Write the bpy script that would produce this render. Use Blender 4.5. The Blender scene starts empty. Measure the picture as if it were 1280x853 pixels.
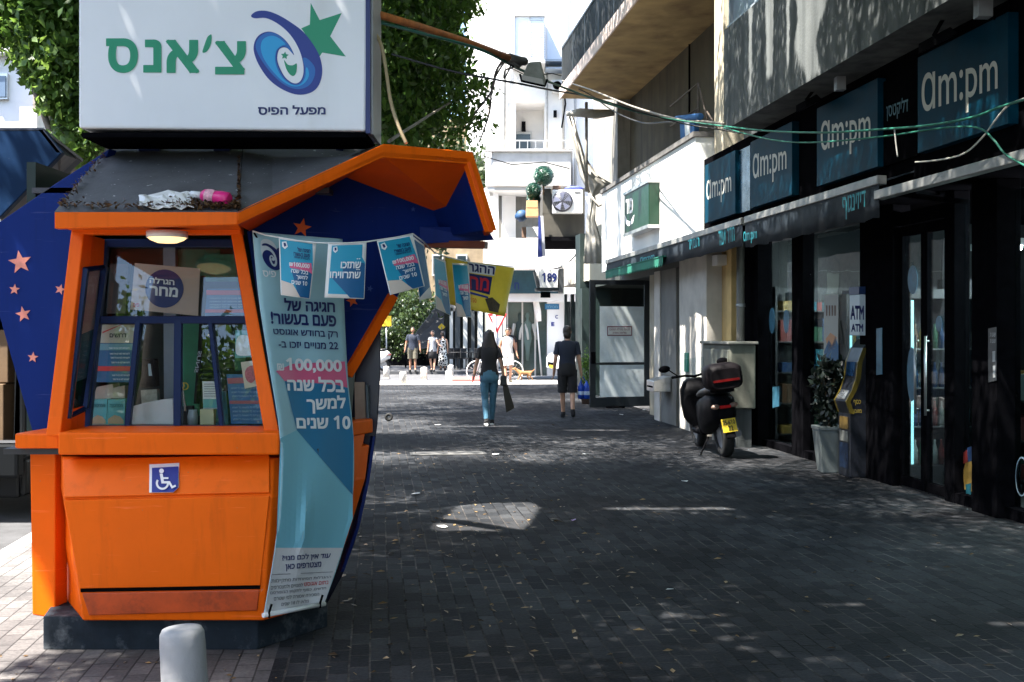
import bpy, bmesh, math, random
import numpy as np
from mathutils import Vector, Matrix
from mathutils.geometry import tessellate_polygon
random.seed(7); RNG = np.random.default_rng(7)
R = math.radians
SC = bpy.context.scene
COL = SC.collection

# ---------------------------------------------------------------- camera, sky, sun, exposure
FPX, HOR, CAMH = 1400.0, 414.0, 1.65
cam_data = bpy.data.cameras.new('camera'); cam = bpy.data.objects.new('camera', cam_data); COL.objects.link(cam)
cam.location = (0, 0, CAMH); cam.rotation_euler = (R(90), 0, 0)
cam_data.sensor_width = 36.0; cam_data.lens = 36.0 * FPX / 1280.0
cam_data.shift_y = -(426.5 - HOR) / 1280.0
cam_data.clip_start = 0.05; cam_data.clip_end = 2000
SC.camera = cam

SUN = Vector((-0.42, -0.24, 0.875)).normalized()          # towards the sun
world = bpy.data.worlds.new('World'); SC.world = world; world.use_nodes = True
nt = world.node_tree; nt.nodes.clear()
sky = nt.nodes.new('ShaderNodeTexSky'); sky.sky_type = 'NISHITA'; sky.sun_disc = False
sky.sun_elevation = math.asin(SUN.z); sky.sun_rotation = math.atan2(SUN.x, SUN.y)
sky.air_density = 1.0; sky.dust_density = 1.2; sky.ozone_density = 1.0
bg = nt.nodes.new('ShaderNodeBackground'); bg.inputs['Strength'].default_value = 0.125
out = nt.nodes.new('ShaderNodeOutputWorld')
nt.links.new(sky.outputs['Color'], bg.inputs['Color']); nt.links.new(bg.outputs['Background'], out.inputs['Surface'])
sl = bpy.data.lights.new('sun', 'SUN'); sl.energy = 5.0; sl.angle = R(0.5); sl.color = (1.0, 0.95, 0.87)
so = bpy.data.objects.new('sun', sl); COL.objects.link(so)
so.rotation_euler = SUN.to_track_quat('Z', 'Y').to_euler(); so.location = (-20, -12, 40)
SC.view_settings.view_transform = 'Standard'; SC.view_settings.look = 'None'
SC.view_settings.exposure = 2.5; SC.view_settings.gamma = 1.0
SC.render.engine = 'CYCLES'
SC.cycles.max_bounces = 8; SC.cycles.transparent_max_bounces = 16; SC.cycles.diffuse_bounces = 4
SC.cycles.glossy_bounces = 4; SC.cycles.use_denoising = True

# ---------------------------------------------------------------- frames of reference
def P(px, py, Y):                      # the point at distance Y seen at a pixel of the photograph
    return Vector(((px - 640) / FPX * Y, Y, CAMH + (HOR - py) / FPX * Y))
FX, FS = 5.57, 0.119                   # shop front line: x = FX - FS*y
FN = math.sqrt(1 + FS * FS)
FD = Vector((-FS / FN, 1 / FN, 0)); FO = Vector((-1 / FN, -FS / FN, 0))
def fy(px, off): return (FX - off * FN) / ((px - 640) / FPX + FS)
def U(px, off=0.0):                    # distance along the shop front
    Y = fy(px, off); return ((px - 640) / FPX * Y - FX) * FD.x + Y * FD.y
def ZF(px, py, off=0.0): return CAMH + (HOR - py) / FPX * fy(px, off)
def W(u, off, z): return Vector((FX, 0, 0)) + FD * u + FO * off + Vector((0, 0, z))
def FPt(px, py, off): return P(px, py, fy(px, off))
def plane_map(p0, n):
    p0 = Vector(p0); n = Vector(n).normalized(); c = Vector((0, 0, CAMH))
    k = (p0 - c).dot(n)
    def f(px, py):
        d = Vector(((px - 640) / FPX, 1, (HOR - py) / FPX))
        return c + d * (k / d.dot(n))
    return f

# ---------------------------------------------------------------- mesh builder
class MB:
    def __init__(s): s.v = []; s.f = []; s.m = []; s.s = []
    def add(s, vs, fs, mi=0, sm=False):
        b = len(s.v); s.v += [Vector(v) for v in vs]
        for f in fs: s.f.append([b + i for i in f]); s.m.append(mi); s.s.append(sm)
        return s
    def hexa(s, p, mi=0):              # 4 front corners, 4 back corners
        return s.add(p, [(0, 1, 2, 3), (7, 6, 5, 4), (0, 4, 5, 1), (1, 5, 6, 2), (2, 6, 7, 3), (3, 7, 4, 0)], mi)
    def box(s, x0, x1, y0, y1, z0, z1, mi=0):
        return s.hexa([(x0, y0, z0), (x1, y0, z0), (x1, y0, z1), (x0, y0, z1), (x0, y1, z0), (x1, y1, z0), (x1, y1, z1), (x0, y1, z1)], mi)
    def fbox(s, u0, u1, o0, o1, z0, z1, mi=0):
        return s.hexa([W(u0, o1, z0), W(u1, o1, z0), W(u1, o1, z1), W(u0, o1, z1), W(u0, o0, z0), W(u1, o0, z0), W(u1, o0, z1), W(u0, o0, z1)], mi)
    def prism(s, pts, vec, mi=0):
        pts = [Vector(p) for p in pts]; n = len(pts); vec = Vector(vec)
        tri = tessellate_polygon([pts])
        vs = pts + [p + vec for p in pts]
        fs = [tuple(t) for t in tri] + [tuple(i + n for i in reversed(t)) for t in tri] if n > 4 else [tuple(range(n)), tuple(range(2 * n - 1, n - 1, -1))]
        fs += [(i, (i + 1) % n, n + (i + 1) % n, n + i) for i in range(n)]
        return s.add(vs, fs, mi)
    def bar(s, p0, p1, w, d, mi=0, back=Vector((0, 1, 0))):
        p0 = Vector(p0); p1 = Vector(p1); a = (p1 - p0).normalized()
        back = Vector(back); side = a.cross(back).normalized() * (w / 2); bk = side.cross(a).normalized() * d
        if bk.dot(back) < 0: bk = -bk
        return s.hexa([p0 - side, p0 + side, p1 + side, p1 - side, p0 - side + bk, p0 + side + bk, p1 + side + bk, p1 - side + bk], mi)
    def tube(s, pts, r, n=8, mi=0, caps=True):
        pts = [Vector(p) for p in pts]; k = len(pts)
        rs = list(r) if hasattr(r, '__len__') else [r] * k
        vs = []; up = None
        for i, p in enumerate(pts):
            t = (pts[min(i + 1, k - 1)] - pts[max(i - 1, 0)])
            t = t.normalized() if t.length > 1e-9 else Vector((0, 0, 1))
            if up is None:
                up = Vector((0, 0, 1)) if abs(t.z) < .9 else Vector((1, 0, 0))
            a = t.cross(up).normalized(); up = a.cross(t).normalized(); 
            for j in range(n):
                th = 2 * math.pi * j / n; vs.append(p + (a * math.cos(th) + up * math.sin(th)) * rs[i])
        fs = [(i * n + j, i * n + (j + 1) % n, (i + 1) * n + (j + 1) % n, (i + 1) * n + j) for i in range(k - 1) for j in range(n)]
        s.add(vs, fs, mi, True)
        if caps: s.add(vs[:n], [tuple(range(n))], mi); s.add(vs[-n:], [tuple(range(n))], mi)
        return s
    def lathe(s, prof, c=(0, 0, 0), n=24, mi=0, axis='z', sm=True, caps=True):
        c = Vector(c); vs = []; caps = caps and tuple(prof[0]) != tuple(prof[-1])
        for r, z in prof:
            for j in range(n):
                a = 2 * math.pi * j / n; x, y = r * math.cos(a), r * math.sin(a)
                vs.append(c + (Vector((x, y, z)) if axis == 'z' else Vector((z, x, y)) if axis == 'x' else Vector((x, z, y))))
        k = len(prof)
        fs = [(i * n + j, i * n + (j + 1) % n, (i + 1) * n + (j + 1) % n, (i + 1) * n + j) for i in range(k - 1) for j in range(n)]
        s.add(vs, fs, mi, sm)
        if caps and prof[0][0] > 1e-4: s.add(vs[:n], [tuple(range(n))], mi)
        if caps and prof[-1][0] > 1e-4: s.add(vs[-n:], [tuple(range(n))], mi)
        return s
    def ball(s, c, r, nu=16, nv=10, mi=0, wob=0.0):
        r = Vector(r) if hasattr(r, '__len__') else Vector((r, r, r)); c = Vector(c); vs = []
        for i in range(nv + 1):
            ph = math.pi * i / nv
            for j in range(nu):
                th = 2 * math.pi * j / nu; k = 1 + (random.uniform(-wob, wob) if 0 < i < nv else 0)
                vs.append(c + Vector((r.x * math.sin(ph) * math.cos(th), r.y * math.sin(ph) * math.sin(th), r.z * math.cos(ph))) * 1.0 * k if wob == 0 else c + Vector((r.x * math.sin(ph) * math.cos(th) * k, r.y * math.sin(ph) * math.sin(th) * k, r.z * math.cos(ph) * k)))
        fs = [(i * nu + j, i * nu + (j + 1) % nu, (i + 1) * nu + (j + 1) % nu, (i + 1) * nu + j) for i in range(nv) for j in range(nu)]
        return s.add(vs, fs, mi, True)
    def xf(s, mat):
        s.v = [mat @ v for v in s.v]; return s
    def join(s, o):
        b = len(s.v); s.v += o.v; s.f += [[b + i for i in f] for f in o.f]; s.m += o.m; s.s += o.s; return s

ORG = {}
def base_of(vs):
    xs = [v.x for v in vs]; ys = [v.y for v in vs]; zs = [v.z for v in vs]
    return Vector(((min(xs) + max(xs)) / 2, (min(ys) + max(ys)) / 2, min(zs)))
def obj(name, mb, mats, parent=None, bevel=0, weld=True, subsurf=0):
    o0 = ORG[parent.name] if parent is not None else base_of(mb.v)
    me = bpy.data.meshes.new(name)
    me.from_pydata([tuple(v - o0) for v in mb.v], [], mb.f)
    for m in (mats if isinstance(mats, (list, tuple)) else [mats]): me.materials.append(m)
    me.polygons.foreach_set('material_index', mb.m); me.polygons.foreach_set('use_smooth', mb.s)
    bm = bmesh.new(); bm.from_mesh(me)
    if weld: bmesh.ops.remove_doubles(bm, verts=bm.verts, dist=1e-5)
    bmesh.ops.recalc_face_normals(bm, faces=bm.faces)
    bm.to_mesh(me); bm.free(); me.update()
    o = bpy.data.objects.new(name, me); COL.objects.link(o)
    if parent is not None: o.parent = parent
    else: o.location = o0
    ORG[o.name] = o0
    if bevel:
        b = o.modifiers.new('bevel', 'BEVEL'); b.width = bevel; b.segments = 2; b.limit_method = 'ANGLE'; b.angle_limit = R(35)
    if subsurf:
        b = o.modifiers.new('smooth', 'SUBSURF'); b.levels = subsurf; b.render_levels = subsurf
    return o
def tag(o, label=None, cat=None, group=None, kind=None):
    if label: o['label'] = label
    if cat: o['category'] = cat
    if group: o['group'] = group
    if kind: o['kind'] = kind
    return o
def thing(name, label, cat, loc=(0, 0, 0), group=None):
    o = bpy.data.objects.new(name, None); COL.objects.link(o); o.location = loc; o.empty_display_size = .1
    ORG[o.name] = Vector(loc); return tag(o, label, cat, group)
def struct(name, mb, m, **k): return tag(obj(name, mb, m, **k), kind='structure')
def copy_tree(o, parent=None):
    c = o.copy(); COL.objects.link(c)
    if parent is not None: c.parent = parent
    ORG[c.name] = ORG.get(o.name, Vector())
    for ch in list(o.children): copy_tree(ch, c)
    return c

# ---------------------------------------------------------------- materials
def nodes(m):
    m.use_nodes = True; t = m.node_tree; return t, t.nodes, t.links
MATS = {}
def M(name, col, rough=.6, metal=0., var=0., scale=6., bump=0., bscale=60., spec=.5, emit=0., dirt=None, dscale=3., dlo=.5, dhi=.65, coat=0.):
    if name in MATS: return MATS[name]
    m = bpy.data.materials.new(name); t, N, L = nodes(m); b = N['Principled BSDF']
    b.inputs['Base Color'].default_value = (*col, 1); b.inputs['Roughness'].default_value = rough
    b.inputs['Metallic'].default_value = metal; b.inputs['Specular IOR Level'].default_value = spec
    if coat: b.inputs['Coat Weight'].default_value = coat
    if emit:
        b.inputs['Emission Color'].default_value = (*col, 1); b.inputs['Emission Strength'].default_value = emit
    if var or bump or dirt: tc = N.new('ShaderNodeTexCoord')
    last = None
    if var:
        n = N.new('ShaderNodeTexNoise'); n.inputs['Scale'].default_value = scale; n.inputs['Detail'].default_value = 8; n.inputs['Roughness'].default_value = .65
        L.new(tc.outputs['Object'], n.inputs['Vector'])
        r = N.new('ShaderNodeValToRGB'); r.color_ramp.elements[0].position = .3; r.color_ramp.elements[1].position = .7
        r.color_ramp.elements[0].color = (*[c * (1 - var) for c in col], 1); r.color_ramp.elements[1].color = (*[min(1, c * (1 + var)) for c in col], 1)
        L.new(n.outputs['Fac'], r.inputs['Fac']); last = r.outputs['Color']
        mr = N.new('ShaderNodeMapRange'); mr.inputs['To Min'].default_value = max(.02, rough - .15); mr.inputs['To Max'].default_value = min(1, rough + .15)
        L.new(n.outputs['Fac'], mr.inputs['Value']); L.new(mr.outputs['Result'], b.inputs['Roughness'])
    if dirt:
        n2 = N.new('ShaderNodeTexNoise'); n2.inputs['Scale'].default_value = dscale; n2.inputs['Detail'].default_value = 10; n2.inputs['Roughness'].default_value = .7
        L.new(tc.outputs['Object'], n2.inputs['Vector'])
        r2 = N.new('ShaderNodeValToRGB'); r2.color_ramp.elements[0].position = dlo; r2.color_ramp.elements[1].position = dhi
        L.new(n2.outputs['Fac'], r2.inputs['Fac'])
        mx = N.new('ShaderNodeMix'); mx.data_type = 'RGBA'
        if last: L.new(last, mx.inputs[6])
        else: mx.inputs[6].default_value = (*col, 1)
        mx.inputs[7].default_value = (*dirt, 1); L.new(r2.outputs['Color'], mx.inputs[0]); last = mx.outputs[2]
    if last: L.new(last, b.inputs['Base Color'])
    if bump:
        n3 = N.new('ShaderNodeTexNoise'); n3.inputs['Scale'].default_value = bscale; n3.inputs['Detail'].default_value = 5
        L.new(tc.outputs['Object'], n3.inputs['Vector'])
        bp = N.new('ShaderNodeBump'); bp.inputs['Strength'].default_value = bump; bp.inputs['Distance'].default_value = .01
        L.new(n3.outputs['Fac'], bp.inputs['Height']); L.new(bp.outputs['Normal'], b.inputs['Normal'])
    MATS[name] = m; return m
def glass_mat(name, tint=(.9, .95, .95), base=.05, rough=.0):
    m = bpy.data.materials.new(name); t, N, L = nodes(m); N.clear()
    lw = N.new('ShaderNodeLayerWeight'); lw.inputs['Blend'].default_value = .5
    pw = N.new('ShaderNodeMath'); pw.operation = 'POWER'; pw.inputs[1].default_value = 5
    ml = N.new('ShaderNodeMath'); ml.operation = 'MULTIPLY_ADD'; ml.inputs[1].default_value = 1 - base; ml.inputs[2].default_value = base
    L.new(lw.outputs['Facing'], pw.inputs[0]); L.new(pw.outputs[0], ml.inputs[0])
    tr = N.new('ShaderNodeBsdfTransparent'); tr.inputs['Color'].default_value = (*tint, 1)
    gl = N.new('ShaderNodeBsdfGlossy'); gl.inputs['Roughness'].default_value = rough; gl.inputs['Color'].default_value = (.95, .97, 1, 1)
    tc = N.new('ShaderNodeTexCoord'); nz = N.new('ShaderNodeTexNoise'); nz.inputs['Scale'].default_value = 2.2; nz.inputs['Detail'].default_value = 1
    bp = N.new('ShaderNodeBump'); bp.inputs['Strength'].default_value = .12; bp.inputs['Distance'].default_value = .02
    L.new(tc.outputs['Object'], nz.inputs['Vector']); L.new(nz.outputs['Fac'], bp.inputs['Height']); L.new(bp.outputs['Normal'], gl.inputs['Normal'])
    mx = N.new('ShaderNodeMixShader'); o = N.new('ShaderNodeOutputMaterial')
    L.new(ml.outputs[0], mx.inputs[0]); L.new(tr.outputs[0], mx.inputs[1]); L.new(gl.outputs[0], mx.inputs[2]); L.new(mx.outputs[0], o.inputs[0])
    return m
def leaf_mat(name, c0, c1, trans=.35):
    m = bpy.data.materials.new(name); t, N, L = nodes(m); N.clear()
    g = N.new('ShaderNodeNewGeometry'); r = N.new('ShaderNodeValToRGB')
    r.color_ramp.elements[0].color = (*c0, 1); r.color_ramp.elements[1].color = (*c1, 1)
    L.new(g.outputs['Random Per Island'], r.inputs['Fac'])
    d = N.new('ShaderNodeBsdfPrincipled'); d.inputs['Roughness'].default_value = .38
    L.new(r.outputs['Color'], d.inputs['Base Color'])
    tl = N.new('ShaderNodeBsdfTranslucent'); hs = N.new('ShaderNodeHueSaturation'); hs.inputs['Value'].default_value = 1.6; hs.inputs['Hue'].default_value = .48
    L.new(r.outputs['Color'], hs.inputs['Color']); L.new(hs.outputs['Color'], tl.inputs['Color'])
    mx = N.new('ShaderNodeMixShader'); mx.inputs[0].default_value = trans; o = N.new('ShaderNodeOutputMaterial')
    L.new(d.outputs[0], mx.inputs[1]); L.new(tl.outputs[0], mx.inputs[2]); L.new(mx.outputs[0], o.inputs[0])
    return m
def paving_mat(name, c1, c2, mort, bw=.2, rh=.1, ms=.005, bump=.5):
    m = bpy.data.materials.new(name); t, N, L = nodes(m); b = N['Principled BSDF']
    tc = N.new('ShaderNodeTexCoord'); mp = N.new('ShaderNodeMapping'); mp.inputs['Rotation'].default_value = (0, 0, math.pi / 2 - math.atan(FS))
    L.new(tc.outputs['Object'], mp.inputs['Vector'])
    wz = N.new('ShaderNodeTexNoise'); wz.inputs['Scale'].default_value = 1.7; wz.inputs['Detail'].default_value = 3
    L.new(mp.outputs[0], wz.inputs['Vector'])
    wm = N.new('ShaderNodeMix'); wm.data_type = 'VECTOR'; wm.inputs[0].default_value = .016
    L.new(mp.outputs[0], wm.inputs[4]); L.new(wz.outputs['Color'], wm.inputs[5])
    br = N.new('ShaderNodeTexBrick'); br.inputs['Scale'].default_value = 1; br.inputs['Brick Width'].default_value = bw; br.inputs['Row Height'].default_value = rh
    br.inputs['Mortar Size'].default_value = ms; br.inputs['Mortar Smooth'].default_value = .3; br.inputs['Bias'].default_value = -.1
    br.inputs['Color1'].default_value = (*c1, 1); br.inputs['Color2'].default_value = (*c2, 1); br.inputs['Mortar'].default_value = (*mort, 1)
    mo = N.new('ShaderNodeTexNoise'); mo.inputs['Scale'].default_value = 2.3; mo.inputs['Detail'].default_value = 6; mo.inputs['Roughness'].default_value = .75; L.new(tc.outputs['Object'], mo.inputs['Vector'])
    mc = N.new('ShaderNodeValToRGB'); mc.color_ramp.elements[0].position = .42; mc.color_ramp.elements[1].position = .66; mc.color_ramp.elements[0].color = (*[x * .45 for x in c1], 1); mc.color_ramp.elements[1].color = (*mort, 1)
    L.new(mo.outputs['Fac'], mc.inputs['Fac']); L.new(mc.outputs['Color'], br.inputs['Mortar'])
    L.new(wm.outputs[1], br.inputs['Vector'])
    nz = N.new('ShaderNodeTexNoise'); nz.inputs['Scale'].default_value = .9; nz.inputs['Detail'].default_value = 9; nz.inputs['Roughness'].default_value = .7
    L.new(tc.outputs['Object'], nz.inputs['Vector'])
    rp = N.new('ShaderNodeValToRGB'); rp.color_ramp.elements[0].position = .3; rp.color_ramp.elements[1].position = .72
    rp.color_ramp.elements[0].color = (.55, .56, .58, 1); rp.color_ramp.elements[1].color = (1.35, 1.3, 1.25, 1)
    L.new(nz.outputs['Fac'], rp.inputs['Fac'])
    mx = N.new('ShaderNodeMix'); mx.data_type = 'RGBA'; mx.blend_type = 'MULTIPLY'; mx.inputs[0].default_value = 1
    L.new(br.outputs['Color'], mx.inputs[6]); L.new(rp.outputs['Color'], mx.inputs[7])
    n2 = N.new('ShaderNodeTexNoise'); n2.inputs['Scale'].default_value = 55; n2.inputs['Detail'].default_value = 4
    L.new(tc.outputs['Object'], n2.inputs['Vector'])
    m2 = N.new('ShaderNodeMix'); m2.data_type = 'RGBA'; m2.blend_type = 'OVERLAY'; m2.inputs[0].default_value = .45
    L.new(mx.outputs[2], m2.inputs[6]); L.new(n2.outputs['Fac'], m2.inputs[7])
    vo = N.new('ShaderNodeTexVoronoi'); vo.inputs['Scale'].default_value = 3.1; L.new(tc.outputs['Object'], vo.inputs['Vector'])
    vr = N.new('ShaderNodeValToRGB'); vr.color_ramp.elements[0].position = .05; vr.color_ramp.elements[1].position = .065; vr.color_ramp.elements[0].color = (.3, .3, .3, 1); vr.color_ramp.elements[1].color = (0, 0, 0, 1); L.new(vo.outputs['Distance'], vr.inputs['Fac'])
    m3 = N.new('ShaderNodeMix'); m3.data_type = 'RGBA'; L.new(vr.outputs['Color'], m3.inputs[0]); L.new(m2.outputs[2], m3.inputs[6]); m3.inputs[7].default_value = (*[x * 1.6 for x in c2], 1)
    st = N.new('ShaderNodeTexNoise'); st.inputs['Scale'].default_value = .45; st.inputs['Detail'].default_value = 5; L.new(tc.outputs['Object'], st.inputs['Vector'])
    sr = N.new('ShaderNodeValToRGB'); sr.color_ramp.elements[0].position = .38; sr.color_ramp.elements[1].position = .62; sr.color_ramp.elements[0].color = (.62, .6, .6, 1); sr.color_ramp.elements[1].color = (1.2, 1.2, 1.2, 1); L.new(st.outputs['Fac'], sr.inputs['Fac'])
    m4 = N.new('ShaderNodeMix'); m4.data_type = 'RGBA'; m4.blend_type = 'MULTIPLY'; m4.inputs[0].default_value = 1; L.new(m3.outputs[2], m4.inputs[6]); L.new(sr.outputs['Color'], m4.inputs[7]); L.new(m4.outputs[2], b.inputs['Base Color'])
    rr = N.new('ShaderNodeMapRange'); rr.inputs['To Min'].default_value = .75; rr.inputs['To Max'].default_value = .95; b.inputs['Specular IOR Level'].default_value = .12
    L.new(nz.outputs['Fac'], rr.inputs['Value']); L.new(rr.outputs[0], b.inputs['Roughness'])
    hm = N.new('ShaderNodeMath'); hm.operation = 'MULTIPLY_ADD'; hm.inputs[1].default_value = -1.0
    ad = N.new('ShaderNodeMath'); ad.operation = 'MULTIPLY'; ad.inputs[1].default_value = .6
    L.new(n2.outputs['Fac'], ad.inputs[0]); L.new(br.outputs['Fac'], hm.inputs[0]); L.new(ad.outputs[0], hm.inputs[2])
    bp = N.new('ShaderNodeBump'); bp.inputs['Strength'].default_value = bump; bp.inputs['Distance'].default_value = .008
    L.new(hm.outputs[0], bp.inputs['Height']); L.new(bp.outputs['Normal'], b.inputs['Normal'])
    return m
def wall_mat(name, col, stain, var=.2, rough=.85, streak=4., lo=.48, hi=.7, bump=.3):
    # plaster or concrete with rain streaks that run down
    m = bpy.data.materials.new(name); t, N, L = nodes(m); b = N['Principled BSDF']; b.inputs['Roughness'].default_value = rough
    tc = N.new('ShaderNodeTexCoord'); mp = N.new('ShaderNodeMapping'); mp.inputs['Scale'].default_value = (streak, streak, streak * .12)
    L.new(tc.outputs['Object'], mp.inputs['Vector'])
    n = N.new('ShaderNodeTexNoise'); n.inputs['Scale'].default_value = 1; n.inputs['Detail'].default_value = 8; L.new(mp.outputs[0], n.inputs['Vector'])
    r = N.new('ShaderNodeValToRGB'); r.color_ramp.elements[0].position = lo; r.color_ramp.elements[1].position = hi
    L.new(n.outputs['Fac'], r.inputs['Fac'])
    n2 = N.new('ShaderNodeTexNoise'); n2.inputs['Scale'].default_value = 2.5; n2.inputs['Detail'].default_value = 10; L.new(tc.outputs['Object'], n2.inputs['Vector'])
    r2 = N.new('ShaderNodeValToRGB'); r2.color_ramp.elements[0].position = .3; r2.color_ramp.elements[1].position = .7
    r2.color_ramp.elements[0].color = (*[c * (1 - var) for c in col], 1); r2.color_ramp.elements[1].color = (*[min(1, c * (1 + var)) for c in col], 1)
    L.new(n2.outputs['Fac'], r2.inputs['Fac'])
    mx = N.new('ShaderNodeMix'); mx.data_type = 'RGBA'; L.new(r.outputs['Color'], mx.inputs[0]); L.new(r2.outputs['Color'], mx.inputs[6]); mx.inputs[7].default_value = (*stain, 1)
    L.new(mx.outputs[2], b.inputs['Base Color'])
    n3 = N.new('ShaderNodeTexNoise'); n3.inputs['Scale'].default_value = 45; n3.inputs['Detail'].default_value = 5; L.new(tc.outputs['Object'], n3.inputs['Vector'])
    bp = N.new('ShaderNodeBump'); bp.inputs['Strength'].default_value = bump; bp.inputs['Distance'].default_value = .01
    L.new(n3.outputs['Fac'], bp.inputs['Height']); L.new(bp.outputs['Normal'], b.inputs['Normal'])
    return m

def paint_mat(name, col, rough=.4, spec=.15, chip=(.25, .22, .2), amt=.69):
    m = bpy.data.materials.new(name); MATS[name] = m; t, N, L = nodes(m); b = N['Principled BSDF']; b.inputs['Specular IOR Level'].default_value = spec
    tc = N.new('ShaderNodeTexCoord')
    def noise(sc, det, mp=None, r=.65):
        n = N.new('ShaderNodeTexNoise'); n.inputs['Scale'].default_value = sc; n.inputs['Detail'].default_value = det; n.inputs['Roughness'].default_value = r
        if mp:
            k = N.new('ShaderNodeMapping'); k.inputs['Scale'].default_value = mp; L.new(tc.outputs['Object'], k.inputs['Vector']); L.new(k.outputs[0], n.inputs['Vector'])
        else: L.new(tc.outputs['Object'], n.inputs['Vector'])
        return n.outputs['Fac']
    def ramp(src, lo, hi):
        r = N.new('ShaderNodeValToRGB'); r.color_ramp.elements[0].position = lo; r.color_ramp.elements[1].position = hi; L.new(src, r.inputs['Fac']); return r.outputs['Color']
    def mix(fac, c0, c1, k=1.):
        x = N.new('ShaderNodeMix'); x.data_type = 'RGBA'
        if k != 1:
            q = N.new('ShaderNodeMath'); q.operation = 'MULTIPLY'; q.inputs[1].default_value = k; L.new(fac, q.inputs[0]); fac = q.outputs[0]
        L.new(fac, x.inputs[0])
        for i, c_ in ((6, c0), (7, c1)):
            if hasattr(c_, 'is_linked'): L.new(c_, x.inputs[i])
            else: x.inputs[i].default_value = (*c_, 1)
        return x.outputs[2]
    c_ = mix(ramp(noise(1.6, 6), .3, .7), [v * .86 for v in col], col)
    c_ = mix(ramp(noise(1, 6, (14, 14, .9)), .52, .72), c_, [v * .62 for v in col], .45)            # rain streaks
    c_ = mix(ramp(noise(1, 3, (3, 3, 60)), .66, .70), c_, [min(1, v * 1.1 + .05) for v in col], .5)   # rub marks
    c_ = mix(ramp(noise(30, 8), amt, amt + .03), c_, chip, .8)                                        # chips and specks
    c_ = mix(ramp(noise(5, 9, None, .75), .60, .78), c_, [v * .45 + .01 for v in col], .5)            # grime
    L.new(c_, b.inputs['Base Color'])
    rr = N.new('ShaderNodeMapRange'); rr.inputs['To Min'].default_value = rough - .1; rr.inputs['To Max'].default_value = rough + .25; L.new(noise(4, 8), rr.inputs['Value']); L.new(rr.outputs[0], b.inputs['Roughness'])
    bp = N.new('ShaderNodeBump'); bp.inputs['Strength'].default_value = .12; bp.inputs['Distance'].default_value = .006; L.new(noise(2.5, 3), bp.inputs['Height']); L.new(bp.outputs['Normal'], b.inputs['Normal'])
    return m
ORANGE = paint_mat('orange_paint', (.90, .135, .002))
ORANGE2 = paint_mat('orange_paint_worn', (.87, .126, .002), .45, .12, amt=.67)
NAVY = paint_mat('navy_paint', (.003, .020, .15), .4, .15, (.12, .14, .2))
TEALNAVY = M('faded_navy_paint', (.003, .020, .06), .5, spec=.12, var=.2, scale=3, bump=.03, bscale=20, dirt=(.12, .16, .2), dscale=13, dlo=.66, dhi=.72)
BLUEFRAME = M('blue_window_frame', (.003, .013, .06), .4, var=.1, spec=.2)
BLACK = M('black_paint', (.004, .004, .005), .7, var=.3, scale=9, spec=0.)
BLACKM = M('black_matt', (.006, .006, .007), .8, var=.3, scale=12, bump=.1, spec=0.)
WHITE = M('white_plastic', (.80, .80, .79), .4, var=.03, scale=4)
WHITEP = M('white_paper', (.78, .77, .74), .7, var=.05, scale=8)
GREYM = M('grey_metal', (.35, .36, .37), .4, metal=.6, var=.15)
SILVER = M('silver_metal', (.55, .55, .54), .35, metal=.8, var=.15)
GREEN_L = M('green_print', (.004, .27, .13), .45)
NAVY_L = M('navy_print', (.004, .014, .12), .45)
BLUE_L = M('blue_print', (.005, .025, .24), .45)
MIDB_L = M('mid_blue_print', (.007, .13, .45), .45)
LIGHTB_L = M('light_blue_print', (.01, .33, .66), .45)
WHITE_L = M('white_print', (.82, .82, .82), .5)
PINK_L = M('pink_print', (.72, .12, .24), .5)
RED_L = M('red_print', (.55, .03, .03), .5)
SALMON = M('salmon_star', (.80, .28, .20), .5, var=.15, scale=30)
GREY_L = M('grey_print', (.12, .12, .13), .5)
GLASS = glass_mat('clear_glass', (.90, .94, .94), .03)
SHOPGLASS = glass_mat('shop_glass', (.66, .76, .76), .022)
RUBBER = M('rubber', (.012, .012, .012), .8, var=.2)
CHROME = M('chrome', (.6, .6, .6), .15, metal=1)
CARD = M('cardboard', (.11, .065, .03), .8, var=.15, scale=5)
SKIN = M('skin', (.48, .27, .18), .5, var=.08, scale=20)
SKIN2 = M('tanned_skin', (.36, .18, .11), .5, var=.08, scale=20)
HAIR = M('dark_hair', (.022, .014, .010), .4, var=.4, scale=60, bump=.5, bscale=90)

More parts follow.
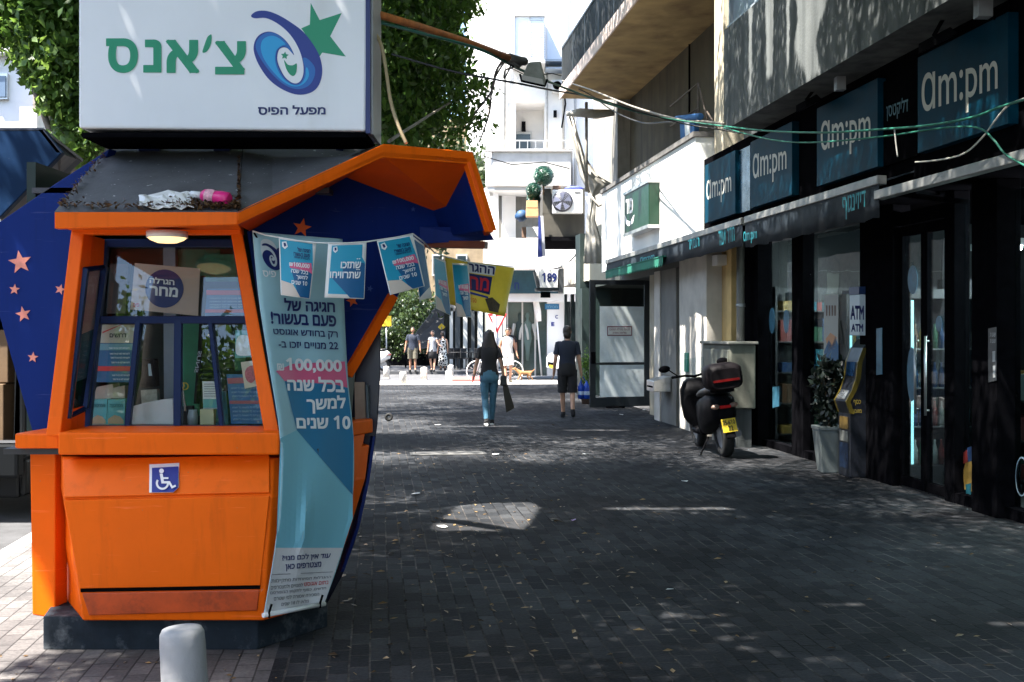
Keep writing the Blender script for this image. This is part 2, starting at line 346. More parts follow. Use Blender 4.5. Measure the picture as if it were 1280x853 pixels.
# ---------------------------------------------------------------- lettering
_tc = {}
def text_geo(s, bold=.012):
    """filled letter outlines; contours that overlap get a hair's breadth of height each: (x, y, layer)"""
    s = s.replace('1', '\U0001D7E3'); k = (s, bold)
    if k in _tc: return _tc[k]
    c = bpy.data.curves.new('lettering_curve', 'FONT'); c.body = s; c.size = 1
    o = bpy.data.objects.new('lettering_curve', c); COL.objects.link(o)
    dg = bpy.context.evaluated_depsgraph_get(); e = o.evaluated_get(dg); cu = e.to_curve(dg); cs = []
    for sp in cu.splines:
        bp = sp.bezier_points; n = len(bp); pts = []
        for q in range(n):
            p0, p1 = bp[q], bp[(q + 1) % n]; a, b, d, f = p0.co, p0.handle_right, p1.handle_left, p1.co
            ln = (f - a).length; dev = abs((b - a).cross(f - a).z) + abs((d - a).cross(f - a).z); st = 1 if ln < 1e-6 or dev / max(ln, 1e-6) < .004 else 5
            for t in range(st):
                t /= st; w = a * (1 - t) ** 3 + b * 3 * t * (1 - t) ** 2 + d * 3 * t * t * (1 - t) + f * t ** 3
                if not pts or math.hypot(w.x - pts[-1][0], w.y - pts[-1][1]) > 2e-3: pts.append((w.x, w.y))
        if len(pts) > 2: cs.append(pts)
    e.to_curve_clear(); bpy.data.objects.remove(o); bpy.data.curves.remove(c)
    area = lambda p: sum(p[i][0] * p[(i + 1) % len(p)][1] - p[(i + 1) % len(p)][0] * p[i][1] for i in range(len(p))) / 2
    def inside(q, p):
        r = False
        for i in range(len(p)):
            (x0, y0), (x1, y1) = p[i], p[(i + 1) % len(p)]
            if (y0 > q[1]) != (y1 > q[1]) and q[0] < (x1 - x0) * (q[1] - y0) / (y1 - y0) + x0: r = not r
        return r
    vs, fs = [], []
    if cs:
        isin = lambda h: any(area(h) * area(p) < 0 and abs(area(p)) > abs(area(h)) and all(inside(v, p) for v in h[::3]) for p in cs)
        holes = [p for p in cs if isin(p)]; outs = [p for p in cs if p not in holes]
        for oi, p in enumerate(outs):
            loops = [p] + [h for h in holes if inside(h[0], p)]; b = len(vs)
            flat = [(x, y, oi % 3 * .6) for l in loops for x, y in l]; vs += flat
            fs += [tuple(b + i for i in t) for t in tessellate_polygon([[Vector((x, y, 0)) for x, y in l] for l in loops])]
        if bold > 0:
            for oi, p in enumerate(cs):
                n = len(p)
                for i in range(n):
                    (x0, y0), (x1, y1) = p[i], p[(i + 1) % n]; L = math.hypot(x1 - x0, y1 - y0)
                    if L < 1e-5: continue
                    dx, dy = (x1 - x0) / L * bold, (y1 - y0) / L * bold; z = 2 + (i % 9) * .3 + (oi % 2) * .15 + (.07 if i == n - 1 else 0); b = len(vs); g = .85
                    vs += [(x0 - dx * g + dy, y0 - dy * g - dx, z), (x1 + dx * g + dy, y1 + dy * g - dx, z), (x1 + dx * g - dy, y1 + dy * g + dx, z), (x0 - dx * g - dy, y0 - dy * g + dx, z)]; fs.append((b, b + 1, b + 2, b + 3))
    _tc[k] = (vs, fs); return vs, fs
import re
def H(s):                                # right-to-left line in visual order; digits keep theirs
    r = s[::-1]
    return re.sub(r'[0-9A-Za-z][0-9A-Za-z,.:]*', lambda m: m.group(0)[::-1], r)
def letter(mb, s, quad, mapf, mi=0, bold=.012, lift=.003, toward=None):
    """fit the line s to a pixel quad (tl, tr, br, bl) or rect (x0, x1, y0, y1) on the surface mapf"""
    vs, fs = text_geo(s, bold)
    if not vs: return
    xs = [v[0] for v in vs]; ys = [v[1] for v in vs]; x0, x1, y0, y1 = min(xs), max(xs), min(ys), max(ys)
    if len(quad) == 4 and not hasattr(quad[0], '__len__'):
        a, b, c, d = quad; quad = ((a, c), (b, c), (b, d), (a, d))
    tl, tr, br, bl = quad; o = []
    lf0 = lift
    for x, y, ly in vs:
        lift = lf0 + ly * .00035; p = (x - x0) / (x1 - x0); q = (y1 - y) / (y1 - y0)
        px = (tl[0] * (1 - p) + tr[0] * p) * (1 - q) + (bl[0] * (1 - p) + br[0] * p) * q
        py = (tl[1] * (1 - p) + tr[1] * p) * (1 - q) + (bl[1] * (1 - p) + br[1] * p) * q
        w = mapf(px, py)
        o.append(w + (toward * lift if toward is not None else (Vector((0, 0, CAMH)) - w).normalized() * lift))
    mb.add(o, fs, mi)
def smooth_poly(pts, k=4):
    n = len(pts); o = []
    for i in range(n):
        p0, p1, p2, p3 = [np.array(pts[(i + j - 1) % n], float) for j in range(4)]
        for t in np.linspace(0, 1, k, endpoint=False):
            o.append(tuple(.5 * (2 * p1 + (p2 - p0) * t + (2 * p0 - 5 * p1 + 4 * p2 - p3) * t * t + (3 * p1 - p0 - 3 * p2 + p3) * t ** 3)))
    return o
def decal(mb, pts, mapf, mi=0, lift=.003, cuts=0):
    """flat print: a pixel polygon laid on the surface mapf"""
    pts = [tuple(p) for p in pts]
    if cuts:
        bm = bmesh.new(); vs = [bm.verts.new((x, y, 0)) for x, y in pts]; bm.faces.new(vs)
        bmesh.ops.triangulate(bm, faces=bm.faces); 
        for _ in range(cuts):
            bmesh.ops.subdivide_edges(bm, edges=bm.edges, cuts=1, use_grid_fill=True); bmesh.ops.triangulate(bm, faces=bm.faces)
        bm.verts.index_update(); P2 = [(v.co.x, v.co.y) for v in bm.verts]; F = [tuple(v.index for v in f.verts) for f in bm.faces]; bm.free()
    else:
        P2 = pts; F = [tuple(t) for t in tessellate_polygon([[Vector((x, y, 0)) for x, y in pts]])]
    o = []
    for x, y in P2:
        w = mapf(x, y); o.append(w + (Vector((0, 0, CAMH)) - w).normalized() * lift)
    mb.add(o, F, mi)
def star_px(cx, cy, r, rot=0., n=5, k=.42, sx=1.):
    return [(cx + sx * r * (1 if i % 2 == 0 else k) * math.sin(math.pi * i / n + rot), cy - r * (1 if i % 2 == 0 else k) * math.cos(math.pi * i / n + rot)) for i in range(2 * n)]
# ================================================================ ground
KERB = 8.21                                             # kerb line, metres from the shop front
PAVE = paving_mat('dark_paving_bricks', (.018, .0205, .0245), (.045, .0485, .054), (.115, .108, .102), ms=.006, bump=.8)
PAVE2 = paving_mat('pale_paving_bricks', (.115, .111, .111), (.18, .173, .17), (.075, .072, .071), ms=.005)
ASPH = M('asphalt', (.055, .055, .058), .85, var=.35, scale=4, bump=.4, bscale=160)
KERBM = M('kerb_stone', (.34, .32, .30), .8, var=.2, scale=9, bump=.3)
g = MB(); g.add([(-300, -300, -.16), (300, -300, -.16), (300, 300, -.16), (-300, 300, -.16)], [(0, 1, 2, 3)]); struct('ground', g, ASPH)
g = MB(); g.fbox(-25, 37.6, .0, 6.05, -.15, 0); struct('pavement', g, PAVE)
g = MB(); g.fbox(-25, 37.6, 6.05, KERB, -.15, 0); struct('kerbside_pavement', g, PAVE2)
g = MB()
for i in range(64):
    u = -25 + i * .98; g.fbox(u, u + .972, KERB, KERB + .15, -.15, .004)
struct('kerb', g, KERBM, bevel=.012)
g = MB(); g.fbox(-60, 120, KERB + .15, KERB + 9.5, -.15, -.125); struct('road', g, ASPH)
g = MB(); g.fbox(-60, 38.5, KERB + 9.5, KERB + 13, -.15, 0); struct('opposite_pavement', g, PAVE2)
g = MB(); g.fbox(37.6, 46.5, -30, KERB + .15, -.15, -.121); struct('cross_street', g, M('worn_asphalt', (.075, .075, .08), .85, var=.25, scale=2, bump=.3, bscale=120))
g = MB(); g.fbox(35.1, 37.75, -4, KERB, 0, .006); struct('sunlit_strip', g, M('painted_sunlight', (.46, .43, .40), .8, var=.12, scale=3))  # pale sheet painted where sunlight falls across the end of the pavement
g = MB(); g.fbox(46.5, 90, -30, KERB + .15, -.15, .0); struct('far_pavement', g, M('far_paving', (.08, .08, .085), .85, var=.2))
g = MB(); g.hexa([P(563, 477.5, 36.3), P(603, 477.5, 36.3), P(603, 475, 36.3), P(563, 475, 36.3), P(566, 473, 38), P(604, 473, 38), P(604, 471, 38), P(566, 471, 38)]); struct('red_kerb', g, M('red_kerb_paint', (.5, .09, .08), .7, var=.2))

for px, py, w_, l_, lab in ((560, 567, .95, .38, 'pale rectangular access cover flush in the dark paving behind the sunlit patch'),):
    q = P(px, 0, 1); Yq = 2310 / (py - 414.0); c_ = Vector((q.x * Yq, Yq, 0)); t = thing('access_cover', lab, 'cover', c_)
    fr2 = lambda a_, b_: c_ + Vector((1, FS, 0)).normalized() * a_ + Vector((-FS, 1, 0)).normalized() * b_ + Vector((0, 0, .003))
    m = MB(); m.prism([fr2(-w_ / 2, -l_ / 2), fr2(w_ / 2, -l_ / 2), fr2(w_ / 2, l_ / 2), fr2(-w_ / 2, l_ / 2)], (0, 0, .004)); o_c = obj('plate', m, M('concrete_cover', (.085, .083, .08), .8, var=.3, scale=6, bump=.4) if w_ > .8 else M('iron_cover', (.03, .03, .031), .55, metal=.3, var=.4, scale=20, bump=.6, bscale=90), t)
    m = MB(); k_ = .035
    for a0, a1, b0_, b1_ in ((-w_ / 2 - k_, w_ / 2 + k_, -l_ / 2 - k_, -l_ / 2 - .004), (-w_ / 2 - k_, w_ / 2 + k_, l_ / 2 + .004, l_ / 2 + k_), (-w_ / 2 - k_, -w_ / 2 - .004, -l_ / 2, l_ / 2), (w_ / 2 + .004, w_ / 2 + k_, -l_ / 2, l_ / 2)):
        m.prism([fr2(a0, b0_), fr2(a1, b0_), fr2(a1, b1_), fr2(a0, b1_)], (0, 0, .003))
    obj('frame', m, M('iron_frame', (.05, .048, .045), .6, metal=.3, var=.3), t)

# ================================================================ supermarket building on the right
CONC = wall_mat('dark_weathered_concrete', (.11, .12, .12), (.045, .052, .053), streak=5, lo=.4, hi=.68)
CREAM = wall_mat('cream_plaster', (.50, .44, .33), (.30, .24, .16), lo=.55, hi=.8)
OCHRE = wall_mat('ochre_soffit', (.40, .28, .12), (.22, .14, .06), streak=2, lo=.5, hi=.75)
UC = U(893, .3)                                          # end of the supermarket building
bA = thing('shop_building', 'dark building with glass shop front and heavy concrete parapet over the pavement', 'building', W(10, -4, 0))
w = MB(); w.fbox(-14, UC, -9, -.02, 4.42, 14); obj('wall', w, CONC, bA)
w = MB(); w.fbox(-14, U(905, 1), .82, 1.0, 4.30, 5.62); w.fbox(-14, U(905, 1), .0, .82, 4.30, 4.42); w.fbox(U(905, 1) - .15, U(905, 1), 0, .82, 4.42, 5.62)
obj('parapet', w, CONC, bA, bevel=.015)
w = MB(); w.fbox(U(905, .3) + .02, UC, -.1, .3, 3.2, 14); obj('pilaster', w, CREAM, bA)
# enclosed balcony above the parapet
enc = MB(); gl = MB()
for i in range(14):
    u1 = U(905, 1) - .04 - i * 1.1; u0 = u1 - 1.1
    enc.fbox(u1 - .05, u1, .86, .95, 5.62, 7.3); gl.fbox(u0, u1 - .05, .885, .9, 5.66, 7.3)
enc.fbox(-10.5, U(905, 1) - .04, .84, .97, 5.6, 5.67); enc.fbox(-10.5, U(905, 1) - .04, .84, .97, 7.3, 7.5)
f0 = obj('balcony_window', enc, M('grey_aluminium', (.30, .33, .36), .4, metal=.3, var=.1), bA); obj('pane', gl, M('grey_shutter', (.22, .27, .31), .5, var=.15), f0)
SHU = -.02
# dark lintel band behind the shop signs, and interior shell
w = MB(); w.fbox(-14, U(880, .53), -.1, .53, 3.0, 4.298); obj('lintel', w, BLACK, bA)
w = MB(); w.fbox(-14, U(936), -7, 0, -.05, .012); obj('shop_floor', w, M('shop_tiles', (.05, .05, .05), .3, var=.1), bA)
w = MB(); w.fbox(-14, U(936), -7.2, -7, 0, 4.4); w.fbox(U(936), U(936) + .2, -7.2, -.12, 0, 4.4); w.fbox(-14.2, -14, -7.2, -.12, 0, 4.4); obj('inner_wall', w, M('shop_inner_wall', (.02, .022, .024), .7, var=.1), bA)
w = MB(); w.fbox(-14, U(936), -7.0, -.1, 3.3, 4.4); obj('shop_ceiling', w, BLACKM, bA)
# posts of the shop front
for a, b, d in ((930, 957, .12), (995, 1009, .06), (1085, 1127, .1), (1188, 1200, .06), (1231, 1263, .13)):
    w = MB(); w.fbox(U(b), U(a), -.1, d, 0, 2.998); obj('post', w, BLACK, bA, bevel=.006)
for k in range(5):
    u = U(1263) - 1.6 - k * 2.3; w = MB(); w.fbox(u - .3, u, -.1, .1, 0, 2.998); obj('post', w, BLACK, bA)
w = MB(); w.fbox(-14, U(1200), -.08, .05, 0, .10); w.fbox(U(1127), U(957), -.08, .05, 0, .10); obj('sill', w, BLACK, bA)
def pane(px0, px1, z0=.1, z1=2.9, par=bA):
    m = MB(); m.fbox(U(px1), U(px0), -.055, -.043, z0, z1); return obj('window_pane', m, SHOPGLASS, par)
for a, b in ((957, 995), (1009, 1085), (1200, 1231)): pane(a, b)
m = MB(); m.fbox(U(1263) - 1.6, U(1263), -.055, -.043, .1, 2.9); obj('window_pane', m, SHOPGLASS, bA)
for k in range(4):
    u = U(1263) - 1.9 - k * 2.3; m = MB(); m.fbox(u - 2.0, u, -.055, -.043, .1, 2.9); obj('window_pane', m, SHOPGLASS, bA)
for a, b in ((1128, 1158), (1159, 1188)):
    m = MB(); u0, u1 = U(b), U(a)
    m.fbox(u0, u0 + .06, -.03, .03, .02, 2.75); m.fbox(u1 - .06, u1, -.03, .03, .02, 2.75); m.fbox(u0 + .06, u1 - .06, -.03, .03, .02, .12); m.fbox(u0 + .06, u1 - .06, -.03, .03, 2.65, 2.75)
    d = obj('door', m, BLACK, bA); m = MB(); m.fbox(u0 + .06, u1 - .06, -.006, .006, .12, 2.65); obj('pane', m, SHOPGLASS, d)
    m = MB(); uu = u0 + .1 if a < 1140 else u1 - .1; m.tube([W(uu, .07, .8), W(uu, .07, 1.6)], .014); m.tube([W(uu, .03, .85), W(uu, .07, .85)], .01); m.tube([W(uu, .03, 1.55), W(uu, .07, 1.55)], .01); obj('handle', m, SILVER, d)
m = MB(); m.fbox(U(1188), U(1128), -.06, .05, 2.76, 2.9); obj('door_head', m, BLACK, bA)
# shelves and goods inside
SHELF = M('dark_shelf_metal', (.05, .05, .055), .5)
goods_cols = [M('goods_%s' % n, c, .45, var=.1) for n, c in (('teal', (.02, .14, .18)), ('red', (.22, .03, .025)), ('yellow', (.35, .22, .05)), ('white', (.38, .40, .38)), ('brown', (.12, .06, .03)), ('green', (.025, .10, .05)), ('blue', (.02, .06, .16)))]
def shelf_unit(u0, u1, o, label, zz=(.15, .6, 1.05, 1.5, 1.95), across=False):
    """along the front by default; across=True stands it at u = o with its goods facing the camera side, from offset u0 to u1"""
    F = (lambda m, a0, a1, b0, b1, z0, z1, mi=0: m.fbox(o + b0, o + b1, a0, a1, z0, z1, mi)) if across else (lambda m, a0, a1, b0, b1, z0, z1, mi=0: m.fbox(a0, a1, o - b1, o - b0, z0, z1, mi))
    t = thing('shelf_unit', label, 'shelf', W(o, (u0 + u1) / 2, 0) if across else W((u0 + u1) / 2, o, 0), 'shelves inside the shop')
    m = MB()
    for z in zz: F(m, u0, u1, -.2, .2, z - .02, z)
    F(m, u0 - .03, u0, -.2, .2, 0, 2.3); F(m, u1, u1 + .03, -.2, .2, 0, 2.3); F(m, u0, u1, .2, .22, 0, 2.3); obj('rack', m, SHELF, t)
    m = MB()
    for z in zz:
        u = u0 + .02
        while u < u1 - .1:
            wd = random.uniform(.03, .09); h = random.uniform(.10, .34); c = random.choice((0, 0, 0, 1, 2, 3, 3, 4, 5, 6, 6))
            for k in range(random.choice((1, 2, 3, 4))):
                if u + wd > u1 - .01: break
                F(m, u, u + wd - .006, -.18, .1, z, z + h, c); u += wd
    tag(obj('goods', m, goods_cols, t), kind='stuff')
shelf_unit(-3.2, -.25, U(937) - .3, 'tall shelf of goods on the end wall behind the first shop window', across=True)
shelf_unit(-4.5, -1.5, U(1040), 'aisle shelf of goods seen through the window with the cash machine', across=True)
shelf_unit(U(1190) - .3, U(1130) + .1, -2.2, 'shelf of packaged goods facing the double glass doors')
shelf_unit(U(1085), U(1012), -2.6, 'shelf of goods behind the window with the cash machine')
shelf_unit(U(1262), U(1202), -1.6, 'shelf of goods behind the narrow window beside the doors')
shelf_unit(U(995), U(958), -2.4, 'shelf of goods behind the window by the scooter')
shelf_unit(U(1190) - .2, U(1130), -1.1, 'low shelf of goods close behind the double glass doors', zz=(.15, .55, .95))
shelf_unit(U(1263) - 1.6, U(1266), -1.3, 'shelf of goods behind the window at the right edge')
def cooler(u, o0, o1, lab):
    t = thing('drinks_cooler', lab, 'cooler', W(u, (o0 + o1) / 2, 0), 'drinks coolers in the shop'); m = MB()
    m.fbox(u, u + .6, o0, o0 + .04, 0, 2.1); m.fbox(u, u + .6, o1 - .04, o1, 0, 2.1); m.fbox(u + .56, u + .6, o0 + .04, o1 - .04, 0, 2.1); m.fbox(u, u + .56, o0 + .04, o1 - .04, 2.0, 2.1); m.fbox(u, u + .56, o0 + .04, o1 - .04, 0, .2); obj('cabinet', m, SHELF, t)
    m = MB(); m.fbox(u + .02, u + .05, o0 + .05, o0 + .08, .22, 1.98); m.fbox(u + .02, u + .05, o1 - .08, o1 - .05, .22, 1.98); obj('light_strip', m, M('lit_cool_strip', (.45, .9, 1.0), .4, emit=.35), t)
    m = MB()
    for z in (.2, .62, 1.04, 1.46): m.fbox(u + .08, u + .54, o0 + .045, o1 - .045, z - .015, z)
    obj('shelf', m, GREYM, t); m = MB()
    for z in (.2, .62, 1.04, 1.46):
        o = o0 + .12
        while o < o1 - .1: m.lathe([(.03, 0), (.032, .16), (.012, .22), (.012, .27)], W(u + .16, o, z), 8, mi=random.choice((0, 1, 2, 3, 4, 5, 6))); o += .075
    tag(obj('bottles', m, goods_cols, t), kind='stuff')
cooler(U(1118) - .12, -1.5, -.09, 'lit drinks cooler with bottles just behind the glass doors')
cooler(U(1040) - .2, -1.35, -.1, 'lit drinks cooler with bottles behind the window with the cash machine')
TUBE = M('lit_tube', (.95, .97, 1.0), .4, emit=65)
for i, (u, o, lab) in enumerate(((U(1190), -1.6, 'lit strip lamp on the shop ceiling behind the double doors'), (U(1225), -1.4, 'lit strip lamp on the shop ceiling behind the narrow window'), (U(1066), -1.8, 'lit strip lamp on the shop ceiling behind the cash machine'), (U(978), -1.5, 'lit strip lamp on the shop ceiling behind the window by the scooter'), (U(1275), -1.2, 'lit strip lamp on the shop ceiling behind the window at the right edge'))):
    t = thing('strip_lamp', lab, 'lamp', W(u, o, 2.6), 'strip lamps in the shop')
    m = MB(); m.fbox(u - .5, u + .5, o - .06, o + .06, 2.64, 2.72); obj('casing', m, WHITE, t)
    m = MB(); m.tube([W(u - .48, o, 2.61), W(u + .48, o, 2.61)], .028); obj('tube', m, TUBE, t); m = MB(); m.tube([W(u - .3, o, 2.7), W(u - .3, o, 3.31)], .008); m.tube([W(u + .3, o, 2.7), W(u + .3, o, 3.31)], .008); obj('hanger', m, BLACKM, t)

# ---- shop signs
SIGN = M('teal_sign_panel', (.002, .032, .058), .45, var=.3, scale=2.5, spec=.04)
SIGNL = M('cream_letters', (.50, .48, .42), .5)
smap = plane_map(W(0, .62, 0), FO)
sg = 'shop signs above the awnings'
for (x0, x1, tl, tr, br, bl, tq, lab) in (
    (1147, 1260, 78, 24.3, 154.5, 192.8, ((1152, 93), (1247, 68), (1247, 128), (1152, 160)), 'teal shop sign with cream lettering under the parapet, the biggest one'),
    (1021, 1097, 135.4, 102.5, 211, 235, ((1026, 152), (1088, 140), (1088, 186), (1026, 203)), 'teal shop sign crossed by the green cable, above the bright end of the awning'),
    (938, 990, 177, 150, 246, 261, ((941, 193), (983, 184), (983, 222), (941, 236)), 'teal shop sign with cream lettering between the corner sign and the cable'),
    (881, 919, 207, 188, 270, 281, ((883, 226), (914, 217), (914, 248), (883, 260)), 'small looking teal shop sign at the corner next to the white fascia')):
    u0, u1 = U(x1, .62), U(x0, .62); z0 = 3.28; z1 = 4.16
    t = thing('shop_sign', lab, 'sign', W((u0 + u1) / 2, .57, z0), sg)
    m = MB(); m.fbox(u0, u1, .53, .62, z0, z1); obj('panel', m, SIGN, t, bevel=.004)
    m = MB(); letter(m, 'ɑm:pm', tq, smap, bold=.004, lift=.006); obj('lettering', m, SIGNL, t)
# dark see-through panels between the signs with faint word
t = thing('shop_sign', 'dark teal panel with faint lettering between the two largest teal signs', 'sign', W(U(1120, .55), .54, 3.28), sg)
m = MB(); m.fbox(U(1146, .56), U(1098, .56), .53, .56, 3.28, 4.12); obj('panel', m, BLACK, t)
m = MB(); letter(m, H('דליקטסן'), ((1108, 130), (1135, 120), (1135, 145), (1108, 152)), plane_map(W(0, .56, 0), FO), lift=.006); obj('lettering', m, M('dim_teal_print', (.02, .10, .14), .5), t)
t = thing('shop_sign', 'dark teal panel between the two small signs at the corner', 'sign', W(U(928, .55), .54, 3.28), sg)
m = MB(); m.fbox(U(937.5, .57), U(919.5, .57), .53, .57, 3.28, 4.15); obj('panel', m, M('dark_teal_panel', (.004, .03, .06), .25, var=.2), t)

# ---- floodlights and box under the parapet
def flood(px, py, lab, s=1.):
    c = FPt(px, py, .8); t = thing('floodlight', lab, 'lamp', c, 'floodlights over the shop signs')
    m = MB(); a = FD * .17 * s; b = (FO * .09 + Vector((0, 0, -.05))) * s; n = Vector((0, 0, .07)) + FO * .03
    m.hexa([c - a - b, c + a - b, c + a + b, c - a + b, c - a * .8 - b * .8 + n, c + a * .8 - b * .8 + n, c + a * .8 + b * .8 + n, c - a * .8 + b * .8 + n]); obj('housing', m, BLACKM, t, bevel=.004)
    k = -n.normalized() * .004; q = .86; m = MB(); m.add([c - a * q - b * q + k, c + a * q - b * q + k, c + a * q + b * q + k, c - a * q + b * q + k], [(0, 1, 2, 3)]); obj('lens', m, M('pale_lens', (.75, .85, .95), .25), t)
    m = MB(); m.bar(c + n, Vector((c.x, c.y, 4.31)) - FO * .05, .03, .02); obj('bracket', m, BLACKM, t)
flood(1172, 55, 'black floodlight with pale lens above the biggest teal sign', 1.)
flood(1011, 133, 'black floodlight beside the teal sign crossed by the cable', .95)
t = thing('junction_box', 'small grey box under the parapet above the biggest sign', 'box', FPt(1229, 18, .75)); c = FPt(1229, 18, .75)
m = MB(); m.box(c.x - .06, c.x + .06, c.y - .05, c.y + .05, c.z - .03, 4.3); obj('case', m, GREYM, t, bevel=.005)
m = MB(); m.tube([c + Vector((.05, 0, -.01)), c + Vector((.15, .1, -.02)), c + Vector((.3, .2, .03))], .008); obj('lead', m, BLACKM, t)
t = thing('junction_box', 'small grey box under the parapet right of the smaller floodlight', 'box', FPt(1050, 110, .75)); c = FPt(1050, 110, .75)
m = MB(); m.box(c.x - .05, c.x + .05, c.y - .05, c.y + .05, c.z - .03, 4.3); obj('case', m, GREYM, t, bevel=.005)

# ---- awnings
AWN = M('dark_teal_canvas', (.005, .013, .022), .75, var=.3, scale=5, bump=.15, bscale=30)
AWL = M('teal_print', (.02, .28, .33), .6)
ag = 'awnings along the shop front'
def awning(px0, px1, z0, z1, words, lab, valance=True, off=.9):
    u0, u1 = U(px1, off), U(px0, off)
    t = thing('awning', lab, 'awning', W((u0 + u1) / 2, 0.12, z0), ag)
    m = MB(); m.fbox(u0, u1, off - .10, off, z1 - .085, z1); obj('front_bar', m, M('awning_rail', (.26, .26, .25), .45, metal=.3, var=.25, scale=7), t, bevel=.008)
    m = MB(); m.hexa([W(u0, off - .1, z1 - .05), W(u1, off - .1, z1 - .05), W(u1, off - .1, z1 - .035), W(u0, off - .1, z1 - .035), W(u0, .12, z1 + .16), W(u1, .12, z1 + .16), W(u1, .12, z1 + .175), W(u0, .12, z1 + .175)]); obj('canopy', m, AWN, t)
    for u in (u0 + .3, u1 - .3):
        m = MB(); m.bar(W(u, .12, z1 - .12), W(u - .25, off * .55, z1 - .14), .04, .03); m.bar(W(u - .25, off * .55, z1 - .14), W(u, off - .1, z1 - .06), .04, .03); obj('arm', m, BLACKM, t)
    if valance:
        m = MB(); n = 40; vs = []; 
        for i in range(n + 1):
            u = u0 + (u1 - u0) * i / n; d = .010 * math.sin(i * 1.1) + .006 * math.sin(i * 2.7)
            vs += [W(u, off - .02, z1 - .08), W(u, off - .02 + d, (z0 + z1) / 2), W(u, off - .02 + d * 1.8, z0 + .008 * math.sin(i * 1.3))]
        k = len(vs); vs += [v - FO * .006 for v in vs]
        fs = []
        for i in range(n):
            a = i * 3; fs += [(a, a + 3, a + 4, a + 1), (a + 1, a + 4, a + 5, a + 2), (k + a, k + a + 1, k + a + 4, k + a + 3), (k + a + 1, k + a + 2, k + a + 5, k + a + 4), (a + 2, a + 5, k + a + 5, k + a + 2)]
        m.add(vs, fs, 0, True); v = obj('valance', m, AWN, t)
        mp = plane_map(W(0, off + .012, 0), FO)
        for s, q in words:
            m = MB(); letter(m, s, q, mp, lift=.012); obj('lettering', m, AWL, v)
awning(930, 1096, 2.71, 3.11, [(H('דיזינגוף'), ((1053, 247), (1082, 238), (1082, 266), (1053, 276))), ('ɑm:pm', ((929, 290), (946, 287), (946, 302), (929, 307)))], 'dark awning with teal lettering and pale front bar under the large teal signs')
awning(757, 926, 2.74, 3.11, [(H('חדר ועוד'), ((898, 289), (918, 283), (918, 301), (898, 308))), (H('תמיד'), ((860, 300), (874, 296), (874, 308), (860, 313))), ('ɑm:pm', ((800, 322), (818, 317), (818, 328), (800, 333)))], 'dark awning with pale front bar below the white fascia')
awning(1092, 1420, 2.7, 2.97, [], 'rolled up dark awning over the double glass doors', valance=False)
# green scalloped strip
t = thing('awning', 'short green scalloped awning strip at the far end of the dark awning', 'awning', FPt(795, 345, .95), ag)
m = MB(); u0, u1 = U(828, .95), U(757, .95); n = 36
for i in range(n):
    a = u0 + (u1 - u0) * i / n; b = u0 + (u1 - u0) * (i + 1) / n
    m.prism([W(a, .95, 2.86), W(b, .95, 2.86), W(b, .95, 2.74), W((a + b) / 2, .95, 2.70), W(a, .95, 2.74)], -FO * .01)
obj('valance', m, M('green_canvas', (.006, .13, .085), .8, var=.2), t)
m = MB(); m.fbox(u0, u1, .5, .96, 2.86, 2.875); obj('canopy', m, M('green_canvas', (.01, .23, .15)), t)

# ================================================================ next building: apartment block with balcony
bB = thing('apartment_building', 'cream and brown apartment block with ochre balcony beyond the shop', 'building', W(24, -4, 0))
U0 = UC + .01; U1 = U(742)
BROWN = wall_mat('shaded_olive_plaster', (.085, .068, .042), (.05, .04, .026), streak=3)  # shadow of the recess is put into this dark base colour
w = MB(); w.fbox(U0, U(772), -9, -.3, 4.3, 16); obj('wall', w, BROWN, bB)
w = MB(); w.fbox(U(772) + .01, U1, -9, .0, 4.3, 16); obj('end_wall', w, wall_mat('grey_render', (.30, .28, .25), (.16, .15, .13), streak=5), bB)
w = MB(); w.fbox(U(843) - .02, U(843), -.299, -.27, 4.7, 7.06); obj('joint_strip', w, BLACKM, bB)
# ground floor
# lit drinks cooler that shows through the doors
STONE = wall_mat('stone_cladding', (.50, .47, .42), (.36, .33, .28), streak=1.5, lo=.5, hi=.8, bump=.4)
STONED = wall_mat('grey_stone_pillar', (.17, .165, .15), (.10, .10, .09), streak=2)
YELL = wall_mat('yellow_plaster', (.66, .47, .20), (.35, .22, .10), streak=3, lo=.52, hi=.75)
w = MB(); w.fbox(U(930), U(898, .2), -1, .2, 0, 2.99); obj('plaster_wall', w, YELL, bB)
w = MB()
for k in range(7):
    w.fbox(U(898, .2) + .005, U(879, .25), -1, .25, k * .42, k * .42 + .412)
obj('stone_wall', w, wall_mat('beige_block', (.48, .38, .25), (.30, .22, .13), streak=2), bB, bevel=.006)
w = MB(); w.fbox(U(883, .45), U(849, .45), -1, .45, 0, 4.28)
obj('marble_wall', w, STONE, bB, bevel=.006)
w = MB(); w.fbox(U(845, .42) , U(826, .42), -1, .42, 0, 2.75); obj('column', w, STONED, bB, bevel=.008)
w = MB(); w.fbox(U(826, .42)+.004, U(819, .42), -1, .44, 0, 2.75); obj('column', w, STONE, bB, bevel=.008)
w = MB(); w.fbox(U(819, .2), U(812, .2), -1, .2, 0, 2.75); obj('column', w, wall_mat('buff_stone', (.36, .32, .24), (.2, .18, .13)), bB)
w = MB(); w.fbox(U(849, .4), U1, -9, .1, 2.76, 4.28); w.fbox(U(810), U1, -9, -2.5, 0, 2.75); obj('inner_wall', w, M('dark_inner_wall', (.03, .035, .03), .7, var=.2), bB)
w = MB(); w.fbox(U1 - .25, U1, -.4, .35, 0, 2.75); obj('column', w, M('dark_green_column', (.015, .028, .026), .5, var=.2), bB)
w = MB(); w.fbox(U1 + .3, U1 + 1.0, -.4, .3, 0, 4.2); obj('column', w, M('dark_green_column', (.015, .028, .026)), bB)
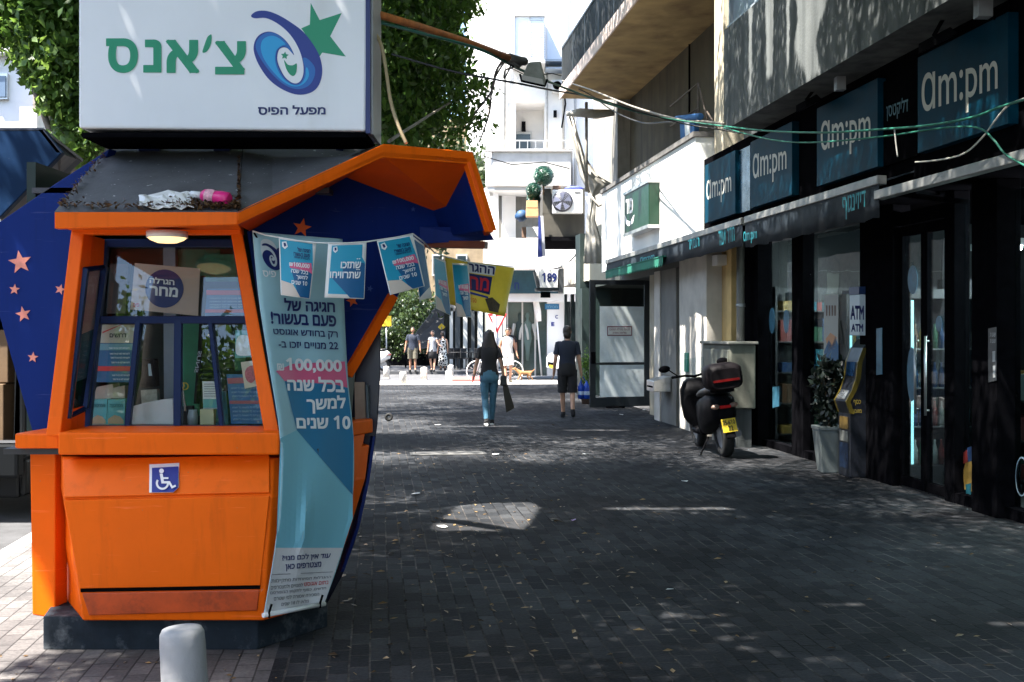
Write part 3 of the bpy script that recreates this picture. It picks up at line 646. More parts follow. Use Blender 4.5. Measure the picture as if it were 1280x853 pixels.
w = MB(); w.fbox(U1, U1 + 4.5, -9, .2, 2.95, 3.6); obj('canopy_beam', w, M('cream_beam', (.62, .58, .50), .7, var=.1), bB)
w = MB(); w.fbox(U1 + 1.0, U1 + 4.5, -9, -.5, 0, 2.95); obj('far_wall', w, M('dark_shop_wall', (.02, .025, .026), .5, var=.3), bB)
# balcony
yb = 26.1; ub0, ub1 = U0, U(771, 0)
w = MB(); w.fbox(ub0, ub1, -.3, 1.33, 7.06, 7.2); b = obj('balcony', w, OCHRE, bB)
w = MB(); w.fbox(ub0, ub1 + .02, 1.33, 1.36, 7.04, 7.30); obj('edge', w, M('pink_cream_paint', (.62, .50, .44), .7, var=.15), b)
w = MB(); w.fbox(ub0, ub1, 1.27, 1.31, 8.2, 8.25); w.fbox(ub0, ub1, 1.27, 1.31, 7.34, 7.37)
n = 90
for i in range(n + 1):
    u = ub0 + (ub1 - ub0) * i / n; r = .02 if i % 15 == 0 else .008; w.fbox(u - r, u + r, 1.28, 1.30, 7.2, 8.2)
for i in range(9):
    o = i * 1.3 / 9; w.fbox(ub1 - .02, ub1, o - .008, o + .008, 7.2, 8.2)
w.fbox(ub1 - .03, ub1 + .01, 0, 1.3, 8.2, 8.25)
obj('railing', w, M('dark_iron', (.05, .055, .06), .5, metal=.3, var=.3), b)
w = MB(); w.fbox(ub0, ub0 + 7.5, 1.2, 1.26, 7.22, 8.1); obj('screen', w, M('grey_reed_screen', (.22, .22, .21), .8, var=.4, scale=20), b)
# upper balcony above it (out of frame top)
w = MB(); w.fbox(ub0, ub1, -.3, 1.33, 10.1, 10.25); obj('balcony', w, OCHRE, bB)
for k in range(3):
    w = MB(); u = ub0 + 1.2 + k * 2.6; w.fbox(u, u + 1.4, -.299, -.26, 7.3, 9.5); fr = obj('window', w, M('window_white', (.5, .5, .48), .5), bB)
    w = MB(); w.fbox(u + .07, u + 1.33, -.262, -.25, 7.37, 9.43); obj('pane', w, M('dark_glass', (.02, .03, .035), .08), fr)
# metal drying rack frame on the recess wall
t = thing('drying_rack', 'rusty metal drying rack high on the brown wall above the white fascia', 'rack', FPt(860, 170, 0))
m = MB()
for a, b2 in (((838, 133), (873, 104)), ((838, 158), (873, 135)), ((873, 104), (873, 165)), ((873, 104), (884, 150)), ((873, 135), (858, 165)), ((884, 140), (896, 160))): m.tube([FPt(*a, .35), FPt(*b2, .35)], .014)
for a in ((838, 133), (838, 158)): m.tube([FPt(*a, .35), FPt(*a, -.29)], .012)
obj('frame', m, M('rusty_iron', (.12, .09, .07), .7, var=.3, scale=25), t)
t = thing('hanging_cloth', 'blue and white cloth tied to the rack above the white fascia', 'cloth', FPt(858, 165, .45))
m = MB(); m.prism([FPt(849, 148, .45), FPt(868, 146, .45), FPt(866, 172, .45), FPt(858, 176, .45), FPt(850, 174, .45)], -FO * .1); m.prism([FPt(855, 151, .47), FPt(861, 151, .47), FPt(861, 173, .47), FPt(856, 172, .47)], -FO * .1, 1)
m.tube([FPt(846, 149, .45), FPt(876, 146, .45)], .06); obj('cloth', m, [M('blue_cloth', (.03, .12, .3), .8), WHITE], t, bevel=.02)

# white fascia with its green box sign
t = thing('shop_fascia', 'bright white fascia box above the dark awning, streaked with shade', 'fascia', W(U(810, .6), .3, 2.95))
w = MB(); w.fbox(U(869, .6), U(752, .6), -.25, .6, 2.95, 4.70)
fasc = obj('box', w, M('white_fascia', (.80, .80, .78), .5, var=.03, scale=2, dirt=(.6, .58, .52), dscale=2, dlo=.6, dhi=.9), t, bevel=.01)
w = MB(); w.fbox(U(869, .6) - .02, U(752, .6) + .02, -.25, .64, 4.70, 4.78); obj('coping', w, M('grey_coping', (.12, .115, .11), .8, var=.4, scale=9), t)
t = thing('shop_sign', 'green box sign with white lettering on the white fascia', 'sign', W(U(795, .75), .68, 3.7), 'projecting signs')
w = MB(); w.fbox(U(811, .8), U(780, .8), .61, .8, ZF(795, 287, .8), ZF(795, 237, .8)); obj('panel', w, M('green_sign', (.0015, .030, .012), .35, var=.15), t, bevel=.01)
gm = plane_map(W(0, .8, 0), FO)
m = MB(); letter(m, H('פוד'), ((782, 250), (791, 247), (791, 266), (782, 268)), gm, bold=.02, lift=.01)
decal(m, [(781, 268), (784, 276), (788, 277), (793, 268), (791, 279), (786, 283), (782, 280)], gm, lift=.01); obj('lettering', m, WHITE_L, t)
w = MB(); w.fbox(U(811, .8) - .01, U(780, .8) + .01, .61, .82, ZF(795, 237, .8), ZF(795, 233, .8)); w.fbox(U(811, .8) - .01, U(780, .8) + .01, .61, .82, ZF(795, 291, .8), ZF(795, 287, .8)); obj('frame', w, SILVER, t)
# wall lamp box, drainpipe, cabinet, mailbox
t = thing('wall_box', 'small white box high on the beige stone blocks', 'box', FPt(890, 330, .25))
w = MB(); w.fbox(U(897, .35), U(886, .35), .2, .36, ZF(890, 333, .35), ZF(890, 320, .35)); obj('case', w, WHITE, t, bevel=.01)
t = thing('drainpipe', 'grey drainpipe running down the yellow plaster wall', 'pipe', W(U(924, .3), .28, 0))
w = MB(); u = U(924, .3); w.tube([W(u, .28, 0), W(u, .28, 2.98)], .06, 12); obj('pipe', w, M('grey_pipe', (.16, .15, .13), .6, var=.2), t)
w = MB()
for z in (.6, 2.0): w.tube([W(u, .28, z), W(u, .28, z + .05)], .068, 12)
obj('clamp', w, GREYM, t)
t = thing('electrical_cabinet', 'pale green grey electrical cabinet on the wall behind the scooter', 'cabinet', W(U(895, .55), .4, .0))
u0, u1 = U(913, .62), U(878, .62)
w = MB(); w.fbox(u0, u1, .25, .62, .55, 1.46); obj('case', w, wall_mat('cabinet_paint', (.12, .125, .10), (.08, .08, .065), bump=.1), t, bevel=.02)
w = MB(); w.fbox(u0 - .03, u1 + .03, .22, .66, 1.46, 1.5); obj('lid', w, M('cabinet_lid', (.17, .17, .15), .6), t, bevel=.01)
w = MB(); w.fbox(u0 + .05, u1 - .05, .62, .635, .62, 1.38); d = obj('door', w, M('cabinet_door', (.125, .13, .105), .6, var=.1), t, bevel=.006); w = MB(); w.fbox(u0 + .1, u0 + .14, .635, .655, .95, 1.1); obj('handle', w, BLACKM, d)
w = MB(); w.fbox(u0 + .1, u1 - .1, .28, .5, 0, .55); obj('plinth', w, CONC, t)
t = thing('mailbox', 'grey metal mailbox with slanted top on the stone column', 'mailbox', W(U(822, .55), .5, .8))
u0, u1 = U(826, .62), U(817, .62); z0, z1 = ZF(822, 489, .6), ZF(822, 470, .6)
w = MB(); w.prism([W(u0, .44, z0), W(u0, .75, z0), W(u0, .75, z1 - .08), W(u0, .44, z1)], FD * (u1 - u0)); b = obj('case', w, SILVER, t, bevel=.01)
w = MB(); w.fbox(u0 + .06, u1 - .06, .75, .756, z1 - .2, z1 - .17); obj('slot', w, BLACKM, t)
t = thing('green_plate', 'narrow green plate fixed upright on the pale marble wall', 'plate', W(U(857, .47), .45, 1.2))
w = MB(); w.fbox(U(859, .48), U(855, .48), .452, .48, ZF(857, 465, .48), ZF(857, 441, .48)); obj('plate', w, M('green_plate_paint', (.02, .25, .18), .5), t)

# open glass door leaf
hx = P(812, 505, 24.4); lx = P(737, 509, 24.0)
zt = CAMH + (HOR - 350) / FPX * 24; zb = .02
t = thing('glass_door', 'open dark framed glass door covered with paper and a printed notice', 'door', (hx.x, hx.y, 0))
d = (Vector((lx.x, lx.y, 0)) - Vector((hx.x, hx.y, 0))); L_ = d.length; d.normalize(); nrm = Vector((-d.y, d.x, 0)); nrm = nrm if nrm.y < 0 else -nrm
def dbox(m, a, b, z0, z1, n0=-.025, n1=.025, mi=0):
    o = Vector((hx.x, hx.y, 0)); q = lambda s, n, z: o + d * s + nrm * n + Vector((0, 0, z))
    m.hexa([q(a, n1, z0), q(b, n1, z0), q(b, n1, z1), q(a, n1, z1), q(a, n0, z0), q(b, n0, z0), q(b, n0, z1), q(a, n0, z1)], mi)
m = MB(); fw = .13
dbox(m, 0, fw, zb, zt); dbox(m, L_ - fw, L_, zb, zt); dbox(m, fw, L_ - fw, zb, zb + .2); dbox(m, fw, L_ - fw, zt - .1, zt)
zm = CAMH + (HOR - 455) / FPX * 24; dbox(m, fw, L_ - fw, zm - .02, zm + .02)
obj('frame', m, M('door_frame_dark', (.012, .016, .02), .4), t, bevel=.006)
m = MB(); dbox(m, fw, L_ - fw, zb + .2, zt - .1, -.006, .006); obj('pane', m, GLASS, t)
zp = CAMH + (HOR - 383) / FPX * 24
m = MB(); dbox(m, fw + .01, L_ - fw - .1, zb + .21, zm - .03, .007, .011); dbox(m, fw + .01, L_ - fw - .1, zm + .03, zp, .007, .011); obj('paper_cover', m, M('pale_paper_sheet', (.76, .82, .83), .8, var=.12, scale=3, bump=.3, bscale=4), t)
dm = plane_map(Vector((hx.x, hx.y, 0)) + nrm * .014, nrm)
m = MB(); decal(m, [(759, 408), (790, 408), (790, 420), (759, 420)], dm, lift=.004); nt_ = obj('notice', m, M('maroon_print', (.2, .03, .06), .6), t)
m = MB(); decal(m, [(760, 409.3), (789, 409.3), (789, 418.7), (760, 418.7)], dm, lift=.008); obj('sheet', m, WHITEP, nt_)
m = MB(); letter(m, H('הכניסה מהדלת הסמוכה'), (761.5, 787.5, 410.3, 413.3), dm, lift=.012); letter(m, H('סליחה ותודה'), (766, 783, 414.7, 417.7), dm, lift=.012); obj('lettering', m, M('maroon_print', (.2, .03, .06)), nt_)
m = MB(); dbox(m, L_ - .12, L_ - .02, .95, 1.2, .025, .06); obj('lock', m, BLACK, t)
m = MB(); m.tube([lx + Vector((.35, 0, .02 - lx.z + .0)), lx + Vector((.5, -.1, .03 - lx.z)), lx + Vector((.75, .02, .02 - lx.z))], .02); obj('door_stop', m, BLACKM, t)

# torn plastic sheeting and steel frame at the building corner
t = thing('plastic_sheet', 'torn grey plastic sheeting tied at its waist on the building corner', 'sheet', P(730, 290, 27))
def sheet(outl, Y, bow=.25):
    m = MB(); n = 14; rows = len(outl); vs = []
    for i, (py, xl, xr) in enumerate(outl):
        for j in range(n + 1):
            s = j / n; p = P(xl + (xr - xl) * s, py, Y); wd = (xr - xl) / FPX * Y
            vs.append(p + Vector((0, -bow * wd * math.sin(math.pi * s) + .05 * wd * math.sin(s * 21 + i * .7) - .02 * math.sin(s * 9 + i), 0)))
    fs = [(i * (n + 1) + j, i * (n + 1) + j + 1, (i + 1) * (n + 1) + j + 1, (i + 1) * (n + 1) + j) for i in range(rows - 1) for j in range(n)]
    m.add(vs, fs, 0, True); return m
PLAS = M('dusty_plastic', (.42, .40, .36), .45, var=.25, scale=5, bump=.4, bscale=12)
m = sheet([(143, 708, 716), (165, 713, 722), (195, 719, 731), (220, 725, 748), (232, 731, 768), (245, 738, 744), (252, 737, 745), (275, 733, 744), (300, 731, 752), (330, 730, 758)], 25.8)
o = obj('sheet', m, PLAS, t); b = o.modifiers.new('solid', 'SOLIDIFY'); b.thickness = .01
m = MB(); m.tube([P(712, 146, 25.6), P(737, 243, 25.6)], .025); m.tube([P(733, 128, 25.6), P(733, 240, 25.6)], .035); m.tube([P(736, 242, 25.5), P(748, 258, 25.5), P(756, 254, 25.5)], .03)
obj('steel_frame', m, M('worn_steel', (.26, .24, .21), .6, var=.3), t); m = MB(); m.tube([P(708, 143, 25.6), P(725, 141, 25.55), P(745, 143, 25.6), P(768, 141, 25.6)], [.05, .1, .11, .07], 10); obj('wrapped_beam', m, PLAS, t)
# ================================================================ white buildings across the side street
WHITEW = wall_mat('white_sunlit_plaster', (.72, .70, .68), (.50, .46, .41), var=.05, streak=1.2, lo=.6, hi=.85)
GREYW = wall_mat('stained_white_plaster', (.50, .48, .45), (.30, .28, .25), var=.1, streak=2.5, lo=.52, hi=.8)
DGL = M('dark_glass', (.02, .03, .035), .08)
bC = thing('apartment_building', 'bright white apartment block with balconies closing the end of the street', 'building', P(660, 470, 42))
def ppanel(m, x0, x1, y0, y1, Y, depth, mi=0):
    m.hexa([P(x0, y1, Y), P(x1, y1, Y), P(x1, y0, Y), P(x0, y0, Y), P(x0, y1, Y) + Vector((0, depth, 0)), P(x1, y1, Y) + Vector((0, depth, 0)), P(x1, y0, Y) + Vector((0, depth, 0)), P(x0, y0, Y) + Vector((0, depth, 0))], mi)
m = MB(); ppanel(m, 716, 800, -260, 335, 42, 6); ppanel(m, 628, 634, -260, 186, 42, 6); ppanel(m, 634, 716, -260, 128, 42, 6); ppanel(m, 681, 716, 128, 186, 42, 6); ppanel(m, 628, 681, 186, 240, 42.6, 6); ppanel(m, 634, 681, 128, 186, 43.6, 5)
obj('wall', m, WHITEW, bC)
m = MB(); m.prism([P(628, -260, 42), P(628, 300, 42), P(583, 300, 62), P(583, -170, 62)], (.5, .1, 0)); obj('side_wall', m, WHITEW, bC)
for k in range(7):                          # narrow openings of the side wall, seen very obliquely
    y = -20 + k * 30; m = MB(); x0, x1 = 609, 613; a = 49.5; b = 47.5
    m.prism([P(x0, y + 6, a), P(x1, y, b), P(x1, y + 13, b), P(x0, y + 18, a)], (-.06, -.04, 0)); obj('window', m, M('brown_shutter', (.3, .25, .2), .7), bC)
m = MB(); ppanel(m, 643, 680, 20, 76, 40.8, 1.3); obj('bay', m, M('bay_white', (.74, .76, .80), .6), bC)
m = MB(); ppanel(m, 641, 681.5, 15, 20, 40.7, 1.4); ppanel(m, 641, 681.5, 75, 79, 40.7, 1.4); ppanel(m, 661.5, 663, 20, 75, 40.75, .1); ppanel(m, 641.5, 643.2, 20, 75, 40.7, 1.2); obj('bay_frame', m, M('grey_trim', (.45, .44, .42), .7), bC)
m = MB()
for k in range(18): ppanel(m, 663, 680, 21 + k * 3, 22.2 + k * 3, 40.76, .05)
obj('shutter', m, M('pale_blue_shutter', (.55, .6, .66), .6), bC)
m = MB(); ppanel(m, 684, 702, 20, 76, 41.96, .1); obj('shutter', m, M('pale_blue_shutter', (.55, .6, .66)), bC)
m = MB(); ppanel(m, 682, 720, 74, 76.5, 41.2, .8); ppanel(m, 682, 720, 84, 86, 41.2, .8); obj('railing', m, M('grey_blue_rail', (.25, .3, .36), .6), bC)
m = MB(); ppanel(m, 643.5, 665, 165, 189, 43.5, .1); f_ = obj('window', m, M('window_white', (.5, .5, .48)), bC); m = MB(); ppanel(m, 645.5, 663, 168, 189, 43.47, .02); obj('pane', m, DGL, f_)
m = MB(); ppanel(m, 652, 657, 152, 164, 43.4, .2); obj('wall_lamp', m, BLACKM, bC)
m = MB(); ppanel(m, 692, 696, 138, 146, 41.8, .2); obj('wall_lamp', m, BLACKM, bC)
# two-level balcony with rounded left end
def balc(m, x0, x1, y0, y1, Y, back, ch=9):
    m.prism([P(x0, y1, Y + 1.2), P(x0 + ch, y1, Y), P(x1, y1, Y), P(x1, y1, Y) + Vector((0, back, 0)), P(x0, y1, Y + 1.2) + Vector((0, back - 1.2, 0))], (0, 0, (y1 - y0) / FPX * Y))
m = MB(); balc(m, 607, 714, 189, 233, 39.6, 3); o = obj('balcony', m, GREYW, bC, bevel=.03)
m = MB(); ppanel(m, 606, 715, 187.5, 189.2, 39.5, .3); obj('coping', m, M('grey_trim', (.45, .44, .42)), o)
m = MB(); balc(m, 609, 716, 233, 238, 39.7, 3); obj('slab', m, M('grey_trim', (.45, .44, .42)), o)
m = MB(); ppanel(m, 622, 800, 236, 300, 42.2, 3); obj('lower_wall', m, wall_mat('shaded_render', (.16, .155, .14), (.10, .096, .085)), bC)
m = MB(); ppanel(m, 616, 623, 236, 300, 41, .4); ppanel(m, 604, 612, 236, 300, 41, .4); obj('column', m, WHITEW, bC)
m = MB(); ppanel(m, 604, 742, 298, 337, 39.3, 3.4); obj('fascia', m, WHITEW, bC, bevel=.02)
m = MB(); ppanel(m, 636, 705, 337, 367, 39.9, 2); obj('beam', m, M('dark_teal_beam', (.02, .06, .08), .4, var=.2), bC)
m = MB(); letter(m, 'n', (643, 649, 353, 362), lambda x, y: P(x, y, 39.85), lift=.01); obj('lettering', m, NAVY_L, bC)
m = MB(); ppanel(m, 600, 760, 367, 377, 40.1, 2); obj('lintel', m, WHITEW, bC)
m = MB(); ppanel(m, 632, 684, 377, 470, 41.2, .06); obj('shop_window', m, DGL if False else M('green_dark_glass', (.05, .09, .09), .1, var=.3, scale=2), bC)
m = MB(); ppanel(m, 684, 706, 375, 470, 40.6, 1); pl = obj('column', m, M('white_pillar', (.70, .71, .72), .6), bC)
m = MB(); pm = lambda x, y: P(x, y, 40.6)
decal(m, [(681, 380), (699, 380), (699, 387), (681, 387)], pm, lift=.02); obj('panel', m, M('teal_blue_print', (.02, .13, .28), .4), pl)
m = MB(); letter(m, H('מכולת'), (683, 697, 381.5, 385.5), pm, lift=.03); obj('lettering', m, M('dim_blue_print', (.15, .3, .45), .5), pl)
m = MB(); letter(m, 'C', (694, 697.5, 394, 398.5), pm, bold=.03, lift=.02); letter(m, 'E', (689, 693, 403, 408), pm, bold=.05, lift=.02); obj('lettering', m, BLUE_L, pl)
for x0, x1 in ((706, 709), (714, 718), (722, 726)):
    m = MB(); ppanel(m, x0, x1, 368, 480, 33.5, .5); obj('column', m, M('dark_green_column', (.015, .028, .026)), bC)
m = MB(); ppanel(m, 706, 742, 368, 470, 40.4, .5); obj('shop_window', m, M('dark_shop_glass', (.015, .02, .02), .12), bC)
for x in (627, 633, 652, 668):
    m = MB(); ppanel(m, x, x + 2, 377, 470, 41.0, .15); obj('mullion', m, M('window_white', (.5, .5, .48)), bC)

# air conditioner ledge, plants and clutter
t = thing('concrete_ledge', 'stained concrete ledge box carrying the air conditioner', 'ledge', P(705, 300, 34))
m = MB(); ppanel(m, 679, 731, 268, 298, 33.6, 3.5); ppanel(m, 679, 689, 236, 268, 33.6, 3.5); ppanel(m, 689, 731, 235, 268, 34.2, 2.5); obj('block', m, wall_mat('shaded_grimy_concrete', (.075, .068, .054), (.03, .028, .024), streak=1.5, lo=.42, hi=.7), t, bevel=.02)  # base darkened to carry the ledge's shade; streaks are grime
m = MB(); ppanel(m, 679, 731, 296, 301, 33.5, 3.6); obj('slab', m, BLACKM, t)
t = thing('air_conditioner', 'white outdoor air conditioner unit on the stained concrete ledge', 'air conditioner', P(709, 268, 33.6))
m = MB(); ppanel(m, 690.5, 728.5, 237.5, 266.5, 33.3, .35); obj('case', m, WHITE, t, bevel=.02)
c = P(703, 252, 33.28); m = MB(); m.lathe([(.0, .0), (.28, .0), (.28, .02), (.31, .02), (.31, -.015), (0, -.015)], c, 28, axis='y'); obj('fan_well', m, M('fan_dark', (.05, .05, .07), .5), t)
m = MB()
for k in range(5):
    a = k * 2 * math.pi / 5; m.prism([c + Vector((.27 * math.cos(a), -.02, .27 * math.sin(a))), c + Vector((.27 * math.cos(a + .7), -.035, .27 * math.sin(a + .7))), c + Vector((.06 * math.cos(a + .5), -.03, .06 * math.sin(a + .5))), c + Vector((.06 * math.cos(a), -.02, .06 * math.sin(a)))], (0, .008, 0))
obj('fan', m, M('fan_grey', (.18, .19, .28), .4), t)
m = MB()
for k in range(1, 6): m.lathe([(.05 * k, -.03), (.05 * k + .006, -.03)], c + Vector((0, -.01, 0)), 28, axis='y', caps=False)
obj('grille', m, GREYM, t)
m = MB(); decal(m, [(718, 240), (726, 240), (726, 242), (718, 242)], lambda x, y: P(x, y, 33.3), lift=.01); obj('badge', m, GREY_L, t)
t = thing('planter_box', 'small brown flat pot beside the air conditioner top', 'pot', P(696, 236, 33.8)); m = MB(); ppanel(m, 691, 701, 232, 236.5, 33.6, .3); obj('pot', m, M('terracotta', (.2, .12, .08), .8), t, bevel=.02)
t = thing('blue_cloth', 'blue cloth lying on top of the air conditioner', 'cloth', P(717, 235, 33.8)); m = MB(); m.ball(P(717, 235.5, 33.6), (.28, .15, .06), 14, 6, wob=.15); obj('cloth', m, M('blue_violet_cloth', (.08, .1, .4), .8), t)
BOX = leaf_mat('topiary_leaf', (.006, .035, .022), (.02, .085, .05), .1)
def topiary(px, py, r, Y, lab, n=1500):
    c = P(px, py, Y); t = thing('topiary_ball', lab, 'plant', c - Vector((0, 0, r)), 'topiary balls by the air conditioner'); m = MB()
    m.ball(c, r * .9, 16, 10)
    for _ in range(n):
        v = Vector((random.gauss(0, 1), random.gauss(0, 1), random.gauss(0, 1))).normalized(); p = c + v * r * random.uniform(.88, 1.04)
        a = v.orthogonal().normalized() * .02; b = v.cross(a).normalized() * .012 + v * random.uniform(-.02, .02)
        m.add([p - a, p + b, p + a, p - b], [(0, 1, 2, 3)])
    obj('foliage', m, BOX, t, weld=False)
    m = MB(); m.tube([c - Vector((0, 0, r)), c - Vector((0, -.1, r + .25))], .03); obj('stem', m, M('brown_stem', (.1, .06, .03), .8), t)
topiary(679.5, 220, .30, 33.4, 'larger round green topiary ball above the concrete ledge')
topiary(667, 238, .23, 33.8, 'smaller round green topiary ball above the wooden crate')
topiary(667, 249, .2, 34.0, 'lowest green topiary ball just over the wooden crate')
t = thing('wooden_crate', 'plain wooden crate hanging under the topiary balls', 'crate', P(665, 272, 33.7)); m = MB()
ppanel(m, 658, 672.5, 251, 260, 33.6, .35); ppanel(m, 657.5, 673, 261, 271, 33.6, .35); obj('box', m, M('raw_wood', (.55, .33, .16), .7, var=.15), t, bevel=.01)
t = thing('blue_bag', 'dark blue sack beside the wooden crate', 'bag', P(652, 276, 34.2)); m = MB(); m.ball(P(652, 270, 34.2), (.2, .2, .18), 12, 8, wob=.1); obj('sack', m, M('navy_sack', (.01, .05, .13), .6), t)
t = thing('white_cooler', 'white and brown box standing below the wooden crate', 'box', P(664, 297, 34.5)); m = MB(); ppanel(m, 658, 673, 284, 297, 34.4, .35); ppanel(m, 652.5, 657.8, 284, 297, 34.4, .35, 1); obj('box', m, [WHITE, M('terracotta', (.2, .12, .08))], t, bevel=.01)
t = thing('hanging_strap', 'navy and grey cloth strip hanging from the concrete ledge', 'cloth', P(676, 322, 33.2)); m = MB()
m.prism([P(675, 270, 33.4), P(679, 270, 33.4), P(682, 320, 33.2), P(678, 321, 33.2)], (0, .05, 0)); m.prism([P(673, 270, 33.38), P(675, 270, 33.38), P(678, 321, 33.18), P(672, 322, 33.18)], (0, .05, 0), 1); obj('strip', m, [M('grey_cloth', (.3, .3, .33), .8), NAVY_L], t)

# lit house number box
t = thing('house_number_box', 'white light box with house number 189 under the white fascia', 'sign', P(688, 365, 31), 'projecting signs')
Yb = 31.0
m = MB(); m.hexa([P(675, 360, Yb), P(697, 360, Yb), P(698, 337, Yb), P(674, 337, Yb), P(671, 358, Yb + .7), P(702, 358, Yb + .7), P(703, 337, Yb + .7), P(669, 337, Yb + .7)]); obj('case', m, WHITEP, t, bevel=.01)
m = MB(); m.bar(P(702, 336, Yb - .02), P(702, 366, Yb - .02), .13, .6); m.bar(P(669, 362, Yb + .1), P(703, 362, Yb + .1), .08, .5); m.bar(P(668, 339, Yb), P(673, 360, Yb), .06, .6); obj('frame', m, M('dark_metal_frame', (.06, .065, .07), .5, metal=.3), t)
m = MB(); letter(m, '189', (677.5, 696, 341, 353), lambda x, y: P(x, y, Yb), bold=.03, lift=.012); obj('lettering', m, NAVY_L, t)
m = MB(); ppanel(m, 676, 688, 365, 372, Yb + .2, .3); obj('bracket', m, BLACKM, t)

# ================================================================ far end of the street on the left of the people
bD = thing('shop_building', 'beige building with striped shop columns far down the street behind the cafe', 'building', P(540, 462, 62))
m = MB(); ppanel(m, 380, 604, 150, 462, 64, 6); obj('wall', m, wall_mat('far_beige', (.26, .19, .11), (.16, .12, .08), streak=1), bD)
for x0, x1, c in ((562, 566, 0), (569, 575, 1), (579, 584, 0), (589, 593, 1), (597, 603, 0)):
    m = MB(); ppanel(m, x0, x1, 385, 464, 50, .4); obj('column', m, [M('pale_column', (.6, .6, .56), .6), M('dark_column', (.06, .07, .075), .6)][c], bD)
m = MB(); ppanel(m, 555, 606, 388, 464, 51.2, .2); obj('shop_window', m, M('dark_shop_glass', (.015, .02, .02)), bD)
m = MB(); ppanel(m, 556, 606, 377, 389, 50, 1.5); obj('fascia', m, M('far_fascia', (.25, .24, .22), .7, var=.2), bD)
for k in range(4):
    m = MB(); x = 480 + k * 30; ppanel(m, x, x + 14, 318, 345, 63.9, .08); f_ = obj('window', m, M('window_white', (.5, .5, .48)), bD); m = MB(); ppanel(m, x + 1.5, x + 12.5, 320, 343, 63.8, .05); obj('pane', m, DGL, f_)
m = MB(); ppanel(m, 420, 560, 405, 462, 60, .3); obj('shop_window', m, M('dark_cafe_front', (.02, .022, .02), .3, var=.5), bD)

# sunlit building at far left behind the tree
bE = thing('apartment_building', 'pale apartment building with small windows at far left behind the tree', 'building', P(20, 470, 24))
m = MB(); ppanel(m, -420, 46, 30, 480, 24, 8); obj('wall', m, WHITEW, bE)
m = MB(); ppanel(m, 46, 130, 0, 480, 27, 3); obj('end_wall', m, wall_mat('grey_white', (.55, .54, .52), (.38, .36, .33), streak=2), bE)
m = MB(); ppanel(m, -14, 9, 92, 124, 23.9, .15); f_ = obj('window', m, SILVER, bE); m = MB(); ppanel(m, -12, 6.5, 95, 121, 23.86, .05); obj('pane', m, M('blue_glass', (.1, .14, .2), .15), f_)
m = MB(); ppanel(m, 41, 47, 104, 138, 23.6, .3); f_ = obj('window', m, M('brown_shutter', (.3, .25, .2)), bE); m = MB(); ppanel(m, 41.5, 52, 137, 140, 23.3, .5); obj('sill', m, BLACKM, f_)
m = MB(); ppanel(m, -420, 48, 60, 66, 23.7, .5); obj('cornice', m, WHITEW, bE)
# unseen block opposite, added to give the shop glass something to mirror
bF = thing('apartment_building', 'unseen tall grey brown apartment block added across the road for shop glass reflections', 'building', W(0, 24, 0))
m = MB(); m.fbox(-30, 110, 21.5, 30, 0, 9); obj('wall', m, wall_mat('grey_brown_render', (.22, .20, .17), (.12, .11, .10)), bF)
m = MB()
for k in range(28):
    for z in (.8, 3.6, 6.7): m.fbox(-28 + k * 4.6, -26 + k * 4.6, 21.4, 21.52, z, z + 1.5)
obj('window', m, DGL, bF)
# pipes, boxes and stains on the white block
for x, y0, y1 in ((704, -40, 186), (631, -60, 186), (683.5, 79, 186), (719, 90, 296)):
    m = MB(); m.tube([P(x, y0, 41.85), P(x, y1, 41.85)], .05, 8); obj('pipe', m, M('pale_pipe', (.33, .32, .30), .6, var=.2), bC)
for x, y in ((690, 100), (722, 40)):
    m = MB(); ppanel(m, x, x + 17, y, y + 14, 41.4, .5); k = obj('air_conditioner_unit', m, M('ac_grey', (.42, .42, .41), .5), bC, bevel=.02); m = MB(); m.lathe([(.0, -.02), (.16, -.02)], P(x + 6.5, y + 7, 41.4), 16, axis='y'); obj('fan', m, DGL, k)
    m = MB(); m.tube([P(x + 15, y + 14, 41.6), P(x + 17, y + 30, 41.8), P(x + 12, y + 60, 41.8)], .03); obj('hose', m, BLACKM, bC)
for pts in ([(636, 84), (660, 96), (690, 92), (716, 99)], [(606, 196), (640, 206), (680, 203), (712, 211)]):
    m = MB(); m.tube([P(x, y, 39.2 if y > 150 else 41.7) for x, y in pts], .018, 5); obj('wire', m, BLACKM, bC)
m = MB()
for k in range(11): ppanel(m, 609 + k * 10, 610 + k * 10, 176, 187.5, 39.5, .05)
ppanel(m, 607, 714, 175, 176.5, 39.5, .06); obj('railing', m, M('pale_railing', (.36, .36, .36), .5), bC)
# ================================================================ the kiosk
K = thing('kiosk', 'orange and navy six sided lottery kiosk with slate roof and winged canopy', 'kiosk', (-1.75, 6.6, 0))
def ring(y, Yf, xl, xr, pr, Yr, pl=73, Yl=6.4):
    fl, fr = P(xl, y, Yf), P(xr, y, Yf); r = P(pr, y, Yr); l = P(pl, y, Yl); z = fl.z
    k = 1.0
    return [Vector((v.x, v.y, z)) for v in (fl, fr, r)] + [Vector((r.x - .42, 7.45, z)), Vector((l.x + .42, 7.45, z)), Vector((l.x, l.y, z))]
def bez(a, b, t): return [p.lerp(q, t) for p, q in zip(a, b)]
r0 = ring(573, 5.82, 78, 342, 462, 6.5); r1 = ring(622, 5.68, 80, 340, 457, 6.42); r2 = ring(700, 5.70, 93, 335, 434, 6.28); r3 = ring(776, 5.74, 104, 330, 402, 6.08)
def loft(rings):
    m = MB(); n = 6; vs = [v for r in rings for v in r]
    fs = [(i * n + j, i * n + (j + 1) % n, (i + 1) * n + (j + 1) % n, (i + 1) * n + j) for i in range(len(rings) - 1) for j in range(n)]
    fs += [tuple(range(n)), tuple(range(len(vs) - n, len(vs)))]
    return m.add(vs, fs)
obj('body', loft([r0, r1, r2, r3]), ORANGE2, K, bevel=.008)
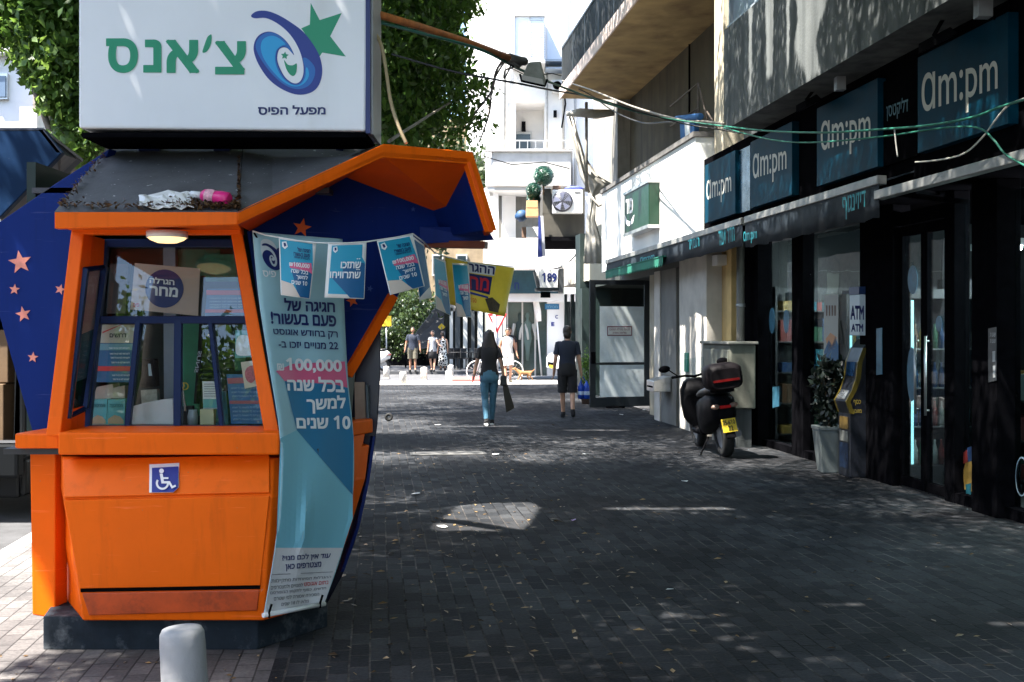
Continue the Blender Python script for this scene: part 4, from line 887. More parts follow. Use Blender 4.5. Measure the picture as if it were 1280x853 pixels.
# plinth
pl_ = [P(55, 0, 5.78), P(398, 0, 5.9)]
m = MB(); a, b = P(54, 812, 5.80), P(322, 812, 5.80); c = Vector((-1.03, 6.25, 0))
pts = [Vector((a.x, 5.80, 0)), Vector((b.x, 5.80, 0)), c, Vector((c.x - .3, 7.2, 0)), Vector((a.x + .2, 7.2, 0)), Vector((a.x - .12, 6.3, 0))]
m.prism(pts, (0, 0, .172)); obj('plinth', m, M('worn_blue_plinth', (.016, .022, .029), .85, var=.4, scale=5, dirt=(.12, .13, .14), dscale=4, dlo=.55, dhi=.75, spec=.2, bump=.2, bscale=30), K, bevel=.006)
# front door panels
up = plane_map(r0[0], (r0[1] - r0[0]).cross(r1[0] - r0[0])); lo = plane_map(r1[0], (r1[1] - r1[0]).cross(r3[0] - r1[0]))
def slab(pts, mp, th=.012):
    q = [mp(*p) for p in pts]; n = (q[1] - q[0]).cross(q[2] - q[0]).normalized(); n = n if n.y < 0 else -n
    return MB().prism(q, n * th)
ORANGE_LIT = paint_mat('orange_paint_lit', (.9, .14, .003), .38, .2)  # slightly lighter copy of the orange, for light on the tilted hatch
obj('hatch_panel', slab([(80, 576), (337, 570), (337.5, 617), (81, 623)], up, .014), ORANGE_LIT, K, bevel=.004)
obj('lower_panel', slab([(81, 625), (337.5, 619.5), (326, 731), (101, 735)], lo, .014), ORANGE, K, bevel=.004)
obj('vent_slot', slab([(101, 735.5), (326, 731), (325.5, 736), (101.5, 740)], lo, .008), BLACK, K)
obj('kick_panel', slab([(103, 741), (325, 737), (322, 763), (112, 769)], lo, .010), M('orange_paint_scuffed', (.50, .06, .004), .5, var=.25, scale=7, dirt=(.12, .02, .006), dscale=6, dlo=.5, dhi=.75), K, bevel=.006)
# wheelchair sticker
st = obj('sticker', slab([(188, 583), (225, 581), (224.5, 611), (217.5, 617.5), (187.5, 618)], up, .018), WHITE_L, K)
m = MB(); decal(m, [(190, 585), (223, 583.2), (222.5, 610), (216.5, 615.3), (189.7, 615.8)], up, lift=.032); obj('blue_field', m, BLUE_L, st)
m = MB(); q = lambda pts: decal(m, pts, up, lift=.040)
sc_ = lambda x, y: (188 + (x - 500) / 2.667, 581 + (y - 110) / 2.667)
cir = lambda x, y, r, a0=0, a1=360, n=20: [(x + r * math.cos(R(a0 + (a1 - a0) * i / n)), y + r * math.sin(R(a0 + (a1 - a0) * i / n))) for i in range(n + 1)]
q([sc_(*p) for p in cir(537, 131, 8)[:-1]])
ring_ = cir(540, 172, 22, 0, 215, 20) + cir(540, 172, 15, 215, 0, 20); q([sc_(*p) for p in ring_])
q([sc_(*p) for p in ((531, 140), (541, 140), (543, 152), (560, 152), (560, 158), (544, 158), (545, 165), (565, 165), (574, 181), (583, 177), (586, 183), (571, 190), (561, 173), (537, 173))]); obj('wheelchair_symbol', m, WHITE_L, st)
# counter
m = MB(); fr = [P(72, 541, 5.68), P(349, 541, 5.68), P(349, 569, 5.70), P(72, 569, 5.70)]
m.prism(fr, (0, .45, 0)); obj('counter', m, ORANGE, K, bevel=.01)
m = MB(); m.prism([P(18, 542, 5.86), P(74, 542, 5.86), P(74, 561, 5.86), P(18, 561, 5.86)], (.05, .6, 0)); obj('counter', m, ORANGE, K, bevel=.01)
m = MB(); m.prism([P(438, 528, 6.3), P(466, 524, 6.5), P(466, 541, 6.5), P(438, 546, 6.3)], (-.1, .4, 0)); obj('counter', m, ORANGE, K, bevel=.008)
m = MB(); m.prism([P(440, 546, 6.32), P(456, 543, 6.42), P(440, 622, 6.25), P(437, 622, 6.25)], (-.05, .1, 0)); obj('bracket', m, ORANGE, K)
# fins at the corners
m = MB(); m.prism([P(37, 561, 6.0), P(69, 561, 6.0), P(69, 774, 6.0), P(40, 769, 6.0)], (.02, .12, 0)); obj('fin', m, ORANGE, K, bevel=.008)
m = MB(); m.prism([P(445, 455, 6.62), P(490, 374, 6.62), P(483, 384, 6.62), P(476, 410, 6.62), P(475.5, 470, 6.62), P(472, 530, 6.62), P(465, 580, 6.62), P(456, 630, 6.62), P(443, 680, 6.62), P(427, 722, 6.62), P(408, 757, 6.62), P(392, 757, 6.62), P(430, 640, 6.62)], (-.02, .14, 0)); obj('fin', m, M('shaded_navy', (.004, .007, .025), .35, var=.2), K, bevel=.006)  # right fin near black: the kiosk's shadowed side put into its colour
m = MB(); m.prism([P(466, 546, 6.55), P(469, 546, 6.55), P(462, 600, 6.5), P(449, 660, 6.45), P(430, 715, 6.35), P(426, 715, 6.35), P(445, 660, 6.45), P(458, 600, 6.5)], (-.02, .05, 0)); obj('trim', m, NAVY, K)
m = MB(); m.prism([P(443, 478, 6.5), P(455.5, 478, 6.55), P(457.5, 527, 6.55), P(444, 529, 6.5)], (0, .03, 0)); lf = obj('leaflet', m, M('tan_leaflet', (.38, .27, .2), .7, var=.2), K)
m = MB(); m.prism([P(457, 482, 6.54), P(459.5, 482, 6.54), P(461, 527, 6.54), P(458.5, 527, 6.54)], (0, .1, 0)); obj('leaflet', m, M('dark_leaflet', (.07, .09, .1), .6), K)
# inner dark shell and floor, so the cabin is closed
m = MB(); sh = [P(70, 300, 6.3), P(300, 300, 6.3)]
xw0, xw1, yb_ = -2.68, -1.02, 7.42
m.box(xw0, xw1, yb_, yb_ + .05, 1.0, 2.66); m.box(xw0 - .05, xw0, 6.3, yb_, 1.0, 2.6); m.prism([Vector((xw1 - .02, 6.62, 1.0)), Vector((xw1 + .02, 6.62, 1.0)), Vector((xw1 + .02, yb_, 1.0)), Vector((xw1 - .02, yb_, 1.0))], (0, 0, 1.6))
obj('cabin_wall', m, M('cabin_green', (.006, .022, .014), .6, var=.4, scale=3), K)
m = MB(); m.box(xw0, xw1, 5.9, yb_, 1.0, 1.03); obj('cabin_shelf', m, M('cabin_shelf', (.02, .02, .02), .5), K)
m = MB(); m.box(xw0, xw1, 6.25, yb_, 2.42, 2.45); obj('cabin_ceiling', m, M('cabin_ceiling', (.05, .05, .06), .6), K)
m = MB(); m.prism([P(204, 300, 6.75), P(219, 300, 6.75), P(221, 515, 6.75), P(205, 515, 6.75)], (0, .1, 0)); obj('inner_post', m, M('pale_grey_paint', (.3, .31, .33), .5, var=.1), K)
# window posts and header
m = MB(); m.prism([P(89, 286, 5.98), P(105.5, 286, 5.98), P(75, 545, 5.80), P(57, 545, 5.80)], (.02, .09, 0)); obj('window_post', m, ORANGE, K, bevel=.006)
m = MB(); m.prism([P(287.5, 286, 5.98), P(302, 286, 5.98), P(349.5, 545, 5.80), P(331, 545, 5.80)], (-.02, .09, 0)); obj('window_post', m, ORANGE, K, bevel=.006)
m = MB(); m.prism([P(90, 284, 5.97), P(300, 283, 5.97), P(301, 293, 5.97), P(90, 293, 5.97)], (0, .08, 0)); obj('header', m, ORANGE, K, bevel=.004)
# jambs and return panes of the bay window
m = MB()
m.prism([P(105, 292, 5.99), P(133, 300, 6.22), P(131, 334, 6.2), P(102, 337, 5.99)], (0, .02, .0)); obj('jamb', m, ORANGE, K); m = MB()
m.prism([P(80, 514, 5.84), P(105, 508, 6.05), P(104, 542, 6.05), P(76, 545, 5.84)], (0, .02, .0)); m.prism([P(76, 542, 5.83), P(340, 542, 5.83), P(338, 536, 6.1), P(106, 536, 6.1)], (0, 0, -.02))
obj('jamb', m, ORANGE, K)
m = MB(); m.bar(P(106, 336, 5.97), P(83, 523, 5.86), .03, .03); m.bar(P(131, 333, 6.18), P(106, 510, 6.05), .022, .03); m.bar(P(106, 336, 5.97), P(131, 333, 6.18), .02, .02); m.bar(P(83, 520, 5.86), P(106, 509, 6.05), .03, .02)
fr_ = obj('window_frame', m, BLUEFRAME, K); m = MB(); m.prism([P(106, 336, 6.0), P(131, 333, 6.2), P(106, 510, 6.07), P(83, 521, 5.88)], (0, .006, 0)); obj('pane', m, GLASS, fr_)
rm = lambda x, y: P(x, y, 6.14 + (x - 107) * .008)
m = MB(); m.prism([P(107.5, 338, 6.06), P(130, 336, 6.23), P(121, 410, 6.2), P(97, 420, 6.0)], (0, .004, 0)); m.prism([P(97, 420, 6.0), P(121, 410, 6.2), P(114, 470, 6.14), P(89, 480, 5.98)], (0, .004, 0), 1); obj('side_poster', m, [M('pink_paper', (.55, .42, .38), .6), M('teal_paper', (.05, .14, .18), .6, var=.3, scale=30)], K)
# front glazing
m = MB(); wf = [P(130, 301, 6.2), P(300, 301, 6.2), P(344, 540, 6.08), P(105, 540, 6.08)]
m.bar(P(128, 304, 6.2), P(300, 304, 6.2), .045, .04); m.bar(P(105, 537.5, 6.08), P(346, 537.5, 6.08), .045, .04)
m.bar(P(119, 400, 6.15), P(318, 400, 6.15), .042, .042); m.bar(P(131.5, 303, 6.2), P(108, 538, 6.08), .03, .04); m.bar(P(295, 303, 6.2), P(336, 538, 6.08), .05, .04)
m.bar(P(172, 400, 6.15), P(158, 538, 6.08), .03, .036); m.bar(P(222, 400, 6.15), P(221, 538, 6.08), .042, .036); m.bar(P(262, 400, 6.15), P(277, 538, 6.08), .024, .036)
fr_ = obj('window_frame', m, BLUEFRAME, K, bevel=.004)
m = MB(); m.prism([P(132, 306, 6.23), P(298, 306, 6.23), P(336, 536, 6.11), P(108, 536, 6.11)], (0, .006, 0)); obj('pane', m, GLASS, fr_)
# roof: eaves, slates, canopy
SLATE = M('slate_roof', (.085, .085, .09), .75, var=.3, scale=5, bump=.3, bscale=40, dirt=(.55, .55, .52), dscale=19, dlo=.645, dhi=.675)
A_, B_ = P(297, 265, 5.5), P(480, 181, 5.89); T0, T1 = P(132, 187, 6.4), P(303, 186, 6.4); E0 = P(68, 265, 5.46)
C_ = P(592, 190, 6.156); D_ = P(620, 278, 6.227); T2 = P(457, 183, 6.75)
m = MB(); m.prism([E0, A_, T1, T0], (0, .02, -.05)); obj('roof_slope', m, SLATE, K)
m = MB(); m.prism([A_ + Vector((.004, 0, 0)), B_ + Vector((0, 0, -.004)), T2, T1 + Vector((.004, 0, 0))], (0, .03, -.05)); obj('roof_slope', m, SLATE, K)
BKV = Vector((-.55, .95, 0))
dz_ = Vector((-.02, .035, -.03)); m = MB(); m.prism([B_ + dz_, C_ + dz_, C_ + BKV + dz_, B_ + BKV + dz_], (0, 0, -.03)); m.prism([C_ + dz_, D_ + dz_, D_ + BKV + dz_, C_ + BKV + dz_], (-.04, 0, -.01)); obj('canopy_top', m, NAVY, K)
tp = [Vector((T0.x, T0.y, T0.z)), T1, T2, T2 + BKV * .8, T0 + Vector((0, 1.0, 0))]
m = MB(); m.prism([p + Vector((0, .01, -.02)) for p in tp], (0, 0, -.06)); obj('roof_top', m, M('roof_felt', (.03, .03, .032), .9, var=.2), K)
m = MB(); m.prism([E0 + Vector((0, 0, .002)), A_ + Vector((0, 0, .002)), P(297, 281, 5.5), P(68, 286, 5.46)], (0, .05, 0)); obj('eave', m, ORANGE, K, bevel=.005)
m = MB(); m.prism([P(69, 283, 5.49), P(297, 280, 5.53), P(302, 288, 6.0), P(88, 288, 6.0)], (0, 0, .03)); obj('soffit', m, ORANGE2, K)
# blue end of the left eave
n30 = Vector((.5, -.866, 0))
fm = plane_map(Vector((A_.x, A_.y, 0)), n30)
o_ = [(297, 265), (480, 180), (591, 190), (621, 288)]; i_ = [(297, 281), (479, 197), (584, 205), (611, 290)]
m = MB()
for k in range(3):
    qd = [fm(*o_[k]), fm(*o_[k + 1]), fm(*i_[k + 1]), fm(*i_[k])]; m.prism(qd, -n30 * .05)
obj('eave', m, ORANGE, K, bevel=.004)
pm_ = plane_map(Vector((A_.x, A_.y, 0)) - n30 * .6, n30)
pmid = plane_map(Vector((A_.x, A_.y, 0)) - n30 * .3, n30)
G0, G1, G2 = pm_(312, 289), pm_(433, 222), pm_(585, 280)
m = MB(); m.prism([fm(478, 195), fm(584, 203), G2, G1], (0, 0, .02)); m.prism([fm(297, 281), fm(478, 195), G1, G0], (0, 0, .02)); m.prism([fm(584, 203), fm(612, 290), pm_(600, 298), G2], (.02, 0, 0)); obj('canopy_soffit', m, M('orange_paint_shaded', (.72, .085, .003), .5, var=.12, scale=3, spec=.1, dirt=(.85, .15, .02), dscale=3, dlo=.6, dhi=.85), K)  # darker copy of the orange stands in for shade under the canopy
m = MB(); m.prism([pm_(*p) for p in ((312, 289), (433, 221), (586, 279), (601, 297), (601, 303), (530, 303), (497, 372), (490, 372), (434, 468), (434, 545), (352, 545))], -n30 * .05)
wing = obj('blue_panel', m, NAVY, K, bevel=.004)
m = MB(); m.bar(pm_(489, 370) + n30 * .05, pm_(432, 469) + n30 * .05, .05, .1, back=-n30); obj('edge_strip', m, ORANGE2, K); m = MB(); m.bar(pm_(530, 305), pmid(606, 306), .04, .05, back=-n30); obj('edge_strip', m, M('orange_brown_paint', (.16, .03, .006), .6, var=.2), K)  # bar under the lip gets a darker orange-brown than the strip
m = MB(); m.prism([pm_(524, 284) + n30 * .01, pmid(608, 284), pmid(618, 300), pm_(524, 305) + n30 * .01], -n30 * .04); obj('canopy_lip', m, NAVY, K)
for px, py, r, rot, far in ((377, 285, 12, .2, 0), (440, 376, 8, -.3, 0), (462, 361, 4, .3, 1), (455, 430, 4, .2, 1), (516, 262, 3, 0, 1)):
    m = MB(); m.prism([pm_(x, y) + n30 * .004 for x, y in star_px(px, py, r, rot)], n30 * .003); obj('star', m, M('orange_star', (.8, .13, .02), .5) if not far else M('blue_star', (.03, .07, .25), .5), wing)
# left wing and left canopy
m = MB(); Yw = 6.25; m.prism([P(x, y, Yw) for x, y in ((-80, 330), (0, 277), (70, 229), (137, 186), (106, 262), (88, 300), (59, 545), (40, 538), (0, 398), (-60, 340))], (.02, .06, 0)); wl = obj('blue_panel', m, NAVY, K, bevel=.004)
for px, py, r, rot in ((25, 328, 15, -.15), (18, 362, 7, .1), (29, 393, 10, -.2), (41, 447, 7, .1), (75, 362, 7, .3)):
    m = MB(); m.prism([P(x, y, Yw - .006) for x, y in star_px(px, py, r, rot)], (0, .003, 0)); obj('star', m, SALMON, wl)
Yc = 6.9
m = MB(); m.prism([P(-150, 162, Yc), P(54, 162, Yc), P(77, 191, Yc), P(0, 272, Yc), P(-150, 300, Yc)], (0, .06, 0)); obj('left_canopy', m, TEALNAVY, K, bevel=.006)
m = MB(); m.prism([P(54, 162, Yc), P(104, 200, Yc + .9), P(74, 229, Yc + .9), P(77, 191, Yc)], (-.03, 0, 0)); m.prism([P(-150, 160, Yc), P(54, 160, Yc), P(104, 199, Yc + .9), P(-150, 199, Yc + .9)], (0, 0, -.02)); m.prism([P(70, 195, Yc + .05), P(0, 270, Yc + .05), P(0, 285, Yc + .6), P(75, 228, Yc + .6)], (0, .02, -.02)); obj('left_canopy_side', m, M('dark_navy_side', (.006, .012, .03), .5, var=.3), K)
# lit lamp under the eave
c = P(209, 297, 5.78); t = thing('dome_lamp', 'lit oval dome lamp under the kiosk eave above the window', 'lamp', c + Vector((0, 0, -.03)))
m = MB(); m.lathe([(.0, -.032), (.05, -.028), (.085, -.014), (.1, 0)], c, 28); obj('diffuser', m, M('lit_warm_diffuser', (1.0, .70, .32), .4, emit=.30), t)
m = MB(); m.lathe([(.104, -.002), (.104, .03)], c, 28); obj('rim', m, WHITE, t)

# ---------------------------------------------------------------- illuminated sign on the roof
S = thing('lottery_sign', 'big white box sign with green lettering and swirl logo on the kiosk roof', 'sign', P(278, 170, 5.95))
s0, s1 = P(98, 160, 5.95), P(457, 164, 5.95); zt_ = 3.75; zb1 = P(98, 160, 5.95).z; zb2 = P(457, 164, 5.95).z
m = MB(); m.hexa([s0, Vector((s1.x, 5.95, zb2)), Vector((s1.x + .01, 5.95, zt_)), Vector((s0.x, 5.95, zt_)), s0 + Vector((0, .42, 0)), Vector((s1.x + .02, 6.37, zb2)), Vector((s1.x + .03, 6.37, zt_)), Vector((s0.x, 6.37, zt_))])
obj('box', m, wall_mat('white_sign_face', (.80, .81, .83), (.66, .66, .65), var=.03, rough=.4, streak=3, lo=.56, hi=.85, bump=.03), S, bevel=.012)
m = MB(); m.box(s0.x + .01, s1.x, 5.97, 6.36, zb2 - .03, min(zb1, zb2) - .004); m.box(s1.x + .001, s1.x + .025, 5.945, 5.985, zb2 - .012, zt_, 1); m.box(s1.x + .02, s1.x + .035, 5.985, 6.36, zb2 - .01, zt_, 2)
obj('edge_trim', m, [BLACK, NAVY_L, M('galvanised', (.3, .3, .3), .5, metal=.5, var=.2)], S)
m = MB()
for x0, x1, y_ in ((173, 199, 6.35), (267, 287, 6.35), (185, 194, 6.6), (255, 264, 6.6), (420, 429, 6.6)): m = MB(); m.prism([P(x0, 163, y_), P(x1, 163, y_), P(x1, 189, y_), P(x0, 189, y_)], (0, .05, 0)); obj('support', m, BLUEFRAME, S)
m = MB(); m.prism([P(143, 166, 6.33), P(157, 165, 6.33), P(157, 184, 6.33), P(143, 184, 6.33)], (0, .05, 0)); obj('cap', m, M('stained_cream', (.45, .42, .33), .7, var=.3, scale=20), S)
m = MB(); m.box(P(160, 0, 6.7).x, P(455, 0, 6.7).x, 6.75, 6.8, 2.55, 2.85); obj('back_board', m, BLACKM, S)
sm_ = lambda x, y: P(x, y, 5.95)
def logo(par, mapf, ox, oy, sx, sy, mats, lift, cuts=0, simple=False):
    T = lambda pts, k=4: [(ox + x * sx, oy + y * sy) for x, y in (smooth_poly(pts, k) if k else pts)]
    starp = [(418, 20), (478, 135), (625, 88), (548, 243), (652, 378), (495, 352), (470, 388), (430, 295), (355, 190), (412, 165)]
    swirl = [(20, 105), (60, 76), (130, 75), (210, 105), (300, 160), (370, 215), (430, 290), (475, 370), (494, 450), (490, 520), (465, 580), (420, 618), (350, 633), (280, 620), (200, 580), (130, 520), (70, 430), (40, 350), (40, 295), (60, 250), (95, 222), (140, 212), (190, 225), (240, 260), (280, 310), (308, 370), (265, 325), (230, 318), (203, 340), (195, 400), (215, 460), (250, 520), (300, 555), (340, 550), (365, 510), (370, 450), (355, 370), (320, 290), (270, 220), (200, 160), (120, 122), (45, 123)]
    mid = [(52, 320), (66, 262), (108, 226), (160, 218), (220, 247), (272, 305), (302, 362), (262, 320), (226, 312), (194, 340), (188, 400), (208, 465), (246, 525), (300, 562), (345, 556), (373, 512), (378, 450), (366, 390), (400, 395), (445, 450), (440, 520), (400, 575), (330, 595), (250, 570), (170, 505), (95, 410)]
    light = [(85, 320), (100, 265), (150, 240), (200, 252), (250, 295), (225, 305), (190, 335), (180, 400), (200, 470), (240, 530), (300, 568), (350, 562), (382, 515), (386, 455), (400, 460), (405, 510), (370, 560), (310, 578), (235, 545), (160, 470), (105, 390)]
    m = MB(); decal(m, T(starp, 0), mapf, lift=lift * .6, cuts=cuts); s = obj('logo_star', m, mats[0], par)
    m = MB(); decal(m, T(swirl), mapf, lift=lift); obj('logo_swirl', m, mats[1], par)
    if not simple:
        m = MB(); decal(m, T(mid), mapf, lift=lift * 1.5); obj('logo_swirl', m, mats[2], par)
        m = MB(); decal(m, T(light), mapf, lift=lift * 2); obj('logo_swirl', m, mats[3], par)
    m = MB(); decal(m, T(star_px(245, 372, 27, .1, k=.5), 0), mapf, lift=lift); decal(m, T([(240, 400), (265, 432), (300, 436), (325, 425), (322, 480), (305, 507), (280, 498), (255, 460)], 3), mapf, lift=lift); obj('logo_face', m, mats[0], par)
logo(S, sm_, 310, 0, 1 / 5.333, 1 / 5.333, (GREEN_L, BLUE_L, MIDB_L, LIGHTB_L), .002)
m = MB()
for s, q in (('ס', (132.5, 172.5, 48, 91.5)), ('נ', (179, 202, 49.5, 91)), ('א', (207, 249.5, 49.5, 92)), ('צ', (268.5, 307.5, 51, 93.5))): letter(m, s, q, sm_, bold=.035)
decal(m, smooth_poly([(264.5, 44), (264, 54), (260, 63), (256, 66), (253, 65), (256, 55), (259, 47), (262, 44)], 3), sm_)
obj('lettering', m, GREEN_L, S)
m = MB(); letter(m, H('מפעל הפיס'), ((322.5, 131.5), (407, 132), (407, 143.5), (322.5, 144)), sm_, bold=.03); obj('lettering', m, NAVY_L, S)

# ---------------------------------------------------------------- things on the roof
sl = plane_map(E0 + Vector((0, 0, .004)), (A_ - E0).cross(T0 - E0))
rn = (A_ - E0).cross(T0 - E0).normalized(); rn = rn if rn.z > 0 else -rn
t = thing('plastic_bottle', 'pink plastic bottle lying on the kiosk roof edge', 'bottle', sl(265, 258)); a, b = sl(240, 251), sl(288, 258)
ax = (b - a).normalized(); L_ = (b - a).length; q = rn * .035
m = MB(); m.tube([a + q + ax * L_ * k for k in (.28, .3, .36, .5, .62, .8, .96, 1.0)], [.018, .026, .034, .037, .033, .037, .035, .024], 14); obj('body', m, M('pink_plastic', (.75, .02, .20), .35), t)
m = MB(); m.tube([a + q, a + q + ax * L_ * .27], [.016, .018], 12); obj('cap', m, WHITE, t)
m = MB(); m.tube([a + q + ax * L_ * k for k in (.42, .52, .64)], [.0365, .0385, .0345], 14, caps=False); obj('label_wrap', m, M('pale_pink_label', (.7, .35, .4), .5, var=.4, scale=40), t)
def crumple(px0, py0, px1, py1, h, seed):
    rr = random.Random(seed); m = MB(); n = 9; k = 6; vs = []
    for i in range(k + 1):
        for j in range(n + 1):
            x = px0 + (px1 - px0) * j / n + rr.uniform(-1.5, 1.5); y = py0 + (py1 - py0) * i / k + rr.uniform(-.7, .7) + (abs(j - n * .55) * .8 if i < 2 else 0)
            vs.append(sl(x, y) + rn * (rr.uniform(.004, h)))
    m.add(vs, [(i * (n + 1) + j, i * (n + 1) + j + 1, (i + 1) * (n + 1) + j + 1, (i + 1) * (n + 1) + j) for i in range(k) for j in range(n)]); return m
o = obj('crumpled_bag', crumple(174, 243, 242, 263, .028, 3), M('white_film', (.74, .72, .68), .4, var=.1), bevel=0); tag(o, 'crumpled white plastic bag caught on the kiosk roof edge', 'bag'); so_ = o.modifiers.new('solid', 'SOLIDIFY'); so_.thickness = .003
# dry leaves along the eave
m = MB(); rr = random.Random(5)
for k in range(900):
    s = rr.random(); 
    if rr.random() < .6: x = rr.gauss(270, 26); y = 263 - abs(rr.gauss(0, 7)) * (1 if x < 300 else .2)
    else: x = rr.uniform(75, 296); y = 263.5 - abs(rr.gauss(0, 2.5)) - (6 * rr.random() if x < 110 else 0)
    if rr.random() < .12: y = rr.uniform(190, 262); x = 70 + (265 - y) * .82 + abs(rr.gauss(0, 4))
    if rr.random() < .10: x = 303 - rr.random() * 4; y = rr.uniform(200, 262)
    x = min(x, 299)
    p = sl(x, y) + rn * rr.uniform(.006, .035); a = Vector((rr.gauss(0, 1), rr.gauss(0, 1), rr.gauss(0, .5))).normalized() * rr.uniform(.009, .022); b = a.cross(Vector((rr.gauss(0, .4), rr.gauss(0, .4), 1))).normalized() * rr.uniform(.004, .010)
    m.add([p - a, p + b, p + a, p - b], [(0, 1, 2, 3)])
tag(obj('dry_leaves', m, leaf_mat('dry_leaf', (.035, .016, .008), (.16, .09, .04), .1), weld=False), 'dry brown leaves heaped along the kiosk eave', 'leaves', kind='stuff')

# ---------------------------------------------------------------- things behind the kiosk window
def card(name, lab, cat, q, Y, m, th=.006, extra=None, grp=None):
    t = thing(name, lab, cat, P((q[0][0] + q[2][0]) / 2, q[2][1], Y), grp)
    mb = MB(); mb.prism([P(x, y, Y) for x, y in q], (0, th, 0)); o = obj('sheet', mb, m, t); return t, o
mk = lambda Y: (lambda x, y: P(x, y, Y))
t, o = card('notice_board', 'pinkish notice board with navy disc and white lettering in the kiosk window', 'notice', [(168.5, 329), (250, 336), (247.5, 395), (163, 387)], 6.42, M('pinkish_board', (.50, .37, .29), .6, var=.06))
m = MB(); decal(m, [(205.5 + 24 * math.cos(k * .2094), 361 + 24 * math.sin(k * .2094)) for k in range(30)], mk(6.42), lift=.003); obj('disc', m, NAVY_L, t)
m = MB(); letter(m, H('הגרלה'), ((187, 346), (218, 349), (218, 357), (187, 354)), mk(6.42), bold=.03, lift=.006); letter(m, H('מחר'), ((187, 357), (223, 360), (222, 372), (187, 369)), mk(6.42), bold=.035, lift=.006); obj('lettering', m, WHITE_L, t)
m = MB(); letter(m, H('פיס'), (166, 174, 379, 384), mk(6.42), bold=.03, lift=.004); obj('lettering', m, RED_L, t)
TB = M('poster_blue', (.02, .10, .22), .5, var=.12); 
t, o = card('poster', 'blue poster with red bands at the upper right of the kiosk window', 'poster', [(259, 361), (312, 361), (316, 395), (256, 395)], 6.40, TB, grp='posters in the kiosk window')
m = MB(); decal(m, [(258, 363), (312, 363), (313, 369), (258, 369)], mk(6.40)); decal(m, [(256.5, 387), (315, 387), (316, 391), (256.5, 391)], mk(6.40)); obj('band', m, RED_L, t)
m = MB(); [letter(m, H('הגרלות מיוחדות לכל המשפחה'), (262, 308, y, y + 2), mk(6.40)) for y in (372, 376, 380, 383)]; obj('lettering', m, M('pale_blue_print', (.35, .5, .6), .5), t)
t, o = card('poster', 'tall cream to blue poster with red stripe at the lower left of the kiosk window', 'poster', [(128, 406), (169, 406), (162, 478), (118, 478)], 6.25, M('poster_blue', (.02, .10, .22)), grp='posters in the kiosk window')
m = MB(); decal(m, [(128, 406), (169, 406), (167, 429), (125, 429)], mk(6.25)); obj('header', m, M('cream_paper', (.45, .38, .29), .6), t)
m = MB(); decal(m, [(124, 430), (167, 430), (166, 438), (123, 438)], mk(6.25)); obj('band', m, M('pale_teal_paper', (.14, .28, .33), .6), t)
m = MB(); decal(m, [(121, 458), (164, 458), (163.4, 464), (120, 464)], mk(6.25)); decal(m, [(128, 415), (150, 406), (153, 406), (128, 417)], mk(6.25)); obj('band', m, RED_L, t)
m = MB(); letter(m, H('דרושים'), (137, 158, 417, 422), mk(6.25), bold=.03, lift=.005); obj('lettering', m, M('black_print', (.01, .01, .012), .5), t)
m = MB(); [letter(m, H('להצטרפות למנוי פנו אל המוכר'), (136 + k, 162, y, y + 2.4), mk(6.25), lift=.005) for k, y in enumerate((434, 441, 446, 452, 468, 473))]; obj('lettering', m, WHITE_L, t)
t, o = card('poster', 'wide blue leaflet with red headline at the lower right of the kiosk window', 'poster', [(283, 468), (328, 468), (334, 530), (289, 530)], 6.22, M('poster_light_blue', (.03, .13, .28), .5, var=.1), grp='posters in the kiosk window')
m = MB(); decal(m, [(284, 473), (310, 472), (310, 479), (285, 480)], mk(6.22)); decal(m, [(287, 501), (331, 501), (331, 505), (287, 505)], mk(6.22)); obj('band', m, M('dull_red_print', (.4, .1, .12), .5), t)
m = MB(); [letter(m, H('כל ההגרלות כל התוצאות כל השבוע'), (289 + k * .4, 329, y, y + 2.6), mk(6.22), lift=.005) for k, y in enumerate((484, 489, 494, 508, 513, 518, 523))]; obj('lettering', m, M('pale_blue_print', (.35, .5, .6), .5), t)
t, o = card('photo_card', 'small cream card with pink flower print in the kiosk window', 'card', [(301, 453), (324, 450), (326, 482), (306, 486)], 6.2, M('cream_card', (.66, .56, .42), .6))
m = MB(); decal(m, smooth_poly([(306, 466), (310, 459), (318, 457), (321, 464), (320, 473), (314, 479), (308, 475)], 3), mk(6.2)); obj('flower_print', m, M('dusty_pink_print', (.5, .12, .14), .6, var=.5, scale=60), t)
t, o = card('snack_packet', 'white and turquoise snack packet hanging at the right of the kiosk window', 'packet', [(294, 413), (317, 414), (319, 446), (294, 448)], 6.23, M('turquoise_packet', (.11, .36, .36), .35), th=.02)
m = MB(); decal(m, smooth_poly([(296, 424), (303, 419), (314, 422), (318, 432), (316, 443), (304, 445), (295, 442)], 3), mk(6.23), lift=.004); obj('print', m, WHITE_L, t)
for x0, x1, lab in ((114, 134, 'turquoise tissue packet at the left end of the kiosk shelf'), (135, 156.5, 'turquoise tissue packet next to the paper bag on the kiosk shelf')):
    t, o = card('tissue_packet', lab, 'packet', [(x0, 500), (x1, 499), (x1 - 1, 531), (x0 - 2, 531)], 6.24, M('turquoise_packet', (.11, .36, .36)), th=.06, grp='packets on the kiosk shelf')
    m = MB(); letter(m, H('ממחטות'), (x0 + 2, x1 - 3, 505, 509), mk(6.24), bold=.03, lift=.003); obj('lettering', m, M('dark_teal_print', (.02, .15, .17), .5), t)
    m = MB(); decal(m, [(x0, 524), (x0 + 8, 519), (x1 - 6, 521), (x1 - 2, 526), (x1 - 2, 530), (x0, 530)], mk(6.24)); obj('print', m, M('tan_print', (.45, .32, .18), .6), t)
